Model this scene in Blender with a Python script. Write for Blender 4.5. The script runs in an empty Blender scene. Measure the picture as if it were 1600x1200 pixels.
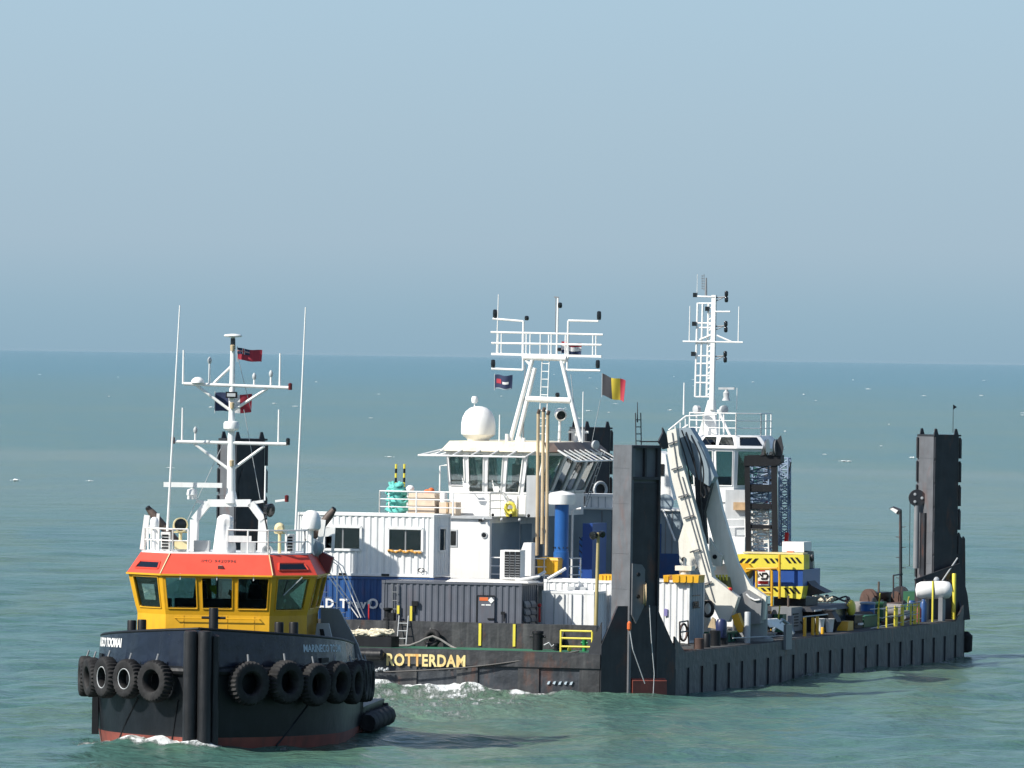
import bpy, math, random
import numpy as np
from mathutils import Vector, Matrix
random.seed(7)
R = math.radians
S = bpy.context.scene
COL = S.collection

# ---------------------------------------------------------------- camera
FPX = 13000.0            # focal length in pixels of a 1600 px wide picture
CAM_H = 13.7
ROLL = 0.0144
PITCH = math.atan(43.5 / FPX)
fw = Vector((0, math.cos(PITCH), -math.sin(PITCH)))
up0 = Vector((0, math.sin(PITCH), math.cos(PITCH)))
rt0 = Vector((1, 0, 0))
IX = rt0 * math.cos(ROLL) + up0 * math.sin(ROLL)
IY = up0 * math.cos(ROLL) - rt0 * math.sin(ROLL)
cd = bpy.data.cameras.new('camera')
cam = bpy.data.objects.new('camera', cd)
COL.objects.link(cam)
cd.sensor_width = 36.0
cd.lens = FPX / 1600 * 36.0
cd.clip_start = 1.0
cd.clip_end = 200000.0
M = Matrix((IX, IY, -fw)).transposed().to_4x4()
M.translation = Vector((0, 0, CAM_H))
cam.matrix_world = M
S.camera = cam

# ---------------------------------------------------------------- sky and sun
SUN_AZ = 28.5      # light travels from the left (+X) turned this many degrees away from the viewer
SUN_EL = 39.5
S.world = bpy.data.worlds.new('World')
S.world.use_nodes = True
wn, wl = S.world.node_tree.nodes, S.world.node_tree.links
wn.clear()
sky = wn.new('ShaderNodeTexSky'); sky.sky_type = 'NISHITA'; sky.sun_disc = False
sky.sun_elevation = R(SUN_EL)
ldir = Vector((math.cos(R(SUN_AZ)) * math.cos(R(SUN_EL)), math.sin(R(SUN_AZ)) * math.cos(R(SUN_EL)), -math.sin(R(SUN_EL))))
sky.sun_rotation = math.atan2(-ldir.x, -ldir.y)
sky.altitude = 10; sky.air_density = 1.0; sky.dust_density = 1.0; sky.ozone_density = 1.5
b1 = wn.new('ShaderNodeBackground'); b1.inputs['Strength'].default_value = 0.10
wl.new(sky.outputs[0], b1.inputs['Color'])
tc = wn.new('ShaderNodeTexCoord'); sep = wn.new('ShaderNodeSeparateXYZ')
wl.new(tc.outputs['Generated'], sep.inputs[0])
mr = wn.new('ShaderNodeMapRange'); mr.inputs['From Min'].default_value = 0.0; mr.inputs['From Max'].default_value = 0.5
wl.new(sep.outputs['Z'], mr.inputs['Value'])
rp = wn.new('ShaderNodeValToRGB')          # the hazy band of sky over the sea, same all round
def srgb(r, g, b):
    f = lambda c: (c/255/12.92) if c/255 <= .04045 else ((c/255+.055)/1.055)**2.4
    return (f(r), f(g), f(b), 1)
stops = [(0.0, srgb(144, 175, 194)), (.010, srgb(150, 180, 198)), (.026, srgb(165, 189, 205)), (.055, srgb(170, 195, 211)), (.09, srgb(173, 201, 219)), (.30, srgb(152, 188, 224)), (1.0, srgb(112, 158, 214))]
cr = rp.color_ramp
cr.elements[0].position, cr.elements[0].color = stops[0]
cr.elements[1].position, cr.elements[1].color = stops[-1]
for p_, c_ in stops[1:-1]:
    e = cr.elements.new(p_); e.color = c_
wl.new(mr.outputs[0], rp.inputs[0])
b2 = wn.new('ShaderNodeBackground'); b2.inputs['Strength'].default_value = 0.74
wl.new(rp.outputs[0], b2.inputs['Color'])
mx = wn.new('ShaderNodeMixShader')
mf = wn.new('ShaderNodeMapRange'); mf.inputs['From Min'].default_value = 0.10; mf.inputs['From Max'].default_value = 0.5
mf.interpolation_type = 'SMOOTHSTEP'
wl.new(sep.outputs['Z'], mf.inputs['Value'])
wl.new(mf.outputs[0], mx.inputs[0]); wl.new(b2.outputs[0], mx.inputs[1]); wl.new(b1.outputs[0], mx.inputs[2])
wo = wn.new('ShaderNodeOutputWorld'); wl.new(mx.outputs[0], wo.inputs['Surface'])

sd = bpy.data.lights.new('sun', 'SUN'); sd.energy = 5.0; sd.angle = R(0.53); sd.color = (1.0, .955, .88)
sun = bpy.data.objects.new('sun', sd); COL.objects.link(sun)
sun.rotation_euler = ldir.to_track_quat('-Z', 'Y').to_euler()
sun.location = (-200, -100, 200)
vs = S.view_settings
vs.view_transform = 'Standard'; vs.look = 'None'; vs.gamma = 1.0; vs.exposure = 0.43; vs.use_curve_mapping = False

# ---------------------------------------------------------------- materials
MATS = {}
def mat(name, col, rough=.5, metal=0.0, var=.12, scale=1.5, streak=0.0, dirt=(.05, .045, .04), rust=0.0, bump=0.0, coat=0.0, spec=.5):
    m = bpy.data.materials.new(name); m.use_nodes = True
    n, l = m.node_tree.nodes, m.node_tree.links
    b = n['Principled BSDF']
    b.inputs['Roughness'].default_value = rough; b.inputs['Metallic'].default_value = metal
    b.inputs['Specular IOR Level'].default_value = spec
    b.inputs['Coat Weight'].default_value = coat
    t = n.new('ShaderNodeTexCoord')
    nz = n.new('ShaderNodeTexNoise'); nz.inputs['Scale'].default_value = scale; nz.inputs['Detail'].default_value = 6
    l.new(t.outputs['Object'], nz.inputs['Vector'])
    mr_ = n.new('ShaderNodeMapRange'); mr_.inputs['From Min'].default_value = .3; mr_.inputs['From Max'].default_value = .7
    mr_.inputs['To Min'].default_value = 1 - var; mr_.inputs['To Max'].default_value = 1 + var
    l.new(nz.outputs['Fac'], mr_.inputs['Value'])
    mul = n.new('ShaderNodeVectorMath'); mul.operation = 'SCALE'
    mul.inputs[0].default_value = col[:3]
    l.new(mr_.outputs[0], mul.inputs['Scale'])
    last = mul.outputs[0]
    def layer(last, sc, lo, hi, amt, c, seed):
        mp = n.new('ShaderNodeMapping'); mp.inputs['Scale'].default_value = sc; mp.inputs['Location'].default_value = (seed, seed*.7, seed*1.3)
        l.new(t.outputs['Object'], mp.inputs['Vector'])
        z = n.new('ShaderNodeTexNoise'); z.inputs['Scale'].default_value = 1.0; z.inputs['Detail'].default_value = 8; z.inputs['Roughness'].default_value = .65
        l.new(mp.outputs[0], z.inputs['Vector'])
        q = n.new('ShaderNodeMapRange'); q.inputs['From Min'].default_value = lo; q.inputs['From Max'].default_value = hi
        q.inputs['To Max'].default_value = amt; l.new(z.outputs['Fac'], q.inputs['Value'])
        x = n.new('ShaderNodeMix'); x.data_type = 'RGBA'
        l.new(q.outputs[0], x.inputs['Factor']); l.new(last, x.inputs['A']); x.inputs['B'].default_value = (*c, 1)
        return x.outputs['Result']
    if streak: last = layer(last, (3.2, 3.2, .28), .48, .72, streak, dirt, 3.1)
    if rust: last = layer(last, (1.6, 1.6, .55), .56, .70, rust, (.16, .05, .018), 9.7)
    l.new(last, b.inputs['Base Color'])
    if bump:
        bn = n.new('ShaderNodeTexNoise'); bn.inputs['Scale'].default_value = 2.2; bn.inputs['Detail'].default_value = 4
        l.new(t.outputs['Object'], bn.inputs['Vector'])
        bp = n.new('ShaderNodeBump'); bp.inputs['Strength'].default_value = bump; bp.inputs['Distance'].default_value = .08
        l.new(bn.outputs['Fac'], bp.inputs['Height']); l.new(bp.outputs[0], b.inputs['Normal'])
    MATS[name] = m
    return m
white = mat('white_paint', (.78, .78, .76), .4, streak=.22, dirt=(.34, .30, .25), var=.04, bump=.08)
white_dirty = mat('white_paint_weathered', (.70, .69, .65), .5, streak=.42, dirt=(.26, .21, .16), rust=.25, var=.07)
white_box = mat('white_container_paint', (.74, .75, .74), .45, streak=.3, dirt=(.36, .33, .29), rust=.16, var=.05)
navy = mat('navy_hull_paint', (.007, .009, .012), .42, spec=.3, streak=.30, dirt=(.022, .024, .027), var=.2, bump=.25)
navy_top = mat('navy_bulwark_paint', (.009, .014, .027), .26, streak=.25, dirt=(.04, .05, .06), var=.18, bump=.35)
antifoul = mat('red_antifouling', (.20, .05, .035), .6, streak=.5, dirt=(.06, .04, .035), var=.25)
yellow = mat('yellow_paint', (.66, .355, .014), .42, streak=.28, dirt=(.40, .21, .03), var=.08, bump=.15, rust=.12)
red = mat('orange_red_paint', (.70, .066, .036), .48, streak=.30, dirt=(.46, .07, .04), var=.08, bump=.15)
darkred = mat('dark_red_paint', (.20, .03, .03), .5)
black = mat('black_paint', (.007, .008, .010), .5, spec=.3, var=.25, streak=.3, dirt=(.022, .024, .028))
rubber = mat('tyre_rubber', (.015, .015, .016), .75, spec=.3, var=.4, scale=5, streak=.45, dirt=(.06, .058, .056), bump=.4)
rub_fend = mat('fender_rubber', (.011, .012, .014), .45, spec=.35, var=.3, streak=.45, dirt=(.06, .06, .062), bump=.3)
bargeh = mat('barge_hull_paint', (.024, .029, .037), .5, var=.3, streak=.7, dirt=(.075, .082, .09), rust=.34, bump=.6)
bargef = mat('barge_front_plating', (.030, .031, .034), .5, var=.3, streak=.65, dirt=(.10, .10, .098), rust=.38, bump=.5)
legm = mat('leg_grey_paint', (.115, .121, .132), .48, var=.16, streak=.5, dirt=(.08, .08, .083), rust=.28, bump=.25)
legd = mat('black_steel_and_leg_shade', (.024, .026, .031), .5, var=.25, streak=.45, dirt=(.05, .05, .055), rust=.4, bump=.2)  # dark steel parts, and shade painted onto the legs' right faces
cgrey = mat('grey_container_paint', (.095, .104, .128), .45, var=.1, streak=.3, dirt=(.05, .05, .055), rust=.12)
cblue = mat('blue_container_paint', (.018, .072, .22), .42, var=.12, streak=.3, dirt=(.02, .05, .13), rust=.2)
fblue = mat('bright_blue_paint', (.016, .095, .31), .35, var=.08, streak=.2, dirt=(.02, .07, .2))
steel_grey = mat('mid_grey_paint', (.20, .21, .22), .5, var=.1, streak=.3, dirt=(.1, .1, .1), rust=.15)
light_grey = mat('light_grey_paint', (.42, .44, .45), .5, var=.08, streak=.25, dirt=(.2, .19, .18))
bluegrey = mat('blue_grey_paint', (.24, .30, .34), .5, var=.08, streak=.2, dirt=(.14, .16, .18))
cream = mat('cream_paint', (.68, .58, .33), .45, var=.06, streak=.2, dirt=(.4, .3, .14))
crane_w = mat('crane_cream_paint', (.72, .70, .62), .38, var=.05, streak=.3, dirt=(.34, .30, .23), rust=.14, bump=.08)
tan = mat('tan_exhaust_paint', (.48, .38, .24), .5, var=.15, streak=.5, dirt=(.16, .10, .05), rust=.3)
sooty = mat('sooty_exhaust_steel', (.075, .055, .045), .6, var=.4, streak=.5, dirt=(.18, .13, .10))
roofm = mat('weathered_cream_roof', (.74, .67, .50), .5, var=.12, streak=.4, dirt=(.62, .34, .10), rust=.22)
roofd = mat('brown_roof_edge', (.16, .12, .10), .6, var=.2, rust=.5)
hyel = mat('safety_yellow_paint', (.68, .58, .06), .45, var=.08, streak=.25, dirt=(.3, .24, .06))
deckg = mat('green_deck_paint', (.02, .13, .075), .7, var=.25, streak=.5, dirt=(.06, .06, .05), rust=.3)
deckm = mat('rusty_dark_deck', (.05, .052, .05), .8, var=.35, scale=.6, rust=.6)
wood = mat('timber', (.40, .27, .15), .75, var=.25, scale=4)
plym = mat('plywood_crate', (.62, .50, .38), .7, var=.12, scale=3)
teal = mat('teal_rope', (.12, .47, .42), .8, var=.22, scale=9, bump=.5)
ropew = mat('cream_mooring_rope', (.62, .56, .42), .85, var=.25, scale=12, bump=.6)
ropeg = mat('grey_rope', (.20, .19, .18), .85, var=.2, scale=8)
canvas = mat('white_canvas_cover', (.76, .76, .75), .75, var=.06, bump=.5)
hose = mat('black_hose', (.012, .012, .013), .45)
orange = mat('orange_plastic', (.62, .13, .03), .5)
redm = mat('red_plastic', (.5, .02, .02), .45)
lens_r = mat('dark_red_lens', (.10, .012, .012), .2)
lens_d = mat('dark_lens', (.012, .014, .016), .15)
chrome = mat('bright_steel', (.5, .5, .5), .3, metal=.9)
rustm = mat('rusty_steel', (.075, .042, .032), .8, var=.35, scale=3, streak=.4, dirt=(.05, .035, .03))
green = mat('dark_green_paint', (.02, .10, .05), .5, var=.2)
letw = mat('white_lettering', (.74, .74, .72), .5, var=.05)
letb = mat('faded_lettering', (.42, .50, .56), .5, var=.12)
lety = mat('rust_stained_lettering', (.74, .62, .28), .5, var=.06, rust=.8, streak=.75, dirt=(.60, .24, .03), scale=3)
letd = mat('dark_lettering', (.10, .03, .025), .6)
flag_red = mat('flag_red_cloth', (.36, .03, .05), .8, var=.12)
flag_blue = mat('flag_navy_cloth', (.016, .028, .075), .8, var=.12)
flag_white = mat('flag_white_cloth', (.66, .66, .66), .8, var=.08)
flag_black = mat('flag_black_cloth', (.022, .024, .03), .8)
flag_yel = mat('flag_yellow_cloth', (.55, .42, .04), .8, var=.12)
hivis = mat('hi_vis_cloth', (.55, .60, .05), .8)
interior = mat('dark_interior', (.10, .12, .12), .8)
screen = mat('dark_console', (.02, .022, .024), .5)

def glassmat(name, tint, refl=.10, rough=.02):
    m = bpy.data.materials.new(name); m.use_nodes = True
    n, l = m.node_tree.nodes, m.node_tree.links; n.clear()
    tr = n.new('ShaderNodeBsdfTransparent'); tr.inputs[0].default_value = (*tint, 1)
    gl = n.new('ShaderNodeBsdfGlossy'); gl.inputs['Roughness'].default_value = rough; gl.inputs[0].default_value = (.9, .95, .95, 1)
    t = n.new('ShaderNodeTexCoord'); nz = n.new('ShaderNodeTexNoise'); nz.inputs['Scale'].default_value = 1.3
    l.new(t.outputs['Object'], nz.inputs['Vector'])
    bp = n.new('ShaderNodeBump'); bp.inputs['Strength'].default_value = .06; bp.inputs['Distance'].default_value = .05
    l.new(nz.outputs['Fac'], bp.inputs['Height']); l.new(bp.outputs[0], gl.inputs['Normal'])
    fr = n.new('ShaderNodeFresnel'); fr.inputs['IOR'].default_value = 1.5
    ad = n.new('ShaderNodeMath'); ad.operation = 'ADD'; ad.inputs[1].default_value = refl; l.new(fr.outputs[0], ad.inputs[0])
    x = n.new('ShaderNodeMixShader'); l.new(ad.outputs[0], x.inputs[0]); l.new(tr.outputs[0], x.inputs[1]); l.new(gl.outputs[0], x.inputs[2])
    o = n.new('ShaderNodeOutputMaterial'); l.new(x.outputs[0], o.inputs[0])
    return m
glass = glassmat('tinted_window_glass', (.70, .80, .79), .10)
glass_dark = glassmat('dark_window_glass', (.16, .19, .20), .07)

# ---------------------------------------------------------------- geometry helpers
class MB:
    def __init__(s): s.v = []; s.f = []
    def face(s, pts):
        i = len(s.v); s.v += [tuple(p) for p in pts]; s.f.append(tuple(range(i, i + len(pts)))); return s
    def box(s, x0, x1, y0, y1, z0, z1):
        i = len(s.v)
        s.v += [(x0,y0,z0),(x1,y0,z0),(x1,y1,z0),(x0,y1,z0),(x0,y0,z1),(x1,y0,z1),(x1,y1,z1),(x0,y1,z1)]
        s.f += [tuple(i+k for k in q) for q in ((0,3,2,1),(4,5,6,7),(0,1,5,4),(1,2,6,5),(2,3,7,6),(3,0,4,7))]
        return s
    def hexa(s, b, t):          # bottom four and top four corners
        i = len(s.v); s.v += [tuple(p) for p in b] + [tuple(p) for p in t]
        s.f += [tuple(i+k for k in q) for q in ((0,3,2,1),(4,5,6,7),(0,1,5,4),(1,2,6,5),(2,3,7,6),(3,0,4,7))]
        return s
    def prism(s, poly, vec):
        n = len(poly); i = len(s.v); vec = Vector(vec)
        s.v += [tuple(p) for p in poly] + [tuple(Vector(p) + vec) for p in poly]
        s.f.append(tuple(i + k for k in reversed(range(n)))); s.f.append(tuple(i + n + k for k in range(n)))
        for k in range(n):
            a, b = k, (k + 1) % n
            s.f.append((i+a, i+b, i+n+b, i+n+a))
        return s
    def bar(s, p0, p1, w, h=None):
        p0, p1 = Vector(p0), Vector(p1); h = h or w
        d = (p1 - p0).normalized()
        u = d.cross(Vector((0, 0, 1)))
        if u.length < .05: u = Vector((1, 0, 0))
        u.normalize(); w_ = u.cross(d)
        a = [p0 + u*(sx*w/2) + w_*(sy*h/2) for sx, sy in ((-1,-1),(1,-1),(1,1),(-1,1))]
        b = [p1 + u*(sx*w/2) + w_*(sy*h/2) for sx, sy in ((-1,-1),(1,-1),(1,1),(-1,1))]
        return s.hexa(a, b)
    def cone(s, p0, p1, r0, r1, n=10, cap=True):
        p0, p1 = Vector(p0), Vector(p1); d = (p1 - p0).normalized()
        u = d.cross(Vector((0, 0, 1)))
        if u.length < .05: u = Vector((1, 0, 0))
        u.normalize(); w = u.cross(d); i = len(s.v)
        for p, r in ((p0, r0), (p1, r1)):
            for k in range(n):
                a = 2*math.pi*k/n
                s.v.append(tuple(p + u*(math.cos(a)*r) + w*(math.sin(a)*r)))
        for k in range(n):
            b = (k+1) % n
            s.f.append((i+k, i+b, i+n+b, i+n+k))
        if cap:
            s.f.append(tuple(i+k for k in reversed(range(n)))); s.f.append(tuple(i+n+k for k in range(n)))
        return s
    def tube(s, pts, r, n=8, closed=False):
        pts = [Vector(p) for p in pts]; i = len(s.v); m = len(pts)
        prev = None
        for k, p in enumerate(pts):
            if closed: d = pts[(k+1) % m] - pts[k-1]
            else: d = (pts[min(k+1, m-1)] - pts[max(k-1, 0)])
            d.normalize()
            u = d.cross(Vector((0, 0, 1))) if prev is None else prev - d * prev.dot(d)
            if u.length < .05: u = d.cross(Vector((0, 1, .1)))
            u.normalize(); prev = u; w = u.cross(d)
            rr = r[k] if isinstance(r, (list, tuple)) else r
            for j in range(n):
                a = 2*math.pi*j/n
                s.v.append(tuple(p + u*(math.cos(a)*rr) + w*(math.sin(a)*rr)))
        for k in range(m if closed else m-1):
            k2 = (k+1) % m
            for j in range(n):
                j2 = (j+1) % n
                s.f.append((i+k*n+j, i+k*n+j2, i+k2*n+j2, i+k2*n+j))
        if not closed:
            s.f.append(tuple(i+j for j in reversed(range(n)))); s.f.append(tuple(i+(m-1)*n+j for j in range(n)))
        return s
    def lathe(s, prof, c, axis=(0, 0, 1), n=20):
        d = Vector(axis).normalized(); c = Vector(c)
        u = d.cross(Vector((0, 0, 1)))
        if u.length < .05: u = Vector((1, 0, 0))
        u.normalize(); w = d.cross(u); i = len(s.v); m = len(prof)
        for r, z in prof:
            for j in range(n):
                a = 2*math.pi*j/n
                s.v.append(tuple(c + d*z + u*(math.cos(a)*max(r, 1e-4)) + w*(math.sin(a)*max(r, 1e-4))))
        for k in range(m-1):
            for j in range(n):
                j2 = (j+1) % n
                s.f.append((i+k*n+j, i+k*n+j2, i+(k+1)*n+j2, i+(k+1)*n+j))
        s.f.append(tuple(i+j for j in reversed(range(n)))); s.f.append(tuple(i+(m-1)*n+j for j in range(n)))
        return s
    def grid(s, fn, nu, nv, th=0.0):
        i = len(s.v)
        for a in range(nu+1):
            for b in range(nv+1): s.v.append(tuple(fn(a/nu, b/nv)))
        for a in range(nu):
            for b in range(nv):
                k = i + a*(nv+1) + b
                s.f.append((k, k+nv+1, k+nv+2, k+1))
        return s
    def ellip(s, c, rx, ry, rz, n=14, m=8):
        prof = [(math.sin(math.pi*k/m), -math.cos(math.pi*k/m)) for k in range(m+1)]
        q = MB().lathe(prof, (0, 0, 0), n=n)
        i = len(s.v)
        s.v += [(c[0]+x*rx, c[1]+y*ry, c[2]+z*rz) for x, y, z in q.v]
        s.f += [tuple(i+k for k in f) for f in q.f]
        return s

def tag(o, label=None, cat=None, group=None, kind=None):
    if label: o['label'] = label
    if cat: o['category'] = cat
    if group: o['group'] = group
    if kind: o['kind'] = kind
    return o
def mkobj(name, mb, m, base=(0, 0, 0), smooth=False):
    me = bpy.data.meshes.new(name)
    bx, by, bz = base
    me.from_pydata([(x-bx, y-by, z-bz) for x, y, z in mb.v], [], mb.f)
    me.materials.append(m)
    if smooth:
        me.polygons.foreach_set('use_smooth', [True]*len(me.polygons))
    me.validate(); me.update()
    o = bpy.data.objects.new(name, me); COL.objects.link(o)
    if smooth:
        try: me.set_sharp_from_angle(angle=R(40))
        except Exception: pass
    return o

class Frame:
    """A vessel's own axes: x to its right as the viewer sees it, y away from the viewer, z up."""
    def __init__(s, ox, oy, rz):
        s.o = Vector((ox, oy, 0)); s.rz = rz
        s.m = Matrix.Translation(s.o) @ Matrix.Rotation(rz, 4, 'Z'); s.i = s.m.inverted()
    def at(s, px, py, x=None, y=None, z=None):
        """point of the plane x, y or z = const (vessel axes) measured on the photograph"""
        d = fw*FPX + IX*(px-800) + IY*(600-py)
        o = s.i @ Vector((0, 0, CAM_H)); d = s.i.to_3x3() @ d
        t = ((x-o.x)/d.x) if x is not None else ((y-o.y)/d.y) if y is not None else ((z-o.z)/d.z)
        return o + d*t
class Thing:
    def __init__(s, name, label, cat, fr, base, group=None):
        s.fr, s.base = fr, tuple(base)
        s.o = bpy.data.objects.new(name, None); COL.objects.link(s.o)
        s.o.empty_display_size = .3
        s.o.location = fr.m @ Vector(base); s.o.rotation_euler = (0, 0, fr.rz)
        tag(s.o, label, cat, group)
    def part(s, name, mb, m, parent=None, smooth=False, label=None, kind=None):
        o = mkobj(name, mb, m, s.base, smooth); o.parent = parent or s.o
        if label: o['label'] = label
        if kind: o['kind'] = kind
        return o
def solo(name, label, cat, fr, base, mb, m, group=None, smooth=False):
    o = mkobj(name, mb, m, base, smooth)
    o.location = fr.m @ Vector(base); o.rotation_euler = (0, 0, fr.rz)
    return tag(o, label, cat, group)

def text_mb(body, size, fn, weight=0.0, depth=.012, bold_spacing=1.0, shear=0.0, align='LEFT'):
    """letters as solid raised shapes; fn maps (u, v, w) on the lettering's own plane into vessel axes"""
    cu = bpy.data.curves.new('t', 'FONT'); cu.body = body; cu.size = size; cu.extrude = depth/2
    cu.offset = weight; cu.space_character = bold_spacing; cu.shear = shear; cu.align_x = align; cu.resolution_u = 3
    ob = bpy.data.objects.new('t', cu)
    me = bpy.data.meshes.new_from_object(ob)
    mb = MB()
    mb.v = [tuple(fn(v.co.x, v.co.y, v.co.z + depth/2)) for v in me.vertices]
    mb.f = [tuple(p.vertices) for p in me.polygons]
    w = max((v.co.x for v in me.vertices), default=0)
    bpy.data.objects.remove(ob); bpy.data.meshes.remove(me); bpy.data.curves.remove(cu)
    return mb, w

def rail(mb, pts, h=1.0, n=3, r=.03, step=1.4, rp=None):
    """handrail with posts along a polyline"""
    pts = [Vector(p) for p in pts]; rp = rp or r*.8
    for k in range(n):
        z = h*(k+1)/n
        for a, b in zip(pts, pts[1:]):
            mb.cone(a + Vector((0, 0, z)), b + Vector((0, 0, z)), r if k == n-1 else rp, r if k == n-1 else rp, 6)
    for a, b in zip(pts, pts[1:]):
        m = max(1, round((b-a).length/step))
        for k in range(m+1):
            p = a.lerp(b, k/m)
            mb.cone(p, p + Vector((0, 0, h)), r, r, 6)
    return mb
def ladder(mb, p0, p1, side, w=.4, r=.025, step=.3):
    p0, p1, side = Vector(p0), Vector(p1), Vector(side).normalized()
    for q in (-1, 1): mb.cone(p0 + side*(q*w/2), p1 + side*(q*w/2), r, r, 6)
    n = int((p1-p0).length/step)
    for k in range(1, n):
        p = p0.lerp(p1, k/n); mb.cone(p - side*w/2, p + side*w/2, r*.8, r*.8, 5)
    return mb
def lattice(mb, p0, p1, u, v, w0, w1, bays, r, rd=None, sides=(0, 1, 2, 3)):
    p0, p1, u, v = Vector(p0), Vector(p1), Vector(u).normalized(), Vector(v).normalized(); rd = rd or r*.6
    def c(t, k):
        w = w0 + (w1-w0)*t; sx, sy = ((-1,-1),(1,-1),(1,1),(-1,1))[k]
        return p0.lerp(p1, t) + u*(sx*w/2) + v*(sy*w/2)
    for k in range(4): mb.cone(c(0, k), c(1, k), r, r, 6)
    for b in range(bays):
        for k in sides:
            k2 = (k+1) % 4; a, d = (k, k2) if b % 2 else (k2, k)
            mb.cone(c(b/bays, a), c((b+1)/bays, d), rd, rd, 5)
            mb.cone(c(b/bays, k), c(b/bays, k2), rd, rd, 5)
    for k in sides: mb.cone(c(1, k), c(1, (k+1) % 4), rd, rd, 5)
    return mb
def facet(wall, frame, pane, a, b, c, d, mu, mb0, mt, th=.10, trim=.05, nrm=None):
    """wall facet a(bottom-left) b(bottom-right) c(top-right) d(top-left) with a window opening, its frame and its pane"""
    a, b, c, d = map(Vector, (a, b, c, d))
    n = nrm or (b-a).cross(d-a).normalized()
    P = lambda u, v: a.lerp(b, u).lerp(d.lerp(c, u), v)
    u0, u1, v0, v1 = mu, 1-mu, mb0, 1-mt
    us = [0, u0, u1, 1]; vs_ = [0, v0, v1, 1]
    for i in range(3):
        for j in range(3):
            if i == 1 and j == 1: continue
            q = [P(us[i], vs_[j]), P(us[i+1], vs_[j]), P(us[i+1], vs_[j+1]), P(us[i], vs_[j+1])]
            wall.prism([p - n*th for p in q], n*th)
    q = [P(u0, v0), P(u1, v0), P(u1, v1), P(u0, v1)]
    for k in range(4):          # rounded corners of the opening
        c0 = q[k]; e1 = (q[(k+1) % 4]-c0).normalized(); e2 = (q[k-1]-c0).normalized(); rc = .10
        tri = [c0, c0+e1*rc, c0+e1*rc*.3+e2*rc*.3, c0+e2*rc]
        wall.prism([p - n*(th*.5) for p in tri], n*(th*.5+.006))
    for k in range(4):
        p, r_ = q[k], q[(k+1) % 4]
        frame.bar(p + n*.012, r_ + n*.012, trim, trim)
    pane.prism([p - n*(th*.55) for p in q], n*.012)
def corr(mb, p, u, v, L, H, pitch=.28, dep=.036, nrm=(0, -1, 0), keep=None):
    """corrugated sheet from corner p, along u (length L) and v (height H)"""
    p, u, v, n = Vector(p), Vector(u), Vector(v), Vector(nrm)
    k = max(2, round(L/pitch)); pt = L/k; xs = []
    for j in range(k):
        xs += [(j*pt, 0), (j*pt + pt*.32, 0), (j*pt + pt*.5, -dep), (j*pt + pt*.82, -dep)]
    xs.append((L, 0))
    for (a, da), (b, db) in zip(xs, xs[1:]):
        mb.face([p + u*a + n*da, p + u*b + n*db, p + u*b + n*db + v*H, p + u*a + n*da + v*H])
    return mb

# ================================================================= vessel frames
TH_B = R(16.35)
B = Frame(6.16, 338.9, -TH_B)          # barge: origin at its front right corner on the water
TH_T = R(5.0)
T = Frame(-10.72, 288.0, -TH_T)        # tug: origin at its stem on the water
BW, BL = 20.15, 56.6                    # barge beam and length
CH = 2.47                              # chamfered corners

# tug deck outline: s metres along the rail from the stem, side = -1 or 1
TR, TA0, TA1 = 8.3, R(27), R(88)
def outline(s, side, off=0.0):
    sl = (TA1-TA0)*TR
    if s <= sl:
        a = TA0 + s/TR
        x, y = TR*(math.sin(a)-math.sin(TA0)), TR*(math.cos(TA0)-math.cos(a))
    else:
        a = R(90)
        x, y = TR*(math.sin(TA1)-math.sin(TA0)), TR*(math.cos(TA0)-math.cos(TA1)) + s - sl
    nx, ny = math.sin(a), -math.cos(a)
    x, y = x + nx*off, y + ny*off
    if x < 0: x = 0
    return side*x, y, side*nx, ny
def barge_outline(inset=0.0):
    c = CH
    return [(-BW+c, 0), (-c, 0), (0, c), (0, BL-c), (-c, BL), (-BW+c, BL), (-BW, BL-c), (-BW, c)]

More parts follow.
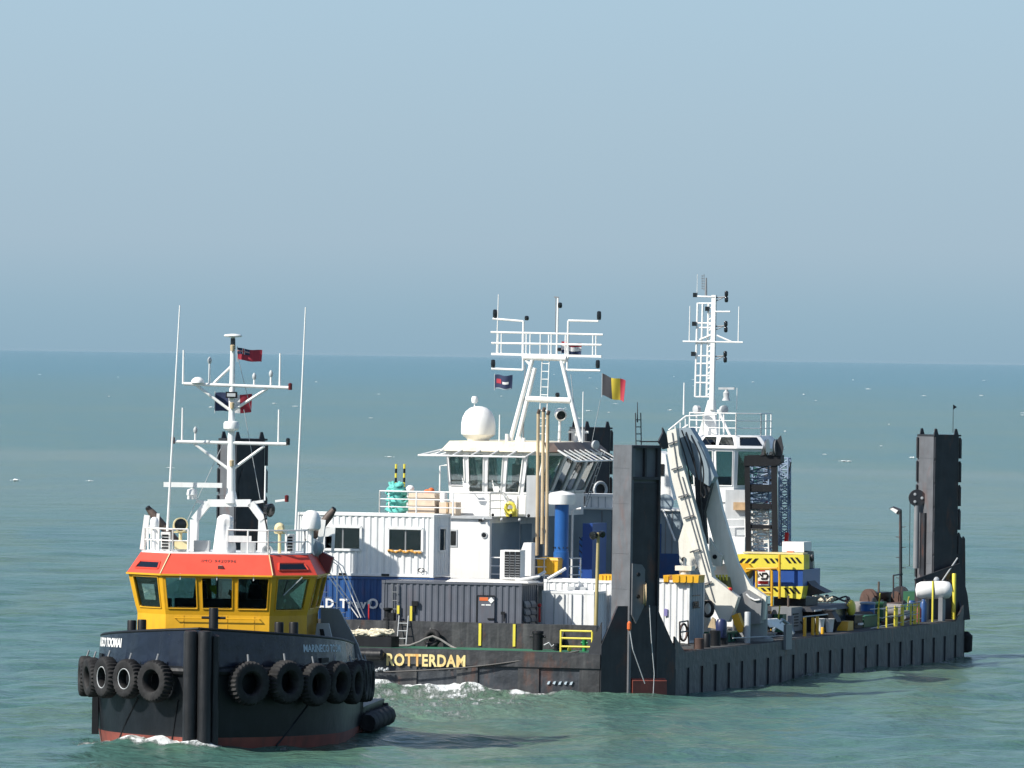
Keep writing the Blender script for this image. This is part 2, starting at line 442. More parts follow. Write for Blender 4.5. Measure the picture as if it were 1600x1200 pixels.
# ================================================================= sea
def build_sea():
    def axis(segs, grow_lo, lo, grow_hi, hi):
        a = []
        for x0, x1, st in segs: a += list(np.arange(x0, x1, st))
        st = segs[-1][2]; x = segs[-1][1]
        while x < hi: a.append(x); st *= grow_hi; x += st
        a.append(hi)
        st = segs[0][2]; x = segs[0][0]; pre = []
        while x > lo: st *= grow_lo; x -= st; pre.append(max(x, lo))
        return np.array(sorted(set(pre + a)))
    xs = axis([(-26, -18, .3), (-18, 6, .17), (6, 30, .3)], 1.045, -45000, 1.045, 45000)
    ys = axis([(262, 346, .24), (346, 420, .5)], 1.06, -3000, 1.013, 70000)
    X, Y = np.meshgrid(xs, ys)
    dx = np.gradient(xs)[None, :]; dy = np.gradient(ys)[:, None]
    cell = np.maximum(dx, dy*.75)*np.ones_like(X)
    Z = np.zeros_like(X); rng = np.random.default_rng(5)
    for k in range(58):
        lam = 1.1*(14.0/1.1)**rng.random()
        th = R(-38) + rng.normal()*R(34)
        amp = .0040*lam**.80*(.6+.8*rng.random())
        q = 2*math.pi/lam; ph = rng.random()*6.283
        kx, ky = math.cos(th)*q, math.sin(th)*q
        fade = np.clip((lam/cell-2.2)/2.5, 0, 1)
        w = np.sin(kx*X+ky*Y+ph+.6*np.sin(.11*X+.07*Y+k))
        Z += amp*fade*(w + .25*(w*w-.5))
    foam = np.zeros_like(X); Z -= .13*np.clip((900-Y)/400, 0, 1)
    near = (Y > 270) & (Y < 420) & (X > -30) & (X < 40)
    P = np.stack([X[near], Y[near]], 1)
    def local(fr):
        c, s = math.cos(fr.rz), math.sin(fr.rz)
        d = P - np.array([fr.o.x, fr.o.y]); return d[:, 0]*c + d[:, 1]*s, -d[:, 0]*s + d[:, 1]*c
    def segdist(lx, ly, pts):
        best = np.full(lx.shape, 1e9); ts = np.zeros(lx.shape); acc = 0
        for (ax, ay), (bx, by) in zip(pts, pts[1:]):
            L2 = (bx-ax)**2 + (by-ay)**2
            t = np.clip(((lx-ax)*(bx-ax)+(ly-ay)*(by-ay))/L2, 0, 1)
            d = np.hypot(lx-ax-t*(bx-ax), ly-ay-t*(by-ay))
            m = d < best; best[m] = d[m]; ts[m] = (acc + t*math.sqrt(L2))[m]; acc += math.sqrt(L2)
        return best, ts
    nz = lambda a, b, s: np.sin(a*1.7+s)*np.sin(b*1.3+s*2.1) + .6*np.sin(a*3.9-b*2.2+s) + .4*np.sin(a*7.1+b*5.3)
    lx, ly = local(T)
    fz = Z[near].copy(); fo = np.zeros(lx.shape)
    wl = [outline(s, -1, -.15)[:2] for s in np.arange(10, -.01, -.4)]
    d, ts = segdist(lx, ly, wl)
    env = np.clip(1.2-np.abs(ts-8.0)/12.0, .25, 1.1)
    ridge = np.exp(-((d-.35)/.75)**2)
    fz += ridge*env*(.17+.10*nz(ts, d, 1.0)); fo = np.maximum(fo, ridge*env*1.15*(.95+.15*nz(ts, d*2, 2.0)))
    fo = np.maximum(fo, .40*np.exp(-(d/3.2)**2)*(.4+.6*nz(lx*.7, ly*.5, 4.)))
    wr = [outline(s, 1, -.15)[:2] for s in np.arange(0, 21, .5)]
    d, ts = segdist(lx, ly, wr)
    ridge = np.exp(-((d-.3)/.5)**2)
    fz += ridge*.03; fo = np.maximum(fo, ridge*(.42+.2*nz(ts, d, 3.0))*np.where(ts < 4, 1.1, .6))
    bx, by = local(B)
    # wash pushed up in front of the barge, wake of the tug between the two
    d, ts = segdist(bx, by, [(-BW, CH), (-BW+CH, 0), (-CH, 0), (0, CH), (0, BL-CH)])
    run = np.clip((20.5-ts)/3.0, 0, 1)
    env = (.78 + .40*np.exp(-((ts-11.0)/3.6)**2))*run
    ridge = np.exp(-((d-.5)/.95)**2)
    fz += ridge*env*(.24+.08*nz(ts*.8, d, 5.0)); fo = np.maximum(fo, ridge*np.maximum(env, .8*run)*(1.05+.12*nz(ts, d*1.5, 6.)))
    sidefoam = np.exp(-(d/1.3)**2)*np.clip((ts-20)/2, 0, 1)*(.50+.25*nz(ts*.45, d, 8.))
    fo = np.maximum(fo, sidefoam)
    wake = np.exp(-(np.maximum(np.abs(by+11.0)-10.5, 0)/3.0)**2)*np.clip((bx+16+.4*by)/3, 0, 1)*np.clip((-.5-.22*by-bx)/6, 0, 1)*(by < 1)
    fo = np.maximum(fo, wake*(.60+.035*np.clip(by+12, -4, 8)*.5+.17*nz(bx*.75, by*.6, 9.)))
    fz += wake*.06*nz(bx*1.1, by*1.3, 2.)
    Z[near] = fz; foam[near] = np.clip(fo, 0, 1.2)
    wk = np.zeros_like(X); wk[near] = np.clip(wake, 0, 1)
    ny_, nx_ = X.shape
    co = np.stack([X, Y, Z], 2).reshape(-1, 3)
    idx = np.arange(nx_*ny_).reshape(ny_, nx_)
    fc = np.stack([idx[:-1, :-1], idx[:-1, 1:], idx[1:, 1:], idx[1:, :-1]], 2).reshape(-1, 4)
    me = bpy.data.meshes.new('sea')
    me.vertices.add(len(co)); me.vertices.foreach_set('co', co.ravel().astype(np.float32))
    me.loops.add(fc.size); me.loops.foreach_set('vertex_index', fc.ravel().astype(np.int32))
    me.polygons.add(len(fc)); me.polygons.foreach_set('loop_start', np.arange(0, fc.size, 4, dtype=np.int32))
    me.polygons.foreach_set('use_smooth', np.ones(len(fc), dtype=bool))
    at = me.attributes.new('foam', 'FLOAT', 'POINT'); at.data.foreach_set('value', foam.ravel().astype(np.float32))
    at = me.attributes.new('wake', 'FLOAT', 'POINT'); at.data.foreach_set('value', wk.ravel().astype(np.float32))
    me.update(calc_edges=True); me.validate()
    o = bpy.data.objects.new('sea', me); COL.objects.link(o); o['kind'] = 'structure'
    # material
    m = bpy.data.materials.new('sea_water'); m.use_nodes = True
    n, l = m.node_tree.nodes, m.node_tree.links
    b = n['Principled BSDF']
    geo = n.new('ShaderNodeNewGeometry')
    def noise(scale, det=3, rough=.5, loc=0):
        mp = n.new('ShaderNodeMapping'); mp.inputs['Scale'].default_value = scale; mp.inputs['Location'].default_value = (loc, loc*.6, 0)
        mp.inputs['Rotation'].default_value = (0, 0, .12)
        l.new(geo.outputs['Position'], mp.inputs['Vector'])
        z = n.new('ShaderNodeTexNoise'); z.inputs['Scale'].default_value = 1; z.inputs['Detail'].default_value = det; z.inputs['Roughness'].default_value = rough
        l.new(mp.outputs[0], z.inputs['Vector']); return z.outputs['Fac']
    def rng_(v, a, b_, c=0., d_=1., smooth=True):
        q = n.new('ShaderNodeMapRange'); q.inputs['From Min'].default_value = a; q.inputs['From Max'].default_value = b_
        q.inputs['To Min'].default_value = c; q.inputs['To Max'].default_value = d_
        if smooth: q.interpolation_type = 'SMOOTHSTEP'
        l.new(v, q.inputs['Value']); return q.outputs[0]
    def mixc(f, a, c):
        x = n.new('ShaderNodeMix'); x.data_type = 'RGBA'; l.new(f, x.inputs['Factor'])
        for s_, k in ((a, 'A'), (c, 'B')):
            if isinstance(s_, tuple): x.inputs[k].default_value = (*s_, 1)
            else: l.new(s_, x.inputs[k])
        return x.outputs['Result']
    def mth(op, a, c):
        x = n.new('ShaderNodeMath'); x.operation = op
        for k, s_ in ((0, a), (1, c)):
            if isinstance(s_, (int, float)): x.inputs[k].default_value = s_
            else: l.new(s_, x.inputs[k])
        return x.outputs[0]
    sp = n.new('ShaderNodeSeparateXYZ'); l.new(geo.outputs['Position'], sp.inputs[0])
    silt = rng_(noise((.012, .0035, 1), 4, .55), .42, .66)
    c1 = mixc(silt, SEA_A, SEA_B)
    c1 = mixc(rng_(noise((.09, .03, 1), 3, .5, 5), .5, .75, 0, .55), c1, SEA_C)
    c1 = mixc(rng_(noise((.10, .022, 1), 4, .6, 17), .46, .64, 0, .8), c1, SEA_G)
    # silt plume: a long pale streak across the water about a kilometre out, broader to the right
    wob = mth('MULTIPLY', mth('SUBTRACT', noise((.012, .004, 1), 5, .6, 31), .5), 260.)
    pc = mth('ADD', mth('ADD', sp.outputs['Y'], mth('MULTIPLY', sp.outputs['X'], .75)), wob)
    pl = mth('MULTIPLY', rng_(pc, 930., 1030.), rng_(pc, 1140., 1040.))
    pl2 = mth('MULTIPLY', mth('MULTIPLY', rng_(pc, 620., 820.), rng_(pc, 1075., 1020.)), .45)
    c1 = mixc(mth('MULTIPLY', mth('MAXIMUM', pl, pl2), .45), c1, SEA_P)
    wk_a = n.new('ShaderNodeAttribute'); wk_a.attribute_name = 'wake'
    c1 = mixc(mth('MULTIPLY', wk_a.outputs['Fac'], .7), c1, SEA_W)
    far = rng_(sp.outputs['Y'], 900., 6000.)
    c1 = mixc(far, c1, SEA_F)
    # foam
    fa = n.new('ShaderNodeAttribute'); fa.attribute_name = 'foam'
    fn_ = noise((3.2, .45, 3.2), 9, .78, 2)
    th_ = mth('SUBTRACT', .83, mth('MULTIPLY', fa.outputs['Fac'], .46))
    ff = rng_(mth('SUBTRACT', fn_, th_), -.05, .13)
    ff = mth('MULTIPLY', ff, rng_(fa.outputs['Fac'], .02, .18))
    col = mixc(ff, c1, (.66, .69, .68))
    l.new(col, b.inputs['Base Color'])
    l.new(rng_(ff, 0, 1, SEA_R, .9, False), b.inputs['Roughness'])
    l.new(rng_(ff, 0, 1, SEA_S, .1, False), b.inputs['Specular IOR Level'])
    b.inputs['IOR'].default_value = 1.333
    h = mth('ADD', mth('MULTIPLY', noise((.55, .9, 1), 6, .62), 1.0), mth('MULTIPLY', noise((.10, .16, 1), 4, .5, 11), 2.2))
    h = mth('ADD', h, mth('MULTIPLY', noise((1.9, 2.4, 1), 3, .6, 23), .28))
    h = mth('ADD', h, mth('MULTIPLY', ff, .25))
    bp = n.new('ShaderNodeBump'); bp.inputs['Strength'].default_value = 1.0; bp.inputs['Distance'].default_value = SEA_BUMP
    l.new(h, bp.inputs['Height']); l.new(bp.outputs[0], b.inputs['Normal'])
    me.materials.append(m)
SEA_A, SEA_B, SEA_C = (.056, .132, .107), (.086, .146, .094), (.047, .116, .113)
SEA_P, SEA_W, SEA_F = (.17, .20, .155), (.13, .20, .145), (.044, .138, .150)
SEA_G = (.080, .138, .084)
SEA_R, SEA_S, SEA_BUMP = .18, .27, .42
build_sea()

# whitecaps far out: little curled crests of foam riding on the water
def whitecaps():
    mb = MB(); rng = random.Random(11)
    for k in range(75):
        y = 430*math.exp(rng.random()**.8*2.75)
        x = (rng.random()*2-1)*.068*y
        if rng.random() < .25 and x < 0: continue
        w = (.3+1.0*rng.random()**2)*(1+y/4500); hgt = (.04+.10*rng.random())*(1+y/3500)
        n = 5
        for j in range(n):
            u = (j/(n-1)-.5)*2; e = 1-u*u*.8
            mb.ellip((x+u*w*.5+rng.uniform(-.1, .1)*w, y+rng.uniform(-.4, .4), .1+hgt*.25*rng.random()), w*.22*(.6+.6*rng.random()), .35, hgt*e*(.5+.6*rng.random()), 6, 4)
    o = mkobj('whitecap_foam', mb, mat('foam', (.72, .76, .76), .9, var=.05), smooth=True)
    o['kind'] = 'stuff'; o['label'] = 'small white foam crests scattered over the open water'
    o['category'] = 'foam'
whitecaps()

# ================================================================= tug
tug = Thing('tugboat', 'navy blue tugboat with yellow wheelhouse and orange red visor towing the barge', 'tugboat', T, (0, 10, 0))
SB = 8.837 + 3.4                       # bulwark runs this far along each side
def zb(s): return 4.08 - .055*s - .0008*s*s
SS = [0, .25, .6, 1, 1.5, 2, 2.6, 3.2, 4, 4.8, 5.6, 6.4, 7.2, 8, 8.8, 10, 11.5, 13.3, 13.5, 15.4, 18, 21.0]
def hull_part(name, levels, m):
    mb = MB(); idx = {}
    for side in (-1, 1):
        for k, s in enumerate(SS):
            for j, (z, ins) in enumerate(levels):
                x, y, _, _ = outline(s, side, -ins)
                if s == 0: x = 0
                zz = z if z <= .32 else .32+(z-.32)*(1.0 if s < 13.4 else .28)
                idx[side, k, j] = len(mb.v); mb.v.append((x, y, zz))
    for side in (-1, 1):
        for k in range(len(SS)-1):
            for j in range(len(levels)-1):
                q = [idx[side, k, j], idx[side, k+1, j], idx[side, k+1, j+1], idx[side, k, j+1]]
                mb.f.append(tuple(q if side == 1 else q[::-1]))
    L = len(SS)-1; J = len(levels)-1
    for j in range(J):
        mb.f.append((idx[-1, L, j], idx[-1, L, j+1], idx[1, L, j+1], idx[1, L, j]))
    for k in range(L):
        mb.f.append((idx[-1, k, J], idx[1, k, J], idx[1, k+1, J], idx[-1, k+1, J]))
    return tug.part(name, mb, m, smooth=True)
hull_part('boot_topping', [(-1.5, .5), (0, .20), (.32, .14)], antifoul)
hull = hull_part('hull', [(.32, .14), (1.2, .08), (2.2, .02), (2.52, .0), (2.78, .0)], navy)
mb = MB()
for side in (-1, 1):
    ss = [s for s in SS if s < SB] + [SB]
    prev = None
    for s in ss:
        x0, y0, nx, ny = outline(s, side, -.10); x1, y1, _, _ = outline(s, side, -.18)
        if s == 0: x0 = x1 = 0
        cur = [Vector((x0, y0, 2.78)), Vector((x1, y1, zb(s))), Vector((x1-nx*.09, y1-ny*.09, zb(s))), Vector((x0-nx*.09, y0-ny*.09, 2.78))]
        if prev:
            for a in range(4):
                c = (a+1) % 4
                q = [prev[a], cur[a], cur[c], prev[c]]
                mb.face(q if side == 1 else q[::-1])
        prev = cur
    mb.face(prev)
bul = tug.part('bulwark', mb, navy_top, smooth=True)
mb = MB()
for side in (-1, 1):
    mb.tube([(*outline(s, side, -.21)[:2], zb(s)+.02) for s in [q for q in SS if q < SB] + [SB]], .055, 8)
tug.part('cap_rail', mb, black, bul, smooth=True)
# rubbing strake at deck level
mb = MB()
for side in (-1, 1):
    mb.tube([(*outline(s, side, .05)[:2], 2.62) for s in np.arange(.5, 13.3, .5)], .13, 8)
tug.part('rubbing_strake', mb, rub_fend, smooth=True)
# stem fenders
for dx in (-.26, .24):
    mb = MB().lathe([(.10, -1.2), (.245, -1.1), (.25, 3.9), (.235, 4.02), (.12, 4.05)], (dx, -.12, 0), n=20)
    tug.part('stem_fender', mb, rub_fend, smooth=True)
mb = MB().lathe([(.14, -1.2), (.15, 3.85), (.05, 3.92)], (.58, .04, 0), n=14)
tug.part('stem_fender', mb, rub_fend, smooth=True)
# stern fender roll, low after deck
mb = MB()
for side in (-1, 1):
    mb.tube([(*outline(s, side, .15)[:2], .42) for s in np.arange(13.6, 21.01, .5)], [.30+.10*math.sin(k*2.1) for k in range(len(np.arange(13.6, 21.01, .5)))], 10)
mb.tube([(-4.6, outline(21, 1)[1]+.05, .5), (4.65, outline(21, 1)[1]+.05, .5)], .36, 10)
tug.part('stern_fender', mb, rubber, smooth=True)
# bow bitts
for px, py, r in ((206, 969, .16), (222, 968, .155), (436, 972, .165), (459, 972, .165)):
    p = T.at(px, py, y=3.3)
    mb = MB().lathe([(r, 2.9), (r, p.z-.04), (r*.9, p.z), (0, p.z)], (p.x, p.y, 0), n=16)
    tug.part('mooring_bitt', mb, black, smooth=True)
p = T.at(334, 950, y=.8)
bt = tug.part('towing_bitt', MB().lathe([(.165, 2.9), (.165, p.z-.05), (.15, p.z), (0, p.z)], (p.x, .8, 0), n=18), black, smooth=True)
tug.part('cross_bar', MB().cone((p.x-.42, .8, p.z-.34), (p.x+.42, .8, p.z-.34), .045, .045, 8), black, bt)
# names on the bulwark, following its curve
def on_bulwark(s0, side, z0, tilt=0.0):
    def fn(u, v, w):
        s = s0 + (u if side == 1 else -u)
        t = (z0+v-2.78)/(zb(s)-2.78)
        x, y, nx, ny = outline(s, side, -.10-.08*t + .004 + w)
        return (x, y, z0 + v - .055*s*.4)
    return fn
mb, w = text_mb('MARINECO TOOMAI', .36, on_bulwark(4.75, 1, 3.36), weight=.008, depth=.008)
tug.part('name_lettering', mb, letb, bul)
mb, w = text_mb('MARINECO TOOMAI', .42, lambda u, v, w: (u, v, w), weight=.016)
mb, w2 = text_mb('MARINECO TOOMAI', .42, on_bulwark(4.4+w, -1, 3.42), weight=.016, depth=.008)
tug.part('name_lettering', mb, letw, bul)
# freeing ports and chain plates on the bulwark
for s, side in ((6.1, 1), (6.6, -1)):
    x, y, nx, ny = outline(s, side, -.09); tx, ty = -ny*side, nx*side
    mb = MB().bar((x-tx*.28, y-ty*.28, 2.93), (x+tx*.28, y+ty*.28, 2.93), .06, .17)
    tug.part('freeing_port', mb, black, bul)
# deck
mb = MB().box(-3.2, 3.2, 4.9, 11, 2.785, 2.83); tug.part('deck', mb, green)

# ---- wheelhouse
wz0, wz1 = 4.42, 5.83
bot = [(-3.02, 10.2), (-3.02, 6.6), (-1.84, 5.25), (1.84, 5.25), (3.02, 6.6), (3.02, 10.2)]
top = [(-3.34, 10.2), (-3.34, 6.4), (-1.95, 4.95), (1.95, 4.95), (3.34, 6.4), (3.34, 10.2)]
wall, frame = MB(), MB()
panes = []
def fac(a0, b0, a1, b1, mu, m0, mt):
    fr_, pn = MB(), MB()
    facet(wall, fr_, pn, (*a0, wz0), (*b0, wz0), (*b1, wz1), (*a1, wz1), mu, m0, mt, th=.08, trim=.035)
    panes.append((fr_, pn))
lerp2 = lambda a, b, t: (a[0]+(b[0]-a[0])*t, a[1]+(b[1]-a[1])*t)
fac(bot[1], bot[2], top[1], top[2], .13, .16, .06)
for k in range(3):
    fac(lerp2(bot[2], bot[3], k/3), lerp2(bot[2], bot[3], (k+1)/3), lerp2(top[2], top[3], k/3), lerp2(top[2], top[3], (k+1)/3), .075, .16, .06)
fac(bot[3], bot[4], top[3], top[4], .13, .14, .06)
for k in range(2):
    fac(lerp2(bot[4], bot[5], k/2), lerp2(bot[4], bot[5], (k+1)/2), lerp2(top[4], top[5], k/2), lerp2(top[4], top[5], (k+1)/2), .1, .16, .06)
    fac(lerp2(bot[0], bot[1], k/2), lerp2(bot[0], bot[1], (k+1)/2), lerp2(top[0], top[1], k/2), lerp2(top[0], top[1], (k+1)/2), .1, .16, .06)
for k in range(3):   # after windows, through which the sea shows
    fac(lerp2(bot[5], bot[0], k/3), lerp2(bot[5], bot[0], (k+1)/3), lerp2(top[5], top[0], k/3), lerp2(top[5], top[0], (k+1)/3), .10, .06, .06)
lowz = 2.83
for k in range(6):
    a, b_ = bot[k], bot[(k+1) % 6]
    wall.prism([(*a, lowz), (*b_, lowz), (*b_, wz0), (*a, wz0)], (0, .04, 0))
wh = tug.part('wheelhouse', wall, yellow)
for fr_, pn in panes:
    tug.part('window_frame', fr_, yellow, wh); tug.part('window_pane', pn, glass, wh)
tug.part('wheelhouse_floor', MB().prism([(x*.98, y*.99+.08, 4.36) for x, y in bot], (0, 0, .05)), interior, wh)
mb = MB().box(-1.6, 1.7, 5.75, 6.35, 4.41, 4.98).box(-2.5, -1.9, 6.9, 7.4, 4.41, 4.93).box(.4, .9, 5.7, 6.2, 4.98, 5.2).box(-2.62, -2.25, 6.6, 6.8, 4.7, 4.98)
tug.part('console', mb, screen, wh)
for x in (-.95, 1.0):
    mb = MB().box(x-.28, x+.28, 7.3, 7.85, 4.7, 4.86).hexa([(x-.26, 7.8, 4.8), (x+.26, 7.8, 4.8), (x+.26, 7.95, 4.8), (x-.26, 7.95, 4.8)], [(x-.2, 7.95, 5.45), (x+.2, 7.95, 5.45), (x+.2, 8.08, 5.45), (x-.2, 8.08, 5.45)])
    mb.box(x-.14, x+.14, 7.95, 8.05, 5.46, 5.62).cone((x, 7.6, 4.41), (x, 7.6, 4.7), .06, .06)
    tug.part('helm_seat', mb, screen, wh)
# dark block added as a locker to darken the right half of the wheelhouse
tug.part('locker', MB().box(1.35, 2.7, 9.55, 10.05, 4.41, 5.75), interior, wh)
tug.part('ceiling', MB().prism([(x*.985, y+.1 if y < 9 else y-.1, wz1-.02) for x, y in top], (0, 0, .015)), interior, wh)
c = T.at(335, 922, y=5.7)
tug.part('hanging_cloth', MB().prism([(c.x-.2, 5.7, c.z+.17), (c.x+.08, 5.7, c.z+.17), (c.x+.07, 5.7, c.z-.18), (c.x-.02, 5.7, c.z-.12), (c.x-.16, 5.7, c.z+.02)], (0, .02, 0)), hivis, wh)
c = T.at(363, 926, y=5.72)
tug.part('paper_sheet', MB().prism([(c.x-.15, 5.7, c.z-.05), (c.x-.02, 5.7, c.z-.16), (c.x+.15, 5.7, c.z+.02), (c.x+.17, 5.7, c.z+.19), (c.x+.04, 5.7, c.z+.05), (c.x-.1, 5.7, c.z+.12)], (0, .02, 0)), plym, wh)
c = T.at(246, 922, y=7.0)
tug.part('hanging_cloth', MB().prism([(c.x-.1, 7, c.z+.45), (c.x+.16, 7, c.z+.45), (c.x+.22, 7, c.z-.3), (c.x-.05, 7, c.z-.3)], (0, .03, 0)), hivis, wh)
# plate seams and a grab rail on the wheelhouse front
for x in (-1.2, .35, 1.3):
    tug.part('weld_seam', MB().box(x-.012, x+.012, 5.238, 5.2495, 2.9, 4.40), yellow, wh)
tug.part('weld_seam', MB().box(-1.83, 1.83, 5.236, 5.2495, 3.62, 3.645), yellow, wh)
mb = MB().tube([(-1.5, 5.24, 4.30), (-1.5, 5.14, 4.30), (1.5, 5.14, 4.30), (1.5, 5.24, 4.30)], .018, 6)
tug.part('grab_rail', mb, yellow, wh)
# wipers
for k in range(3):
    x = -1.3+1.3*k
    mb = MB().bar((x, 4.93, 5.88), (x, 4.90, 5.66), .035, .03)
    tug.part('window_wiper', mb, light_grey, wh)
mb = MB().bar((2.95, 5.6, 5.8), (2.75, 5.55, 5.6), .035).bar((2.75, 5.55, 5.6), (2.3, 5.55, 5.15), .03)
tug.part('window_wiper', mb, light_grey, wh)
# visor
v0 = [(-3.40, 10.2), (-3.40, 6.37), (-1.97, 4.88), (1.97, 4.88), (3.40, 6.37), (3.40, 10.2)]
v1 = [(-2.98, 10.0), (-2.98, 6.95), (-1.74, 5.62), (1.74, 5.62), (2.98, 6.95), (2.98, 10.0)]
mb = MB()
for k in range(6):
    a, b_ = k, (k+1) % 6
    mb.face([(*v0[a], 5.84), (*v0[b_], 5.84), (*v1[b_], 6.56), (*v1[a], 6.56)])
mb.face([(*p, 6.56) for p in v1]); mb.face([(*p, 5.84) for p in reversed(v0)])
vis = tug.part('visor_roof', mb, red)
mb = MB()
for k in range(5): mb.bar((*v0[k], 5.83), (*v0[k+1], 5.83), .05, .06)
tug.part('visor_lip', mb, yellow, vis)
for k in (1, 3):
    a, b_, c_, d_ = Vector((*v0[k], 5.84)), Vector((*v0[k+1], 5.84)), Vector((*v1[k+1], 6.56)), Vector((*v1[k], 6.56))
    n_ = (b_-a).cross(d_-a).normalized()
    P = lambda u, v: a.lerp(b_, u).lerp(d_.lerp(c_, u), v) + n_*.012
    q = [P(.16, .25), P(.84, .25), P(.80, .58), P(.20, .58)]
    tug.part('skylight_pane', MB().prism(q, n_*.012), glass_dark, vis)
    mb = MB()
    for j in range(4): mb.bar(q[j]+n_*.01, q[(j+1) % 4]+n_*.01, .05)
    tug.part('skylight_frame', mb, red, vis)
    sg = MB().bar(a*.02+b_*.98 + n_*.03 if k == 1 else a + n_*.03, (c_ if k == 1 else d_) + n_*.03, .03)
    tug.part('visor_seam', sg, cream, vis)
fn_ = Vector((0, 5.62-4.88, 6.56-5.84)).normalized(); nn = Vector((0, -fn_.z, fn_.y))
o_ = Vector((-.62, 4.88, 5.84)) + fn_*.62 + nn*.006
mb, w = text_mb('IMO 9420996', .2, lambda u, v, w: o_ + Vector((u, 0, 0)) + fn_*v + nn*w, depth=.006, bold_spacing=1.12)
tug.part('registration_lettering', mb, letd, vis)
mb = MB().hexa([(.0, 5.12, 6.02), (.2, 5.12, 6.02), (.2, 5.32, 6.05), (0, 5.32, 6.05)], [(.02, 5.0, 6.17), (.16, 5.0, 6.17), (.17, 5.36, 6.19), (.02, 5.36, 6.19)])
tug.part('visor_lamp', mb, steel_grey, vis)
mb = MB().prism([(3.05, 9.3, 6.60), (3.2, 9.3, 6.62), (3.62, 9.3, 6.42), (3.48, 9.3, 5.86), (3.30, 9.3, 5.86)], (0, .5, 0))
tug.part('side_deflector', mb, darkred, vis)
# grey bracket aft of the wheelhouse on the right side
mb = MB().prism([(3.1, 10.3, 2.8), (4.6, 10.3, 2.8), (4.45, 10.3, 3.3), (3.75, 10.3, 4.55), (3.1, 10.3, 4.6)], (0, .25, 0))
sb_ = tug.part('deckhouse_side', mb, steel_grey)
mb = MB().prism([(3.05, 8.2, 2.8), (3.95, 8.2, 2.8), (3.62, 8.2, 4.1), (3.2, 8.2, 4.1)], (0, .18, 0))
tug.part('bracket', mb, light_grey, sb_)
tug.part('bracket_slot', MB().hexa([(3.42, 8.17, 3.15), (3.62, 8.17, 3.15), (3.62, 8.19, 3.15), (3.42, 8.19, 3.15)], [(3.30, 8.17, 3.9), (3.44, 8.17, 3.9), (3.44, 8.19, 3.9), (3.30, 8.19, 3.9)]), black, sb_)

# ---- wheelhouse top
mb = MB().prism([(x*.99, y, 6.562) for x, y in v1], (0, 0, .05)); tug.part('roof_deck', mb, white)
mb = MB()
def roofpt(px, py, y): return T.at(px, py, y=y)
rl = [(-2.85, 9.6, 6.6), (-2.85, 7.05, 6.6), (-1.7, 5.8, 6.6)]
rail(mb, rl, .82, 2, .032, 1.0)
rail(mb, [(-1.7, 5.8, 6.6), (-1.15, 5.8, 6.6)], .82, 2, .032, 1)
tug.part('roof_railing', mb, white)
mb = MB(); rail(mb, [(.25, 5.8, 6.6), (1.7, 5.8, 6.6), (2.85, 7.05, 6.6), (2.85, 9.6, 6.6)], .82, 2, .032, .9)
mb.bar((.25, 5.8, 7.12), (1.1, 5.8, 7.12), .04, .2)
tug.part('roof_railing', mb, white, smooth=False)
# mast gantry
L_ = 8.0
pl0, pl1, pl2 = T.at(303, 868, y=L_), T.at(304, 812, y=L_), T.at(325, 786, y=L_)
pr0, pr1, pr2 = T.at(409, 868, y=L_), T.at(411, 812, y=L_), T.at(392, 786, y=L_)
pl0.z = pr0.z = 6.6
mb = MB()
for a, b_ in ((pl0, pl1), (pl1, pl2), (pl2, pr2), (pr2, pr1), (pr1, pr0)): mb.bar(a, b_, .3, .26)
mb.bar(T.at(307, 783, y=L_), pl2, .18, .12).bar(pr2, T.at(412, 783, y=L_), .2, .10)
mb.bar(T.at(430, 783, y=L_), T.at(447, 781, y=L_), .09, .08)
mast = tug.part('mast_gantry', mb, white)
mb = MB()
m0, m1, m2 = T.at(361, 786, y=L_), T.at(361.5, 680, y=L_), T.at(364, 533, y=L_)
mb.cone(m0, m1, .16, .13, 14).cone(m1, m2, .12, .085, 14)
mb.cone(m0, m0 + Vector((0, 0, .42)), .25, .16, 12)
pole = tug.part('mast_pole', mb, white, smooth=True)
for (xa, ya, xb, yb, r) in ((287, 599.5, 454, 606, .062), (271, 690, 450, 694, .062)):
    tug.part('mast_yard', MB().cone(T.at(xa, ya, y=L_-.05), T.at(xb, yb, y=L_-.05), r, r, 10), white, pole, smooth=True)
for (xa, ya, xb, yb) in ((358, 640, 307, 602), (366, 640, 418, 607), (357, 733, 303, 693), (364, 733, 413, 697), (332, 601, 361, 573)):
    tug.part('mast_brace', MB().cone(T.at(xa, ya, y=L_), T.at(xb, yb, y=L_), .055, .05, 8), white, pole, smooth=True)
def post(px, y0, y1, r, m=white, name='whip_aerial', par=None, lx=L_-.05, px1=None):
    return tug.part(name, MB().cone(T.at(px, y0, y=lx), T.at(px1 or px + (y0-y1)*.016, y1, y=lx), r, r*.8, 8), m, par or pole, smooth=True)
for px, y0, y1 in ((286, 600, 547), (437, 603, 552), (284.5, 690, 637), (435, 692, 640)): post(px, y0, y1, .038)
post(414, 782, 728, .034)
for px, y0, y1 in ((327, 602, 565), (397, 606, 590), (423, 606, 586), (305, 692, 674)):
    a = post(px, y0, y1, .04, name='lamp_post')
    p = T.at(px + (y0-y1)*.016, y1, y=L_-.05)
    tug.part('lamp', MB().lathe([(.03, -.08), (.07, -.02), (.075, .08), (.03, .16), (0, .18)], p, n=10), light_grey, pole, smooth=True)
for px, py in ((309, 600), (325, 693)):
    p = T.at(px, py, y=L_-.05); r = .235 if px < 320 else .09
    tug.part('satellite_dome', MB().lathe([(r, .04), (r*.97, .12), (r*.8, r*.75), (r*.45, r*1.0), (0, r*1.07)], p, n=18), white, pole, smooth=True)
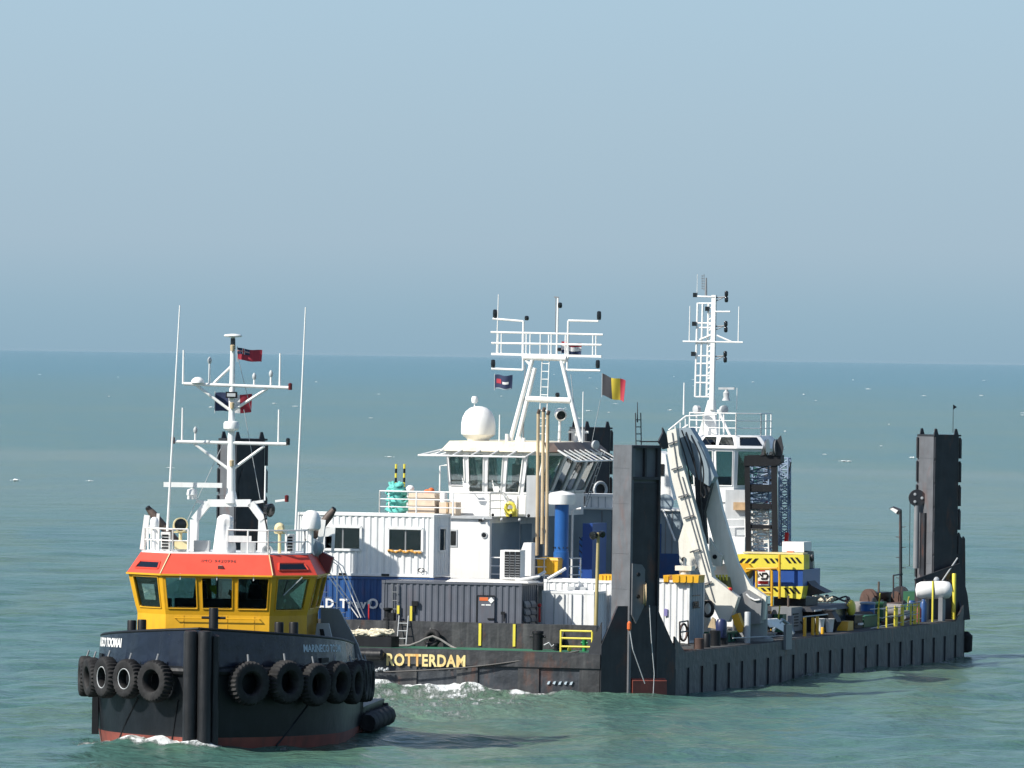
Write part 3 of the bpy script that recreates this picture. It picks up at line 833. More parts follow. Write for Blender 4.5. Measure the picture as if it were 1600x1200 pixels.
for px, py, m_ in ((453.5, 604, lens_r), (450, 690, lens_d), (270, 688, lens_r), (448, 779, lens_r)):
    p = T.at(px, py, y=L_-.1)
    tug.part('navigation_light', MB().lathe([(.07, -.12), (.075, .1), (.03, .13)], p, n=10), m_, pole, smooth=True)
p = T.at(364, 533, y=L_)
tug.part('satellite_disc', MB().lathe([(.07, 0), (.07, .13), (.30, .15), (.33, .19), (.30, .23), (.1, .26), (0, .265)], p, n=20), white, pole, smooth=True)
tug.part('disc_post', MB().cone(p - Vector((0, 0, .28)), p + Vector((0, 0, .1)), .095, .085, 12), lens_d, pole, smooth=True)
for py in (544, 634, 724):
    p = T.at(361.5 + (786-py)*.007, py, y=L_-.14)
    tug.part('mast_light', MB().lathe([(.075, -.1), (.085, .1), (.05, .12)], p, n=10), tan, pole, smooth=True)
p = T.at(362, 617, y=L_-.12)
tug.part('name_lamp', MB().box(p.x-.2, p.x+.2, p.y-.12, p.y+.05, p.z-.11, p.z+.11), black, pole)
tug.part('lamp_face', MB().box(p.x-.15, p.x+.15, p.y-.14, p.y-.122, p.z-.06, p.z+.06), light_grey, pole)
p = T.at(361.5, 664, y=L_-.1)
tug.part('radar_drum', MB().lathe([(.2, -.2), (.28, -.13), (.28, .06), (.24, .12), (.1, .14), (0, .14)], p, n=20), white, pole, smooth=True)
# radar scanner over the gantry's left arm
p = T.at(300, 780, y=L_-.2)
tug.part('radar_pedestal', MB().lathe([(.17, 0), (.17, .12), (.2, .16), (.17, .34), (.05, .38), (.05, .47)], p, n=16), white, mast, smooth=True)
a, b_ = T.at(256, 757, y=L_-.2), T.at(347, 758.5, y=L_-.2)
tug.part('radar_scanner', MB().bar(a, b_, .14, .17), white, mast)
# long whips
for x0, x1, y0, y1 in ((263, 281, 830, 477), (463.5, 477.5, 830, 480)):
    a, b_ = T.at(x0-1.5, y0, y=7.2), T.at(x1, y1, y=7.2)
    tug.part('long_whip_aerial', MB().cone(a, b_, .046, .022, 8), white, smooth=True)
# searchlights
def searchlight(px, py, r, back):
    p = T.at(px, py, y=6.6); d = Vector((.25, -1, -.02)) if not back else Vector((-.15, 1, .05))
    s_ = tug.part('searchlight', MB().lathe([(r*.55, -.30), (r*.95, -.2), (r, .06), (r*1.02, .1), (r*.86, .1), (r*.84, .04)], p, d, 22), cream, smooth=True)
    tug.part('lens', MB().lathe([(r*.84, .02), (r*.84, .05), (0, .08)], p, d, 20), lens_d, s_, smooth=True)
    tug.part('stand', MB().cone((p.x, p.y+.05, 6.6), (p.x, p.y+.05, p.z-r*.9), .06, .06, 8).bar((p.x-r, p.y+.05, p.z), (p.x-r, p.y+.05, p.z-r), .04).bar((p.x-r, p.y+.05, p.z-r), (p.x+r, p.y+.05, p.z-r), .05), cream, s_)
searchlight(282, 820, .26, False); searchlight(437, 825, .18, True)
# equipment boxes
p = T.at(284, 857, y=6.4)
tug.part('equipment_box', MB().box(p.x-.24, p.x+.24, 6.2, 6.6, p.z-.02, p.z+.28), cream)
tug.part('box_stand', MB().hexa([(p.x-.1, 6.3, 6.6), (p.x+.1, 6.3, 6.6), (p.x+.1, 6.5, 6.6), (p.x-.1, 6.5, 6.6)], [(p.x-.2, 6.25, p.z-.02), (p.x+.2, 6.25, p.z-.02), (p.x+.2, 6.55, p.z-.02), (p.x-.2, 6.55, p.z-.02)]), light_grey)
for px in (258, 452):
    p = T.at(px, 868, y=7.0); p.z = 6.6
    v = tug.part('vent_cowl', MB().box(p.x-.16, p.x+.16, 6.95, 7.3, 6.6, 7.28), white)
    for k in range(5): tug.part('vent_slot', MB().box(p.x-.115, p.x+.115, 6.93, 6.955, 6.69+k*.11, 6.755+k*.11), black, v)
tug.part('deck_locker', MB().box(-1.1, -.55, 7.0, 7.4, 6.6, 7.0), light_grey)
tug.part('deck_locker', MB().box(.55, 1.05, 7.2, 7.6, 6.6, 6.95), light_grey)
# canvas covered binnacle
p = T.at(350, 866, y=6.1)
def cov(u, v):
    a = u*2*math.pi; z = v
    r = (.30+.05*math.sin(z*5+1)+.018*math.sin(a*5+z*7)+.012*math.sin(a*9-z*4))*(1 if z < .85 else math.sqrt(max(0, 1-((z-.85)/.155)**2))+.001)
    return (p.x+.03*z+math.cos(a)*r*1.12, 6.1+math.sin(a)*r, 6.6+z*1.36)
tug.part('canvas_cover', MB().grid(cov, 36, 24), canvas, smooth=True)
# horn
p = T.at(419, 861, y=5.9)
tug.part('horn', MB().lathe([(.05, -.35), (.07, -.1), (.2, .08), (.21, .1), (.16, .09), (.04, -.02)], p, (-.2, -1, 0), 18), light_grey, smooth=True)
# exhaust stacks and their frames
for x0, y0, x1, y1 in ((278, 850, 232, 795), (480, 850, 521, 797)):
    ly = 9.2; a, b_ = T.at(x0, y0, y=ly), T.at(x1, y1, y=ly); sgn = 1 if x1 > x0 else -1
    ex = tug.part('exhaust_stack', MB().tube([a, a.lerp(b_, .55), a.lerp(b_, .85), b_ + Vector((.04*sgn, 0, .05))], [.15, .155, .15, .09], 14), sooty, smooth=True)
    tug.part('exhaust_mouth', MB().lathe([(.10, 0), (.08, .03), (0, .03)], b_ + Vector((.02*sgn, -.06, .05)), (.55*sgn, -.25, .8), 14), black, ex)
    c_ = T.at(x1 + (-4 if sgn < 0 else -18), 868, y=9.0); c_.z = 6.6
    t_ = T.at(x1 + (-2 if sgn < 0 else -16), 805 if sgn < 0 else 812, y=9.0)
    mb = MB().bar(c_ - Vector((.12, 0, 0)), t_, .14, .2).bar((c_.x+.38, 9, 6.6), (c_.x+.42, 9, 7.9 if sgn < 0 else 7.5), .1).bar((c_.x-.1, 9, 7.3), (c_.x+.4, 9, 7.35), .1, .3)
    tug.part('stack_frame', mb, white, ex)
# domes on posts
p = T.at(241, 826, y=8.6)
tug.part('small_dome', MB().lathe([(.12, 0), (.155, .03), (.155, .26), (.12, .36), (.06, .41), (0, .42)], p, n=18), white, smooth=True)
tug.part('dome_post', MB().cone((p.x, 8.6, 6.6), p, .06, .06, 10), white)
p = T.at(486, 826, y=8.2)
tug.part('satellite_dome', MB().lathe([(.25, -.06), (.34, 0), (.355, .1), (.335, .38), (.26, .55), (.14, .64), (0, .66)], p, n=22), white, smooth=True)
tug.part('dome_post', MB().cone((p.x, 8.2, 6.6), p, .09, .09, 10), white)
# life raft canister aft on the right
p = T.at(489, 856, y=8.9)
tug.part('raft_canister', MB().lathe([(.1, -.55), (.3, -.5), (.32, -.03), (.34, 0), (.32, .03), (.3, .5), (.1, .55)], p, (.1, 1, 0), 18), bluegrey, smooth=True)
# dark floodlight on the gantry's right shoulder
p = T.at(421, 797, y=7.8)
tug.part('floodlight', MB().lathe([(.08, -.16), (.22, -.1), (.25, .06), (.2, .08)], p, (.8, -.5, -.1), 14), lens_d, mast, smooth=True)
mb = MB().tube([T.at(412, 800, y=7.75), T.at(417, 825, y=7.75), T.at(419, 845, y=7.75), T.at(417, 866, y=7.75)], .03, 6)
tug.part('cable', mb, hose, mast)
# guy wires
mb = MB()
for xa, ya, xb, yb in ((381, 640, 407, 783), (372, 560, 392, 640), (350, 690, 285, 830)):
    mb.cone(T.at(xa, ya, y=8.0), T.at(xb, yb, y=8.4), .012, .012, 5)
tug.part('rigging_wire', mb, light_grey, pole)
# anchor line streaks: bilge strakes on the bow
for s0, s1, side in ((4.6, 3.0, -1), (1.3, .9, -1), (3.4, 5.2, 1)):
    mb = MB().tube([(*outline(s0+(s1-s0)*t if side < 0 else s0+(s1-s0)*t, side, -.17+.13*t)[:2], .0+1.6*t) for t in (0, .5, 1)], .035, 6)
    tug.part('bow_strake', mb, navy)
p = outline(6.9, -1, -.05)
tug.part('draught_post', MB().box(p[0]-.22, p[0]-.0, p[1], p[1]+.2, .15, 1.6), black)

# ---- tyre fenders hung along the tug's rail
def tyre_mesh(rim):
    n = 0
    sec = [(.37, .16), (.42, .22), (.58, .245), (.69, .215), (.735, .15), (.745, 0), (.735, -.15), (.69, -.215), (.58, -.245), (.42, -.22), (.37, -.16)]
    mb = MB(); n = 60; m = len(sec)
    for k in range(n):
        a = 2*math.pi*k/n
        for j, (r, w) in enumerate(sec):
            lug = .0
            if 3 <= j <= 7: lug = .0 if k % 2 else -.045
            rr = r + lug
            mb.v.append((math.cos(a)*rr, w, math.sin(a)*rr))
    for k in range(n):
        for j in range(m):
            k2, j2 = (k+1) % n, (j+1) % m
            mb.f.append((k*m+j, k*m+j2, k2*m+j2, k2*m+j))
    return mb
tm = mkobj('tyre', tyre_mesh(False), rubber, smooth=True)
tyre_me = tm.data; bpy.data.objects.remove(tm)
rm = mkobj('rim_lip', MB().tube([(math.cos(a)*.375, -.19, math.sin(a)*.375) for a in np.linspace(0, 2*math.pi, 29)[:-1]], .018, 6, True), light_grey, smooth=True)
rim_me = rm.data; bpy.data.objects.remove(rm)
cm = MB().tube([(0, .05, .72), (.02, .12, .95)], .035, 6)
ch = mkobj('hanging_chain', cm, steel_grey); chain_me = ch.data; bpy.data.objects.remove(ch)
def tyre(s, side, z, label, group, rim=False, spin=0., scale=1.0):
    x, y, nx, ny = outline(s, side, .36)
    e = bpy.data.objects.new('tyre_fender', None); COL.objects.link(e); e.empty_display_size = .2
    ang = math.atan2(ny, nx) + math.pi/2
    e.location = T.m @ Vector((x, y, z)); e.rotation_euler = (0, 0, T.rz + ang); e.scale = (scale,)*3
    tag(e, label, 'tyre', group)
    for nm, me in (('tyre', tyre_me), ('hanging_chain', chain_me)) + ((('rim_lip', rim_me),) if rim else ()):
        o = bpy.data.objects.new(nm, me); COL.objects.link(o); o.parent = e
        if nm == 'tyre': o.rotation_euler = (random.uniform(-.06, .06), spin, 0)
ORD = ['first', 'second', 'third', 'fourth', 'fifth', 'sixth', 'seventh', 'eighth']
for k, (s, z, rim, sc) in enumerate(((1.6, 2.24, 0, 1.0), (3.02, 2.27, 1, .97), (4.5, 2.26, 1, .97), (5.95, 2.2, 0, .97), (7.5, 2.17, 0, .97))):
    tyre(s, -1, z, ORD[k] + (' tyre fender with pale rim lip' if rim else ' plain lugged tyre fender') + ' from the stem along the sunlit bow', 'tyre fenders hung round the tug', bool(rim), k*.9+.3, sc*(1, .97, 1.02, .98, 1.0)[k])
for k, s in enumerate([1.75, 3.3, 4.75, 6.15, 7.6, 8.9, 10.1, 11.2]):
    tyre(s, 1, 2.22-.028*k+(0, .05, -.04, .03, -.02, .04, 0, 0)[k], ORD[k] + ' dark tyre fender from the stem along the shaded bow and side', 'tyre fenders hung round the tug', False, k*1.3, 1.05-.01*k)

# ---- flags
def flag(name, label, fr, p0, w, h, stripes, vert, lean=.12, wave=.10, ph=0., droop=.12, group=None, th=.02):
    """cloth flying from its hoist at p0 (top corner) towards +x; stripes = [(material, from, to)]"""
    t = Thing(name, label, 'flag', fr, p0, group)
    def pt(u, v, s):
        x = u*w*.96; yy = wave*math.sin(u*6.5+ph+v*1.2)*u**.6; z = -v*h - droop*u*u*h + .05*h*math.sin(u*7+ph)
        return Vector(p0) + Vector((x + .06*h*v*math.sin(u*4), yy + s, z + lean*u*h))
    for nm, m_, u0, u1, va, vb, off in stripes:
        mb = MB()
        for s in (-1, 1):
            q = MB().grid(lambda a, b_: pt(u0+(u1-u0)*a, va+(vb-va)*b_, s*(th/2+off)), max(3, int(14*(u1-u0))), max(2, int(8*(vb-va))))
            i = len(mb.v); mb.v += q.v
            mb.f += [tuple(i+k for k in (f if s > 0 else f[::-1])) for f in q.f]
        t.part(nm, mb, m_, smooth=True)
    t.part('hoist', MB().cone(Vector(p0) + Vector((0, 0, .06)), Vector(p0) + Vector((0, 0, -h-.06)), .015, .015, 6), light_grey)
    return t
p = T.at(371, 544, y=8.3)
st = [('field', flag_red, 0, 1, 0, 1, 0), ('canton', flag_blue, 0, .5, 0, .5, .012), ('cross', flag_white, .2, .3, 0, .5, .018), ('cross', flag_white, 0, .5, .2, .3, .018), ('inner_cross', redm, .225, .275, 0, .5, .024), ('inner_cross', redm, 0, .5, .225, .275, .024)]
flag('ensign', 'faded red ensign with a small union canton at the tug masthead', T, p, .92, .42, st, True, lean=-.12, wave=.08, ph=1.0, droop=.05)
p = T.at(336, 614, y=8.5)
flag('tricolour_flag', 'blue white and red tricolour flying behind the tug mast', T, p, 1.38, .66, [('blue_band', flag_blue, 0, .36, 0, 1, 0), ('white_band', flag_white, .36, .68, 0, 1, 0), ('red_band', flag_red, .68, 1, 0, 1, 0)], True, lean=-.02, wave=.09, ph=.3, droop=.04)

# ================================================================= barge
barge = Thing('barge', 'long black steel pontoon barge with ribbed sides and the name on its front', 'barge', B, (-BW/2, BL/2, 0))
DZ = 1.6
ol = barge_outline()
def inset(poly, d):
    cx, cy = -BW/2, BL/2; out = []
    n = len(poly)
    for k in range(n):
        p0, p1, p2 = Vector(poly[k-1]), Vector(poly[k]), Vector(poly[(k+1) % n])
        n1 = Vector(((p1-p0).y, -(p1-p0).x)).normalized(); n2 = Vector(((p2-p1).y, -(p2-p1).x)).normalized()
        bis = (n1+n2).normalized(); out.append(tuple(p1 - bis*(d/max(.3, bis.dot(n1)))))
    return out
barge.part('hull', MB().prism([(x, y, -1.5) for x, y in inset(ol, .07)], (0, 0, 2.46)), bargeh)
barge.part('sheer_band', MB().prism([(x, y, .955) for x, y in ol], (0, 0, DZ-.955)), bargeh)
barge.part('deck', MB().prism([(x, y, DZ+.004) for x, y in inset(ol, .12)], (0, 0, .02)), deckm)
for k in range(24):              # ribs down the long side
    y = CH + .12 + k*(BL-2*CH-.3)/23.6
    barge.part('side_rib', MB().box(-.235, -.004, y, y+1.6, -1.2, .953), bargeh)
for k in range(7):               # panels of the front
    x = -CH-.35-k*2.62
    barge.part('front_rib', MB().box(x-.55, x+.35 if k else x+.3, .004, .235, -1.2, .953), bargef)
barge.part('name_board', MB().box(-BW+CH+.1, -CH-.02, -.06, -.004, .99, 1.575), bargef)
# the name
p = B.at(603, 1039, y=-.07); q = B.at(727, 1041, y=-.07)
mb, w = text_mb('ROTTERDAM', .66, lambda u, v, w: (u, v, w), weight=.022, bold_spacing=1.1)
sc = (q.x-p.x)/w
mb, w = text_mb('ROTTERDAM', .66, lambda u, v, w: (p.x+u*sc, -.062-w, p.z+v*1.02), weight=.022, depth=.02, bold_spacing=1.1)
barge.part('name_lettering', mb, lety)
for k in range(5): barge.part('draught_mark', MB().prism([(-4.75+k*.24, .0, .30+.03*(k%2)), (-4.66+k*.24, 0, .30), (-4.60+k*.24, 0, .44), (-4.70+k*.24, 0, .42)], (0, .1, 0)), letb)
# raised forward coaming behind the front working strip
WY = 2.6
xl, xr = -BW+1.2, B.at(932, 980, y=WY).x
barge.part('foredeck_strip', MB().box(-BW+2.6, -CH-.3, .2, WY-.02, DZ+.026, DZ+.034), deckg)
wt = B.at(700, 972, y=WY).z
cw = barge.part('forward_coaming', MB().box(xl, xr, WY, WY+.35, DZ+.03, wt), bargef)
for px in (750, 803.5):
    p = B.at(px, 990, y=WY-.02)
    barge.part('yellow_stripe', MB().box(p.x-.055, p.x+.055, WY-.045, WY-.003, DZ+.12, wt-.02), hyel, cw)
for px in (560, 672, 880):
    p = B.at(px, 990, y=WY-.02)
    barge.part('coaming_stay', MB().prism([(p.x-.02, WY-.003, DZ+.03), (p.x-.02, WY-.55, DZ+.03), (p.x-.02, WY-.003, wt-.25)], (.05, 0, 0)), bargef, cw)
mb = MB(); a = B.at(627, 1012, y=WY-.35); b_ = B.at(631, 962, y=WY-.05); a.z = DZ+.035
ladder(mb, a, b_, (1, 0, 0), .40, .026, .29)
barge.part('ladder', mb, light_grey, cw)
# big rolled fender on the front edge, under the mooring rope
mb = MB().lathe([(.1, 0), (.21, .05), (.22, 1.1), (.12, 1.2)], B.at(556, 1022, y=-.3), (1, 0, 0), 16)
barge.part('front_fender', mb, rub_fend, smooth=True)
# corner housings round the four legs
def housing(cx, cy, sx, sy, tag_red):
    """chamfered corner at (cx,cy); sx, sy = +1/-1 point inboard"""
    e1, e2 = Vector((cx+sx*CH, cy, 0)), Vector((cx, cy+sy*CH, 0)); d = (e2-e1).normalized(); n = Vector((-sx, -sy, 0)).normalized()
    off = n*.03
    poly = [e1+off+Vector((0, 0, -1.4)), e2+off+Vector((0, 0, -1.4)), e2+off+Vector((0, 0, 1.75)), e1+d*2.55+off+Vector((0, 0, 3.55)), e1+d*.75+off+Vector((0, 0, 3.55)), e1+off+Vector((0, 0, 1.95))]
    h = barge.part('corner_housing', MB().prism(poly, -n*.12), legd)
    g = MB().prism([(e1.x, e1.y+.02*sy, 1.6), (e1.x+sx*.55, e1.y+.02*sy, 1.6), (e1.x+sx*.45, e1.y+.02*sy, 2.0), (e1.x-d.x*.0, e1.y+.02*sy, 2.9)], (0, .08*sy, 0))
    barge.part('gusset', g, legd, h)
    g = MB().prism([(e2.x+.02*sx, e2.y, 1.6), (e2.x+.02*sx, e2.y+sy*1.6, 1.6), (e2.x+.02*sx, e2.y, 2.3)], (.08*sx, 0, 0))
    barge.part('gusset', g, legd, h)
    if tag_red:
        a = e1.lerp(e2, .40)+n*.20; b2 = e1.lerp(e2, .86)+n*.20
        mb = MB().hexa([a+Vector((0,0,-1)), b2+Vector((0,0,-1)), b2-n*.16+Vector((0,0,-1)), a-n*.16+Vector((0,0,-1))], [a+Vector((0,0,.5)), b2+Vector((0,0,.48)), b2-n*.16+Vector((0,0,.6)), a-n*.16+Vector((0,0,.6))])
        barge.part('red_shoe', mb, antifoul, h)
    return h
housing(0, 0, -1, 1, True); housing(-BW, 0, 1, 1, False); housing(0, BL, -1, -1, False); housing(-BW, BL, 1, -1, False)
mb = MB().lathe([(.1, -.5), (.3, -.42), (.32, .3), (.1, .5)], (-.1, BL-1.6, .55), (0, 0, 1), 14)
barge.part('corner_fender', mb, rubber, smooth=True)

# ---- legs
LR = R(32.0)
def leg(cx, cy, ztop, label, kind):
    w = B.m @ Vector((cx, cy, 0)); F = Frame(w.x, w.y, LR)
    t = Thing('spud_leg', label, 'spud leg', F, (0, 0, -1.4), 'square spud legs of the barge')
    a = .70
    mb = MB().box(-a, a, -a+.06, a, -1.4, ztop) if kind != 'near' else MB().box(-a, a, -a+.20, a, -1.4, ztop)
    t.part('column', mb, legm)
    # dark plate colour carries the shade of this face, between two edge flanges
    z0 = -1.4
    if kind == 'near':
        t.part('shaded_face', MB().box(-a+.10, a-.03, -a+.12, -a+.2, z0, ztop-1.55), legd)
        for x in (-a+.14, .0, a-.08): t.part('stiffener', MB().box(x-.04, x+.04, -a+.02, -a+.2, ztop-1.4, ztop-.08), legm if x < -.3 else legd)
        for z in (ztop-.06, ztop-1.35): t.part('cross_bar', MB().box(-a+.05, a, -a-.02, -a+.2, z-.06, z+.06), legd)
        t.part('edge_flange', MB().box(a-.06, a+.03, -a, -a+.2, z0, ztop), legd)
        t.part('edge_flange', MB().box(-a-.01, -a+.10, -a, -a+.2, z0, ztop), legm)
    else:
        t.part('shaded_face', MB().box(-a+.06, a, -a, -a+.06, z0, ztop), legd)
        z = ztop-.1; k = 0
        while z > 4.0:
            for x in (-a-.09, -a+.02, a+.03):
                yy = (a-.14 if x < -a else -a-.06)
                t.part('rack_tooth', MB().prism([(x, yy, z-1.0), (x+.10, yy, z-1.0), (x+.10, yy, z-.12), (x+.03, yy, z), (x, yy, z-.04)], (0, .1, 0)), legd)
            z -= 1.12; k += 1
        for x, y in ((-a+.05, -a+.1), (-a+.05, a-.15), (a-.2, -a+.1)):
            t.part('lifting_lug', MB().prism([(x, y, ztop), (x+.26, y, ztop), (x+.16, y, ztop+.3), (x+.06, y, ztop+.3)], (0, .06, 0)), legd)
        t.part('top_plate', MB().box(-a-.02, a+.12, -a-.02, a, ztop-.06, ztop+.02), legd)
    for k in range(5):
        z = 2.2+k*1.75+.3*(k % 2)
        t.part('weld_seam', MB().box(-a-.012, -a-.001, -a+.15, a-.02, z-.015, z+.015), legm)
        if kind != 'near': t.part('weld_seam', MB().box(-a+.08, a-.02, -a-.012, -a-.001, z+.4, z+.43), legd)
        else: t.part('weld_seam', MB().box(-a+.12, a-.05, -a+.108, -a+.119, min(z+.4, 8.3), min(z+.43, 8.33)), legd)
    return t, F
la, lb = 1.55, 1.75
t, F = leg(-la, lb, 10.13, 'grey spud leg with open framed top standing beside the white knuckle boom crane', 'near')
# sheave cheek on its lit face, pulley, hanging ropes
mb = MB().prism([(-.66, -.74, 5.3), (-.20, -.74, 5.25), (-.05, -.74, 5.05), (-.05, -.74, 3.6), (-.45, -.74, 2.85), (-.66, -.74, 3.2)], (0, -.08, 0))
ck = t.part('sheave_cheek', mb, legm)
for z in (4.85, 3.95): t.part('pin', MB().lathe([(.09, 0), (.08, .03), (0, .03)], (-.38, -.83, z), (0, -1, 0), 12), black, ck)
t.part('sheave', MB().lathe([(.12, -.06), (.52, -.06), (.46, -.02), (.46, .02), (.52, .06), (.12, .06)], (.06, -.62, 4.05), (.85, -.5, 0), 22), tan, ck, smooth=True)
mb = MB().tube([(.1, -.95, 3.6), (.18, -1.0, 2.2), (.35, -1.0, .8), (.32, -.98, -.2)], .02, 6).tube([(-.9, -1.0, 2.7), (-.78, -1.1, 1.8), (-.2, -1.15, .4)], .02, 6)
t.part('hanging_rope', mb, light_grey)
t.part('rope_float', MB().lathe([(.03, -.2), (.09, -.12), (.09, .12), (.03, .2)], (-.9, -1.0, 2.75), (0, 0, 1), 10), orange)
p = F.at(999, 697, y=.1); 
mb = MB(); a = F.at(998, 700, y=.6); b_ = F.at(997, 645, y=.6)
ladder(mb, a, b_, (1, 0, 0), .26, .025, .26)
mb.cone(F.at(996, 660, y=.6), F.at(996, 628, y=.6), .03, .015, 6)
t.part('top_ladder', mb, legd)
mb = MB().prism([F.at(1029, 690, y=.3), F.at(1036, 676, y=.3), F.at(1036, 668, y=.3), F.at(1042, 680, y=.3), F.at(1045, 700, y=.3), F.at(1037, 702, y=.3)], (0, .1, 0)).cone(F.at(1000, 690, y=.3), F.at(1030, 690, y=.3), .03, .03, 6)
t.part('hook_block', mb, legd)
leg_near = (t, F)
t, F = leg(-BW+la, lb, 10.1, 'dark spud leg with toothed edges rising behind the tug mast', 'rack')
mb = MB().prism([(-.35, -.71, 8.9), (-.6, -.71, 8.1), (-.35, -.71, 7.2), (.05, -.71, 7.6), (.15, -.71, 8.1)], (0, -.03, 0)); t.part('stiffener_plate', mb, legd)
t, F = leg(-la, BL-lb, 10.28, 'tall spud leg with hydraulic cylinder and small black pennant at the far right corner', 'rack')
# cylinder, sheave and pennant on the far right leg
c = F.at(1433, 778, x=-.98)
mb = MB().cone(F.at(1431, 888, x=-.98), F.at(1432.5, 790, x=-.98), .14, .13, 14)
t.part('hydraulic_cylinder', mb, steel_grey, smooth=True)
sh = t.part('sheave', MB().lathe([(.08, -.09), (.40, -.08), (.36, -.03), (.36, .03), (.40, .08), (.08, .09)], c, (-.5, -1, 0), 22), legd, smooth=True)
for a in range(3):
    t.part('sheave_hole', MB().lathe([(.07, 0), (0, .01)], c + Vector((-.06, -.1, 0)) + Vector((.2*math.cos(a*2.1), -.1*math.cos(a*2.1), .2*math.sin(a*2.1))), (-.5, -1, 0), 10), light_grey, sh)
t.part('cylinder_sleeve', MB().box(-.98+.16, -.98+.27, -.15, .15, 3.4, 6.6), legd)
t.part('wire', MB().cone(F.at(1422, 780, x=-1.0), F.at(1421, 885, x=-1.0), .018, .018, 6), hose)
t.part('base_block', MB().box(-1.5, .5, -1.25, -.4, 1.6, 3.5), legd)
a = F.at(1489, 676, y=.1); b_ = F.at(1489.5, 632, y=.1)
t.part('pennant_staff', MB().cone(a, b_, .018, .012, 6), hose)
t.part('pennant', MB().prism([b_, b_ + Vector((.22, 0, -.12)), b_ + Vector((0, 0, -.24))], (0, .02, 0)), flag_black)
# twin cheeks right of the leg
for px, w_ in ((1499, 9), (1508, 8)):
    q0, q1 = F.at(px-w_/2, 838, y=-.4+.2*(px-1499)/9), F.at(px+w_/2, 838, y=-.4)
    t.part('cheek_plate', MB().prism([(q0.x, q0.y, 1.6), (q1.x+.1, q0.y, 1.6), (q1.x, q0.y, q0.z-.12), (q1.x-.08, q0.y, q0.z), (q0.x+.08, q0.y, q0.z), (q0.x, q0.y, q0.z-.12)], (0, .1, 0)), legd)
t.part('stay_rod', MB().cone(F.at(1496, 872, y=-.9), F.at(1472, 908, y=-1.3), .035, .035, 6), light_grey)
t.part('lower_guard', MB().prism([F.at(1430, 905, y=-1.1), F.at(1500, 880, y=-1.1), F.at(1512, 930, y=-1.1), F.at(1516, 968, y=-1.1), F.at(1452, 975, y=-1.1)], (0, .1, 0)), legd)
t, F = leg(-BW+la, BL-lb, 10.35, 'dark spud leg standing behind the slanted bridge windows', 'rack')
t.part('wire_coil', MB().tube([F.at(938, 765, y=-.85) + Vector((math.cos(a)*.34, 0, math.sin(a)*.34)) for a in np.linspace(0, 6.283, 20)[:-1]], .08, 6, True), light_grey)

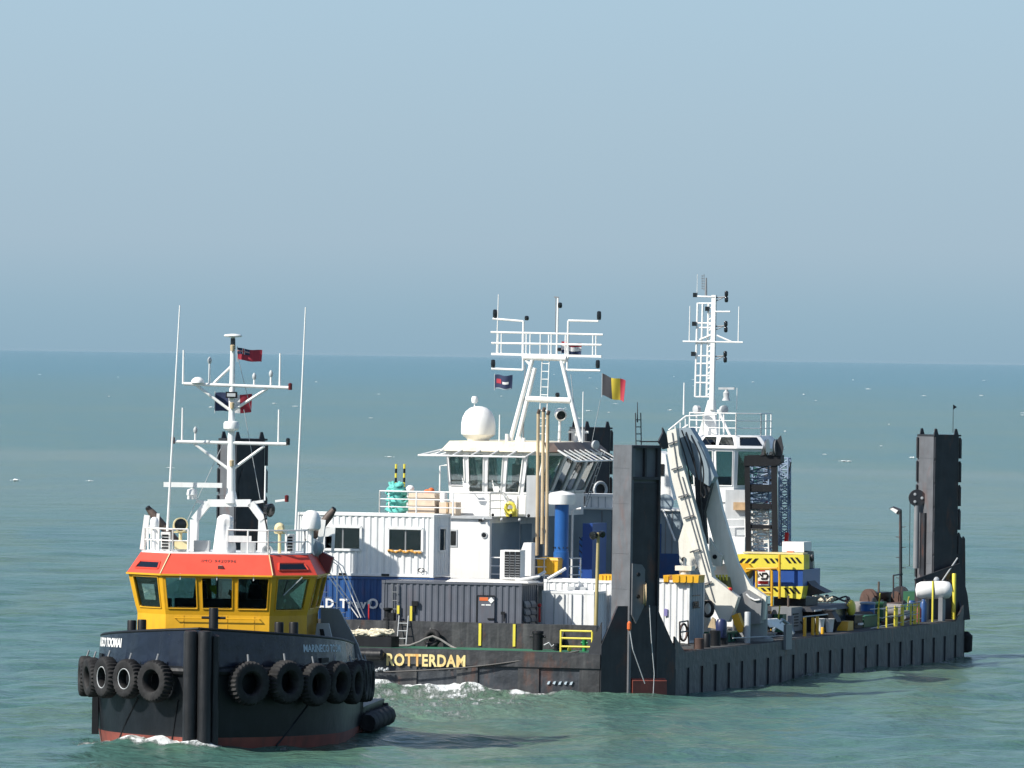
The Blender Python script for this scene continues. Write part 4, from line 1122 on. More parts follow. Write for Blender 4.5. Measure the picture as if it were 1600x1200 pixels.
# ---- containers
def container(label, cat, xr, yf, z0, L, W, H, m, windows=(), name='container', doors=False, end_shade_m=None, door_front=False):
    """steel box, right front lower corner at (xr, yf, z0), length L to the left, depth W away"""
    t = Thing(name, label, cat, B, (xr-L/2, yf+W/2, z0))
    xl_ = xr-L; z1 = z0+H; s = .12
    fr_ = MB()
    for x in (xl_, xr-s):
        for y in (yf, yf+W-s): fr_.box(x, x+s, y, y+s, z0, z1)
    for z in (z0, z1-.1):
        fr_.box(xl_+s, xr-s, yf+.004, yf+.1, z, z+.1).box(xl_+s, xr-s, yf+W-.1, yf+W-.004, z, z+.1)
        fr_.box(xl_+.004, xl_+.1, yf+s, yf+W-s, z, z+.1).box(xr-.1, xr-.004, yf+s, yf+W-s, z, z+.1)
    t.part('corner_frame', fr_, m)
    for x in (xl_-.004, xr-s-.03):
        for z in (z0-.01, z1-.115):
            t.part('corner_casting', MB().box(x, x+s+.034, yf-.012, yf+.12, z, z+.125), m)
    pf = MB(); yb = yf+.03; x0, x1, za, zb_ = xl_+s, xr-s, z0+.1, z1-.1
    if door_front:
        mid = (x0+x1)/2
        for a, b_ in ((x0+.01, mid-.01), (mid+.01, x1-.01)): t.part('door_leaf', MB().box(a, b_, yb-.01, yb+.04, za, zb_), m)
        for k in (.2, .42, .58, .8):
            x = x0+(x1-x0)*k; t.part('lock_rod', MB().cone((x, yb-.045, za+.02), (x, yb-.045, zb_-.02), .022, .022, 6), light_grey)
    elif not windows:
        corr(pf, (x0, yb, za), (1, 0, 0), (0, 0, 1), x1-x0, zb_-za)
    else:
        cur = x0
        for wx0, wx1, wz0_, wz1_ in windows:
            corr(pf, (cur, yb, za), (1, 0, 0), (0, 0, 1), wx0-cur, zb_-za)
            corr(pf, (wx0, yb, za), (1, 0, 0), (0, 0, 1), wx1-wx0, wz0_-za); corr(pf, (wx0, yb, wz1_), (1, 0, 0), (0, 0, 1), wx1-wx0, zb_-wz1_)
            cur = wx1
        corr(pf, (cur, yb, za), (1, 0, 0), (0, 0, 1), x1-cur, zb_-za)
        for wx0, wx1, wz0_, wz1_ in windows:
            wf = MB()
            for a, b_ in (((wx0, wz0_), (wx1, wz0_)), ((wx1, wz0_), (wx1, wz1_)), ((wx1, wz1_), (wx0, wz1_)), ((wx0, wz1_), (wx0, wz0_))):
                wf.bar((a[0], yb-.01, a[1]), (b_[0], yb-.01, b_[1]), .10, .10)
            w_ = t.part('window_frame', wf, m)
            t.part('window_pane', MB().box(wx0, wx1, yb+.03, yb+.045, wz0_, wz1_), glass_dark, w_)
            t.part('window_bar', MB().box((wx0+wx1)/2-.03, (wx0+wx1)/2+.03, yb+.02, yb+.06, wz0_, wz1_), steel_grey, w_)
        t.part('dark_backing', MB().box(x0, x1, yf+1.1, yf+1.15, za, zb_), interior)  # dark sheet behind the windows, painting in the unlit interior
    if pf.v: t.part('side_panel', pf, m)
    pe = MB(); corr(pe, (xr-.03, yf+s, za), (0, 1, 0), (0, 0, 1), W-2*s, zb_-za, nrm=(1, 0, 0)); t.part('end_panel', pe, end_shade_m or m)
    t.part('rear_panel', MB().box(x0, x1, yf+W-.06, yf+W-.03, za, zb_), m)
    t.part('end_panel', MB().box(xl_+.03, xl_+.06, yf+s, yf+W-s, za, zb_), m)
    t.part('roof_panel', MB().box(xl_+.02, xr-.02, yf+.02, yf+W-.02, z1-.06, z1-.02), m)
    t.part('floor_panel', MB().box(xl_+.1, xr-.1, yf+.1, yf+W-.1, z0+.02, z0+.08), deckm)
    return t
CY = 6.2
GY = 3.3
# white cabin on top, with two windows
xr = B.at(677.5, 860, y=CY).x; zt = B.at(600, 803, y=CY).z; zb0 = zt-2.62
W1 = B.at(506, 855, y=CY).x, B.at(564, 822, y=CY).x; W2 = B.at(606, 858, y=CY).x, B.at(660, 825, y=CY).x
zz0, zz1 = B.at(540, 859, y=CY).z, B.at(540, 823, y=CY).z
cab = container('white corrugated cabin with two windows stacked on the blue container', 'container', xr, CY, zb0, 6.06, 2.44, 2.62, white_box, [(W1[0], W1[1], zz0, zz1), (W2[0], W2[1], zz0-.02, zz1-.02)], 'cabin_container')
ew = MB().box(xr-.034, xr+.01, CY+.75, CY+1.7, zz0, zz1); wf = cab.part('end_window_frame', MB().bar((xr, CY+.75, zz0), (xr, CY+1.7, zz0), .08).bar((xr, CY+.75, zz1), (xr, CY+1.7, zz1), .08).bar((xr, CY+.75, zz0), (xr, CY+.75, zz1), .08).bar((xr, CY+1.7, zz0), (xr, CY+1.7, zz1), .08), white_box)
cab.part('end_window_pane', ew, glass_dark, wf)
# fork pockets
for px in (535, 602):
    p = B.at(px, 895, y=CY); cab.part('fork_pocket', MB().box(p.x-.17, p.x+.17, CY-.006, CY+.02, zb0+.015, zb0+.11), black)
p = B.at(659, 891, y=CY); mb = MB()
for k in range(5): mb.tube([(p.x+math.cos(a+k)*.13+random.uniform(-.03, .03), CY-.06, p.z+math.sin(a+k)*.09) for a in np.linspace(0, 5, 9)], .012, 5)
cab.part('cable_tangle', mb, hose)
cord = solo('orange_rope', 'orange rope bundle lying along the sill of the cabin window', 'rope', B, ((W2[0]+W2[1])/2, CY-.1, zz0-.1), MB().tube([(W2[0]+.02+t_*(W2[1]-W2[0]-.02), CY-.08+.015*math.sin(t_*30), zz0-.02+.035*math.sin(t_*21)-(.06 if t_ > .9 else 0)) for t_ in np.linspace(0, 1, 30)], [.05+.02*math.sin(k*1.9) for k in range(30)], 7), mat('orange_rope_fibre', (.58, .30, .07), .8, var=.25, scale=14), smooth=True)
# blue container under it
blue = container('blue shipping container with white lettering beneath the white cabin', 'container', xr+.02, CY+.02, zb0-.03-2.59, 6.06, 2.44, 2.59, cblue)
bz = B.at(560, 950, y=CY).z
p = B.at(497, 950, y=CY)
ux = p.x
for ch_ in ('L', 'D', ' ', 'T', 'r', 'a', 'v', 'O', 'c', 'e', 'a', 'n'):
    if ch_ == ' ': ux += .22; continue
    mb, w = text_mb(ch_, .52 if ch_ != 'O' else .58, lambda u, v, w: (ux+u, CY-.02-w, bz+v), weight=.018, depth=.01)
    blue.part('letter', mb, letw); ux += w+.045
p = B.at(577, 944, y=CY)
blue.part('lettering_disc', MB().lathe([(.12, 0), (.12, .005), (0, .006)], (p.x, CY-.012, p.z+.06), (0, -1, 0), 20), bluegrey)
# dark grey generator container with louvred end
xg = B.at(815, 940, y=GY).x; zg = B.at(700, 909, y=GY).z
gen = container('dark grey corrugated generator container with orange and white door placards', 'container', xg, GY, zg-2.59, 6.06, 2.44, 2.59, cgrey, name='generator_container')
d0, d1 = B.at(746, 940, y=GY).x, B.at(773, 932, y=GY).x; dz1 = B.at(760, 931, y=GY).z
dr = gen.part('door', MB().box(d0, d1, GY-.035, GY-.005, zg-2.45, dz1), cgrey)
mb = MB().bar((d0, GY-.03, zg-2.45), (d0, GY-.03, dz1), .05).bar((d0, GY-.03, dz1), (d1, GY-.03, dz1), .05)
gen.part('door_frame', mb, black, dr)
p = B.at(757, 936, y=GY); gen.part('orange_placard', MB().box(p.x-.2, p.x+.17, GY-.05, GY-.038, p.z-.07, p.z+.07), orange, dr)
p = B.at(768, 938, y=GY); gen.part('white_diamond_placard', MB().prism([(p.x-.13, GY-.052, p.z), (p.x, GY-.052, p.z-.13), (p.x+.13, GY-.052, p.z), (p.x, GY-.052, p.z+.13)], (0, -.01, 0)), letw, dr)
p = B.at(760, 945, y=GY); gen.part('door_lettering', MB().box(p.x-.2, p.x-.06, GY-.044, GY-.038, p.z-.03, p.z+.02).box(p.x-.02, p.x+.2, GY-.044, GY-.038, p.z-.03, p.z+.02), letw, dr)
p = B.at(768, 967, y=GY); gen.part('door_handle', MB().box(p.x-.15, p.x+.12, GY-.08, GY-.036, p.z-.03, p.z+.03), black, dr)
p = B.at(786, 958, y=GY); gen.part('hatch_lock', MB().box(p.x-.08, p.x+.08, GY-.06, GY-.0, p.z-.06, p.z+.06).box(p.x+.03, p.x+.08, GY-.06, GY, p.z-.35, p.z-.06), black)
for z in (0, .9):
    for k in range(4): gen.part('louvre', MB().hexa([(xg+.0, GY+.35+z, zg-.75-k*.30-.2), (xg+.10, GY+.35+z, zg-.75-k*.30-.26), (xg+.10, GY+1.05+z, zg-.75-k*.30-.26), (xg, GY+1.05+z, zg-.75-k*.30-.2)], [(xg+.0, GY+.35+z, zg-.75-k*.30), (xg+.09, GY+.35+z, zg-.75-k*.30-.14), (xg+.09, GY+1.05+z, zg-.75-k*.30-.14), (xg, GY+1.05+z, zg-.75-k*.30)]), steel_grey)
mb = MB()
for px in (622, 626):
    pass
ladder(mb, B.at(617, 965, y=GY-.05), B.at(617, 912, y=GY-.05), (1, 0, 0), .22, .02, .33); gen.part('side_ladder', mb, steel_grey)
for px, py0, py1 in ((622, 959, 946), (642, 970, 947)):
    a = B.at(px, py0, y=GY-.06); b_ = B.at(px, py1, y=GY-.06); gen.part('yellow_mark', MB().box(a.x-.05, a.x+.05, GY-.07, GY-.02, a.z, b_.z), hyel)
p = B.at(649, 946, y=GY); gen.part('fire_bracket', MB().box(p.x-.13, p.x+.13, GY-.10, GY-.01, p.z-.02, p.z+.18).box(p.x-.1, p.x-.0, GY-.08, GY-.01, p.z-.28, p.z-.02), black)
# pale sheet and tubes lying on the generator's roof
solo('roof_sheet', 'pale grey roof sheet lying on the dark grey generator container', 'sheet', B, (xg-1.5, GY+1, zg), MB().hexa([(xg-3.4, GY+.3, zg+.0), (xg+.2, GY+.3, zg+.0), (xg+.2, GY+2.2, zg+.0), (xg-3.4, GY+2.2, zg+.0)], [(xg-3.2, GY+.4, zg+.11), (xg+.1, GY+.4, zg+.07), (xg+.1, GY+2.1, zg+.07), (xg-3.2, GY+2.1, zg+.11)]), white_dirty)
for k, (xa, ya, xb, yb) in enumerate(((806, 907, 843, 901), (835, 904, 852, 893), (856, 905, 884, 888))):
    a, b_ = B.at(xa, ya, y=GY+1.2+k*1.1), B.at(xb, yb, y=GY+1.6+k*1.1)
    solo('davit_arm', ('low', 'short', 'steep')[k] + ' white tubular davit arm folded over the container roofs', 'davit', B, a, MB().cone(a, b_, .075, .06, 10), white, 'davit arms over the container roofs', True)
# air conditioner on generator roof
a, b_ = B.at(781, 905, y=GY+1.3), B.at(813, 860, y=GY+1.3)
ac = Thing('air_conditioner', 'white air conditioning unit with dark louvred fan grilles on the generator roof', 'air conditioner', B, (a.x/2+b_.x/2, GY+1.6, a.z))
ac.part('casing', MB().box(a.x, b_.x-.02, GY+1.3, GY+2.1, zg+.12, b_.z), white)
gx0 = a.x+.2
for k in range(3):
    g0 = gx0 + k*.235
    g_ = ac.part('grille', MB().box(g0, g0+.2, GY+1.27, GY+1.298, zg+.22, b_.z-.06), black)
    for j in range(9): ac.part('grille_slat', MB().box(g0, g0+.2, GY+1.255, GY+1.27, zg+.26+j*.105, zg+.29+j*.105), steel_grey, g_)
ac.part('foot', MB().box(a.x+.3, a.x+.6, GY+1.4, GY+1.9, zg+.0, zg+.12), black)
# white cabinet behind it
a = B.at(812, 900, y=9.2); b_ = B.at(826, 848, y=9.2)
solo('control_cabinet', 'white sloped control cabinet behind the air conditioner', 'cabinet', B, (a.x+.2, 9.4, a.z), MB().prism([(a.x, 9.2, a.z), (b_.x+.12, 9.2, a.z), (b_.x+.12, 9.2, b_.z), (a.x+.16, 9.2, b_.z), (a.x, 9.2, b_.z-.45)], (0, .6, 0)), white)

# white store containers right of the generator
SY = 7.0
zs = B.at(890, 906, y=SY+.6).z; xs_ = B.at(957, 930, y=SY+.6).x
c1 = container('white container set back beside the yellow lamp pole with a rusty vent panel', 'container', xs_, SY+.6, zs-2.59, 2.99, 2.44, 2.59, white_box)
p = B.at(901, 920, y=SY+.6); c1.part('vent_panel', MB().box(p.x-.4, p.x+.4, SY+.57, SY+.598, p.z-.09, p.z+.09), light_grey)
xd = B.at(928, 950, y=SY-1.4).x; zd = B.at(890, 924, y=SY-1.4).z
c2 = container('white steel container with double doors and lock rods beside the generator', 'container', xd, SY-1.4, zd-2.2, 2.25, 1.9, 2.2, white_box, door_front=True)
mb = MB().cone(B.at(843, 972, y=GY+1.9), B.at(843, 950, y=GY+1.9), .05, .05, 8)
solo('red_hose_post', 'thin red post with round red lamp beside the white double doors', 'post', B, B.at(843, 972, y=GY+1.9), mb.ellip(B.at(843, 946, y=GY+1.9), .085, .085, .085), redm, smooth=True)
def plastic_tote(px0, px1, py0, py1, y, label, dep=1.0, lid=True):
    a, b_ = B.at(px0, py1, y=y), B.at(px1, py0, y=y)
    t = Thing('storage_bin', label, 'bin', B, ((a.x+b_.x)/2, y+.5, a.z)); lz = .08 if lid else 0
    t.part('body', MB().hexa([(a.x+.03, y, a.z), (b_.x-.03, y, a.z), (b_.x-.03, y+dep, a.z), (a.x+.03, y+dep, a.z)], [(a.x, y, b_.z-lz), (b_.x, y, b_.z-lz), (b_.x, y+dep, b_.z-lz), (a.x, y+dep, b_.z-lz)]), yellow)
    if lid: t.part('lid', MB().hexa([(a.x-.03, y-.03, b_.z-.079), (b_.x+.03, y-.03, b_.z-.079), (b_.x+.03, y+dep+.03, b_.z-.079), (a.x-.03, y+dep+.03, b_.z-.079)], [(a.x+.04, y+.02, b_.z+.03), (b_.x-.04, y+.02, b_.z+.03), (b_.x-.04, y+dep-.02, b_.z+.03), (a.x+.04, y+dep-.02, b_.z+.03)]), yellow)
    for k in (.25, .5, .75): t.part('rib', MB().box(a.x+(b_.x-a.x)*k-.03, a.x+(b_.x-a.x)*k+.03, y-.04, y-.0, a.z+.03, b_.z-lz-.03), yellow)
    return t
plastic_tote(839, 872, 873, 897, 10.0, 'yellow plastic storage bin behind the white railing near the air conditioner')
plastic_tote(935, 957, 898, 908, SY+1.0, 'shallow yellow bin standing on the set back white container', 1.0, False)
plastic_tote(1036, 1046, 899, 910, 13.2, 'yellow bin on the white container behind the grey spud leg', 1.0, False)
plastic_tote(1050, 1092, 899, 910, 13.0, 'long yellow bin on the white container under the crane boom', 1.0, False)
# lamp pole
a, b_ = B.at(931, 945, y=GY+1.0), B.at(935, 832, y=GY+1.0)
lp = Thing('lamp_pole', 'slim ochre lamp pole with black lamps in front of the white containers', 'lamp pole', B, (a.x, GY+1, DZ))
lp.part('pole', MB().cone((a.x, GY+1, DZ), b_, .085, .07, 10), mat('ochre_paint', (.40, .33, .15), .5, streak=.3), smooth=True)
lp.part('lamp', MB().lathe([(.05, -.12), (.16, -.05), (.17, .1), (.1, .12)], b_ + Vector((-.16, -.1, -.12)), (-.4, -1, -.2), 14), lens_d, smooth=True)
lp.part('lamp', MB().lathe([(.05, -.12), (.13, -.05), (.14, .1), (.1, .12)], b_ + Vector((.12, .05, -.06)), (.7, -.5, -.2), 14), lens_d, smooth=True)

# ---- deckhouse and bridge
HY = 11.0
hx0, hx1 = B.at(596, 850, y=HY).x, B.at(765, 850, y=HY).x; hz = B.at(700, 806, y=HY).z; HD = 9.0
house = Thing('bridge_house', 'white barge deckhouse with raised bridge, sun shades and slanted side windows', 'deckhouse', B, ((hx0+hx1)/2, HY+4, DZ))
house.part('house_wall', MB().box(hx0, hx1, HY, HY+HD, DZ+.03, hz-.1), white)
house.part('upper_deck', MB().box(hx0-.25, hx1+.12, HY-.12, HY+HD+.1, hz-.098, hz), light_grey)
p = B.at(709, 839, y=HY)
wf = house.part('porthole_frame', MB().box(p.x-.2, p.x+.16, HY-.03, HY-.003, p.z-.42, p.z+.32), light_grey)
house.part('porthole_pane', MB().box(p.x-.13, p.x+.10, HY-.045, HY-.032, p.z-.35, p.z+.25), glass_dark, wf)
p = B.at(756.5, 836, y=HY); wf = house.part('porthole_frame', MB().lathe([(.14, 0), (.14, .04), (.09, .04)], (p.x, HY-.0, p.z), (0, -1, 0), 18), light_grey, smooth=True)
house.part('porthole_pane', MB().lathe([(.1, .0), (.1, .045), (0, .046)], (p.x, HY, p.z), (0, -1, 0), 16), lens_d, wf)
p = B.at(752, 813, y=HY); house.part('wall_lamp', MB().box(p.x-.1, p.x+.1, HY-.1, HY, p.z-.05, p.z+.04), black)
# right side door and pipes
sx = hx1+.003
d_ = house.part('side_door', MB().box(sx, sx+.05, HY+4.6, HY+6.2, DZ+2.7, DZ+4.9), bluegrey)
house.part('door_sign', MB().box(sx+.052, sx+.06, HY+6.6, HY+7.9, DZ+2.3, DZ+4.3), steel_grey, d_)
house.part('side_band', MB().box(sx, sx+.03, HY+.3, HY+4.4, DZ+2.6, DZ+5.0), bluegrey)
# railing of the upper deck
mb = MB(); rail(mb, [(hx0-.1, HY+4, hz), (hx0-.1, HY-.02, hz), (hx1, HY-.02, hz), (hx1, HY+3.0, hz)], 1.0, 3, .034, 1.55)
house.part('deck_railing', mb, white)
mb = MB(); rail(mb, [(B.at(766, 905, y=9.9).x, 9.9, hz-2.75), (B.at(850, 905, y=9.9).x, 9.9, hz-2.75), (B.at(850, 905, y=9.9).x+1.0, 12, hz-2.75)], 1.05, 3, .03, 1.1)
house.part('lower_railing', mb, white)
house.part('lower_deck', MB().box(hx1+.1, B.at(890, 900, y=9.9).x, 9.85, HY+9, hz-2.85, hz-2.77), steel_grey)
# bridge on the upper deck
BY = 13.0
bx0, bx1 = B.at(702, 760, y=BY).x, B.at(842, 760, y=BY).x
bz0, bz1 = B.at(770, 772, y=BY).z, B.at(770, 706, y=BY).z
BD = 7.0; sl_ = .55
wall = MB(); panes = []
def bf(a, b_, c_, d_, mu, m0, mt):
    fr_, pn = MB(), MB(); facet(wall, fr_, pn, a, b_, c_, d_, mu, m0, mt, th=.09, trim=.05); panes.append((fr_, pn))
n_ = 5; tx0, tx1 = bx0-.12, bx1+.35
for k in range(n_):
    a, b_ = k/n_, (k+1)/n_
    bf((bx0+(bx1-bx0)*a, BY, bz0), (bx0+(bx1-bx0)*b_, BY, bz0), (tx0+(tx1-tx0)*b_, BY-.2, bz1), (tx0+(tx1-tx0)*a, BY-.2, bz1), .11, .20 if k == 0 else .04, .05)
for k in range(4):
    a, b_ = k/4, (k+1)/4
    bf((bx1, BY+BD*a, bz0), (bx1, BY+BD*b_, bz0), (tx1+.45, BY-.2+(BD+.2)*b_, bz1), (tx1 if k == 0 else tx1+.45, BY-.2+(BD+.2)*a, bz1), .06, .06, .05)
for k in range(4):
    a, b_ = k/4, (k+1)/4
    bf((bx0, BY+BD*(1-a), bz0), (bx0, BY+BD*(1-b_), bz0), (tx0, BY+BD*(1-b_), bz1), (tx0, BY+BD*(1-a), bz1), .08, .06, .05)
for k in range(4):
    a, b_ = k/4, (k+1)/4
    bf((bx1+(bx0-bx1)*a, BY+BD, bz0), (bx1+(bx0-bx1)*b_, BY+BD, bz0), (tx1+(tx0-tx1)*b_, BY+BD, bz1), (tx1+(tx0-tx1)*a, BY+BD, bz1), .08, .05, .05)
wall.box(bx0+.003, bx1-.003, BY+.003, BY+BD, hz, bz0-.003)
br = house.part('bridge', wall, white)
for fr_, pn in panes:
    house.part('window_frame', fr_, white, br); house.part('window_pane', pn, glass, br)
house.part('bridge_ceiling', MB().box(bx0+.1, bx1, BY+.1, BY+BD-.1, bz1-.03, bz1-.01), interior, br)
mb = MB().box(bx0+.7, bx1-.6, BY+.7, BY+1.3, bz0, bz0+.42).box(bx0+1.9, bx0+2.5, BY+3.0, BY+3.5, bz0, bz0+1.25).box(bx0+2.9, bx0+3.3, BY+4.4, BY+4.9, bz0, bz0+1.5).box(bx1-1.4, bx1-.9, BY+2.0, BY+2.4, bz0, bz0+1.1)
house.part('bridge_console', mb, screen, br)
rz0, rz1 = bz1+.02, B.at(770, 690, y=BY-.5).z
mb = MB().hexa([(tx0-.15, BY-.5, rz0), (tx1+.1, BY-.5, rz0), (tx1+.1, BY+BD+.3, rz0), (tx0-.15, BY+BD+.3, rz0)], [(tx0+.15, BY-.15, rz1), (tx1-.1, BY-.15, rz1), (tx1-.1, BY+BD, rz1), (tx0+.15, BY+BD, rz1)])
rf = house.part('roof', mb, roofm)
house.part('roof_edge', MB().hexa([(tx1+.102, BY-.45, rz0+.02), (tx1+.62, BY-.1, rz0+.02), (tx1+.62, BY+BD+.3, rz0+.02), (tx1+.102, BY+BD+.3, rz0+.02)], [(tx1-.09, BY-.12, rz1-.02), (tx1+.22, BY+.2, rz1-.02), (tx1+.22, BY+BD, rz1-.02), (tx1-.09, BY+BD, rz1-.02)]), roofd, rf)
# sunshade frames
szz = B.at(700, 712, y=BY-1.2).z; xl2 = B.at(655, 712, y=BY-1.0).x; xr2 = B.at(820, 713, y=BY-1.2).x
mb = MB()
mb.cone((xl2, BY-1.1, szz), (xr2, BY-1.1, szz), .04, .04, 8).cone((xl2, BY-1.1, szz), (xl2, BY+4, szz), .04, .04, 8)
for k in range(6):
    x = tx0 + (tx1-tx0-.4)*k/5; mb.cone((x, BY-.45, rz0+.05), (x-.25, BY-1.1, szz), .035, .035, 6)
for y in (0, 1.3, 2.6, 4.0): mb.cone((tx0-.1, BY-.3+y, rz0+.06), (xl2, BY-1.1+y*1.2, szz), .035, .035, 6)
house.part('sunshade_frame', mb, white, rf)
for k in range(9):
    y = BY+.1+k*.82; house.part('sunshade_slat', MB().bar((tx1+.55, y-.3, rz0+.10), (tx1+1.35, y-.1, rz0-.36), .05, .05), white, rf)
house.part('sunshade_rail', MB().cone((tx1+1.36, BY-.5, rz0-.36), (tx1+1.36, BY+7.3, rz0-.36), .035, .035, 8).cone((tx1+.6, BY-.5, rz0+.1), (tx1+1.36, BY-.5, rz0-.36), .035, .035, 8), white, rf)
# ladder stays along the slanted side windows
for k in range(1):
    y = BY+6.0+k*.9
    mb = MB(); ladder(mb, (bx1+.35, y, bz0-.6), (bx1+1.15, y, bz1), (0, 1, 0), .4, .022, .35); house.part('side_ladder', mb, light_grey, br)
# mirrors
for px, py in ((728, 759), (775, 764)):
    p = B.at(px, py, y=BY-.6)
    mb = MB().prism([(p.x-.16, BY-.6, p.z+.1), (p.x-.1, BY-.6, p.z-.12), (p.x+.1, BY-.6, p.z-.14), (p.x+.17, BY-.6, p.z), (p.x+.1, BY-.6, p.z+.12)], (0, .08, 0)).cone((p.x-.1, BY-.55, p.z), (p.x-.35, BY, p.z+.35), .02, .02, 6)
    house.part('mirror', mb, white, br)
mb = MB().tube([(B.at(687, 770, y=BY).x, BY, hz), (B.at(687, 770, y=BY).x, BY, B.at(687, 728, y=BY).z), (bx0-.02, BY, B.at(687, 726, y=BY).z)], .035, 8)
house.part('grab_frame', mb, white, br)
# domes, searchlight, posts on the roof
RY = 15.5
p = B.at(747, 690, y=RY); s_ = 13000/355.
r = .74
dome = house.part('radome', MB().lathe([(.45, 0), (.5, .08), (r*.98, .26), (r, .34), (r, .72), (r*.93, 1.0), (r*.76, 1.24), (r*.5, 1.40), (r*.22, 1.47), (0, 1.48)], (p.x, RY, rz1), n=32), white, rf, smooth=True)
q = Vector((p.x-.18, RY, rz1+1.44)); house.part('small_dome', MB().lathe([(.025, 0), (.025, .16), (.11, .17), (.14, .24), (.14, .38), (.1, .45), (0, .47)], q, n=16), white, rf, smooth=True)
for px, y0, y1 in ((780, 690, 648), (792, 690, 678), (812, 690, 682), (818, 690, 684), (910, 690, 612)):
    a, b_ = B.at(px, y0, y=RY-1), B.at(px+(y0-y1)*.015, y1, y=RY-1); a.z = rz1
    house.part('roof_post', MB().cone(a, b_, .085 if y1 > 670 else .03, .08 if y1 > 670 else .022, 8), white, rf)
p = B.at(876, 648, y=RY+1)
sl2 = house.part('searchlight', MB().lathe([(.1, -.3), (.24, -.22), (.26, .1), (.2, .14), (.19, .1)], p, (.45, -.9, -.25), 18), white, rf, smooth=True)
house.part('lens', MB().lathe([(.19, .09), (.19, .12), (0, .13)], p, (.45, -.9, -.25), 16), lens_d, rf)
house.part('searchlight_post', MB().cone((p.x-.06, RY+1.05, rz1), (p.x-.04, RY+1.05, p.z-.2), .07, .06, 8), white, rf)
p = B.at(930, 695, y=RY); house.part('floodlight', MB().lathe([(.06, -.14), (.18, -.06), (.2, .06), (.15, .08)], p, (.9, -.5, -.1), 14), light_grey, rf, smooth=True)
p = B.at(898, 675, y=RY+2); house.part('roof_bracket', MB().box(p.x-.3, p.x+.6, RY+2, RY+2.1, p.z-.05, p.z+.05).box(p.x-.05, p.x+.1, RY+2, RY+2.1, rz1, p.z), white, rf)
# A-frame mast
AY = 16.0
def A(px, py): return B.at(px, py, y=AY)
mb = MB()
for (xa, ya, xb, yb) in ((797, 690, 833, 558), (808, 690, 836, 575), (908, 690, 876, 558)): mb.cone(A(xa, ya), A(xb, yb), .10, .09, 10)
mb.cone(A(822, 623), A(892, 626), .13, .13, 10).cone(A(818, 558), A(885, 560), .13, .13, 10).cone(A(828, 570), A(816, 556), .06, .06, 8).cone(A(878, 570), A(888, 558), .06, .06, 8)
am = house.part('mast_frame', mb, white, smooth=True)
mb = MB(); ladder(mb, A(847, 690), A(853, 556), (1, 0, 0), .32, .024, .33); house.part('mast_ladder', mb, white, am)
mb = MB().bar(A(768, 553), A(940, 557), .12, .10)
house.part('mast_platform', mb, white, am)
mb = MB()
for (xa, ya, xb, yb) in ((767, 519, 942, 523), (768, 536, 940, 539)): mb.cone(A(xa, ya), A(xb, yb), .045, .045, 8)
for px in (778, 783, 816, 822, 828, 844, 857, 861, 883, 888, 926, 931): mb.cone(A(px, 555), A(px+.5, 521), .03, .03, 6)
house.part('platform_railing', mb, white, am)
mb = MB()
for (xa, ya, xb, yb) in ((770, 498, 818, 502), (818, 502, 817, 578), (768, 576, 817, 578), (888, 501, 935, 502), (888, 501, 886, 578), (886, 578, 938, 579), (870, 556, 872, 466)): house.part('lamp_arm', MB().cone(A(xa, ya), A(xb, yb), .05, .045, 8), white, am)
for px, py, h in ((773.5, 490, .36), (936, 493, .38), (770.5, 568, .34), (934, 569, .36), (823, 497, .2), (875, 477, .24), (874, 546, .16), (871, 617, .2)):
    p = A(px, py); house.part('signal_lamp', MB().lathe([(.06, -h/2), (.09, -h/2+.03), (.10, 0), (.09, h/2-.03), (.05, h/2)], p, n=12), lens_d, am, smooth=True)
house.part('wind_vane', MB().bar(A(866, 464), A(873, 465), .05, .06).cone(A(868, 520), A(868.5, 465), .02, .02, 6), steel_grey, am)
for px, y0, y1 in ((776, 555, 460), (817, 690, 570)): house.part('whip_aerial', MB().cone(A(px, y0), A(px+(y0-y1)*.03, y1), .035, .02, 6), white if y1 < 500 else steel_grey, am)
house.part('rigging_wire', MB().cone(A(938, 625), A(925, 690), .01, .01, 4).cone(A(892, 585), A(901, 680), .015, .015, 4), light_grey, am)
# exhaust pipes in front of the bridge
for px, y0, y1 in ((838, 868, 646), (846, 850, 643), (853, 868, 648)):
    a, b_ = B.at(px+1, y0, y=BY-1.6), B.at(px+3, y1, y=BY-1.6)
    ex = house.part('exhaust_pipe', MB().cone(a, b_, .075, .07, 12), tan, smooth=True)
    house.part('exhaust_tip', MB().cone(b_, b_ + Vector((.06, -.05, .16)), .075, .07, 10), sooty, ex)
mb = MB().box(B.at(824, 800, y=BY-1.1).x, B.at(842, 800, y=BY-1.1).x, BY-1.3, BY-.3, hz, B.at(830, 743, y=BY-1.3).z)
house.part('pipe_casing', mb, light_grey)
for k in range(6):
    p = B.at(757+k*14, 806, y=HY-.1); house.part('deck_lamp', MB().ellip((p.x, HY-.2, hz+.08 if k % 2 else hz-.1), .07, .07, .07, 10, 6), black if k % 2 else light_grey)

# ---- things on the upper deck
def pile(name, label, cx, cy, z0, rx, rz, m, n=26, seed=1, th=.07):
    rng = random.Random(seed); mb = MB()
    for k in range(n):
        z = z0 + th + (rz-2*th)*k/n; e = .8+.2*math.sin(k*1.3); pts = []
        for a in np.linspace(0, 2*math.pi, 17)[:-1]:
            q = e*rx*(1+rng.uniform(-.12, .12)); pts.append((cx+rng.uniform(-.03, .03)+math.cos(a)*q, cy+math.sin(a)*q*.9, z+rng.uniform(-.05, .05)+.06*math.sin(a*2+k)))
        mb.tube(pts, th, 6, True)
        pts = [(p[0]*.55+cx*.45, p[1]*.55+cy*.45, p[2]+.04) for p in pts]; mb.tube(pts, th, 6, True)
    mb.ellip((cx, cy, z0+rz*.5), rx*.8, rx*.75, rz*.48)
    return solo(name, label, 'rope', B, (cx, cy, z0), mb, m, smooth=True)
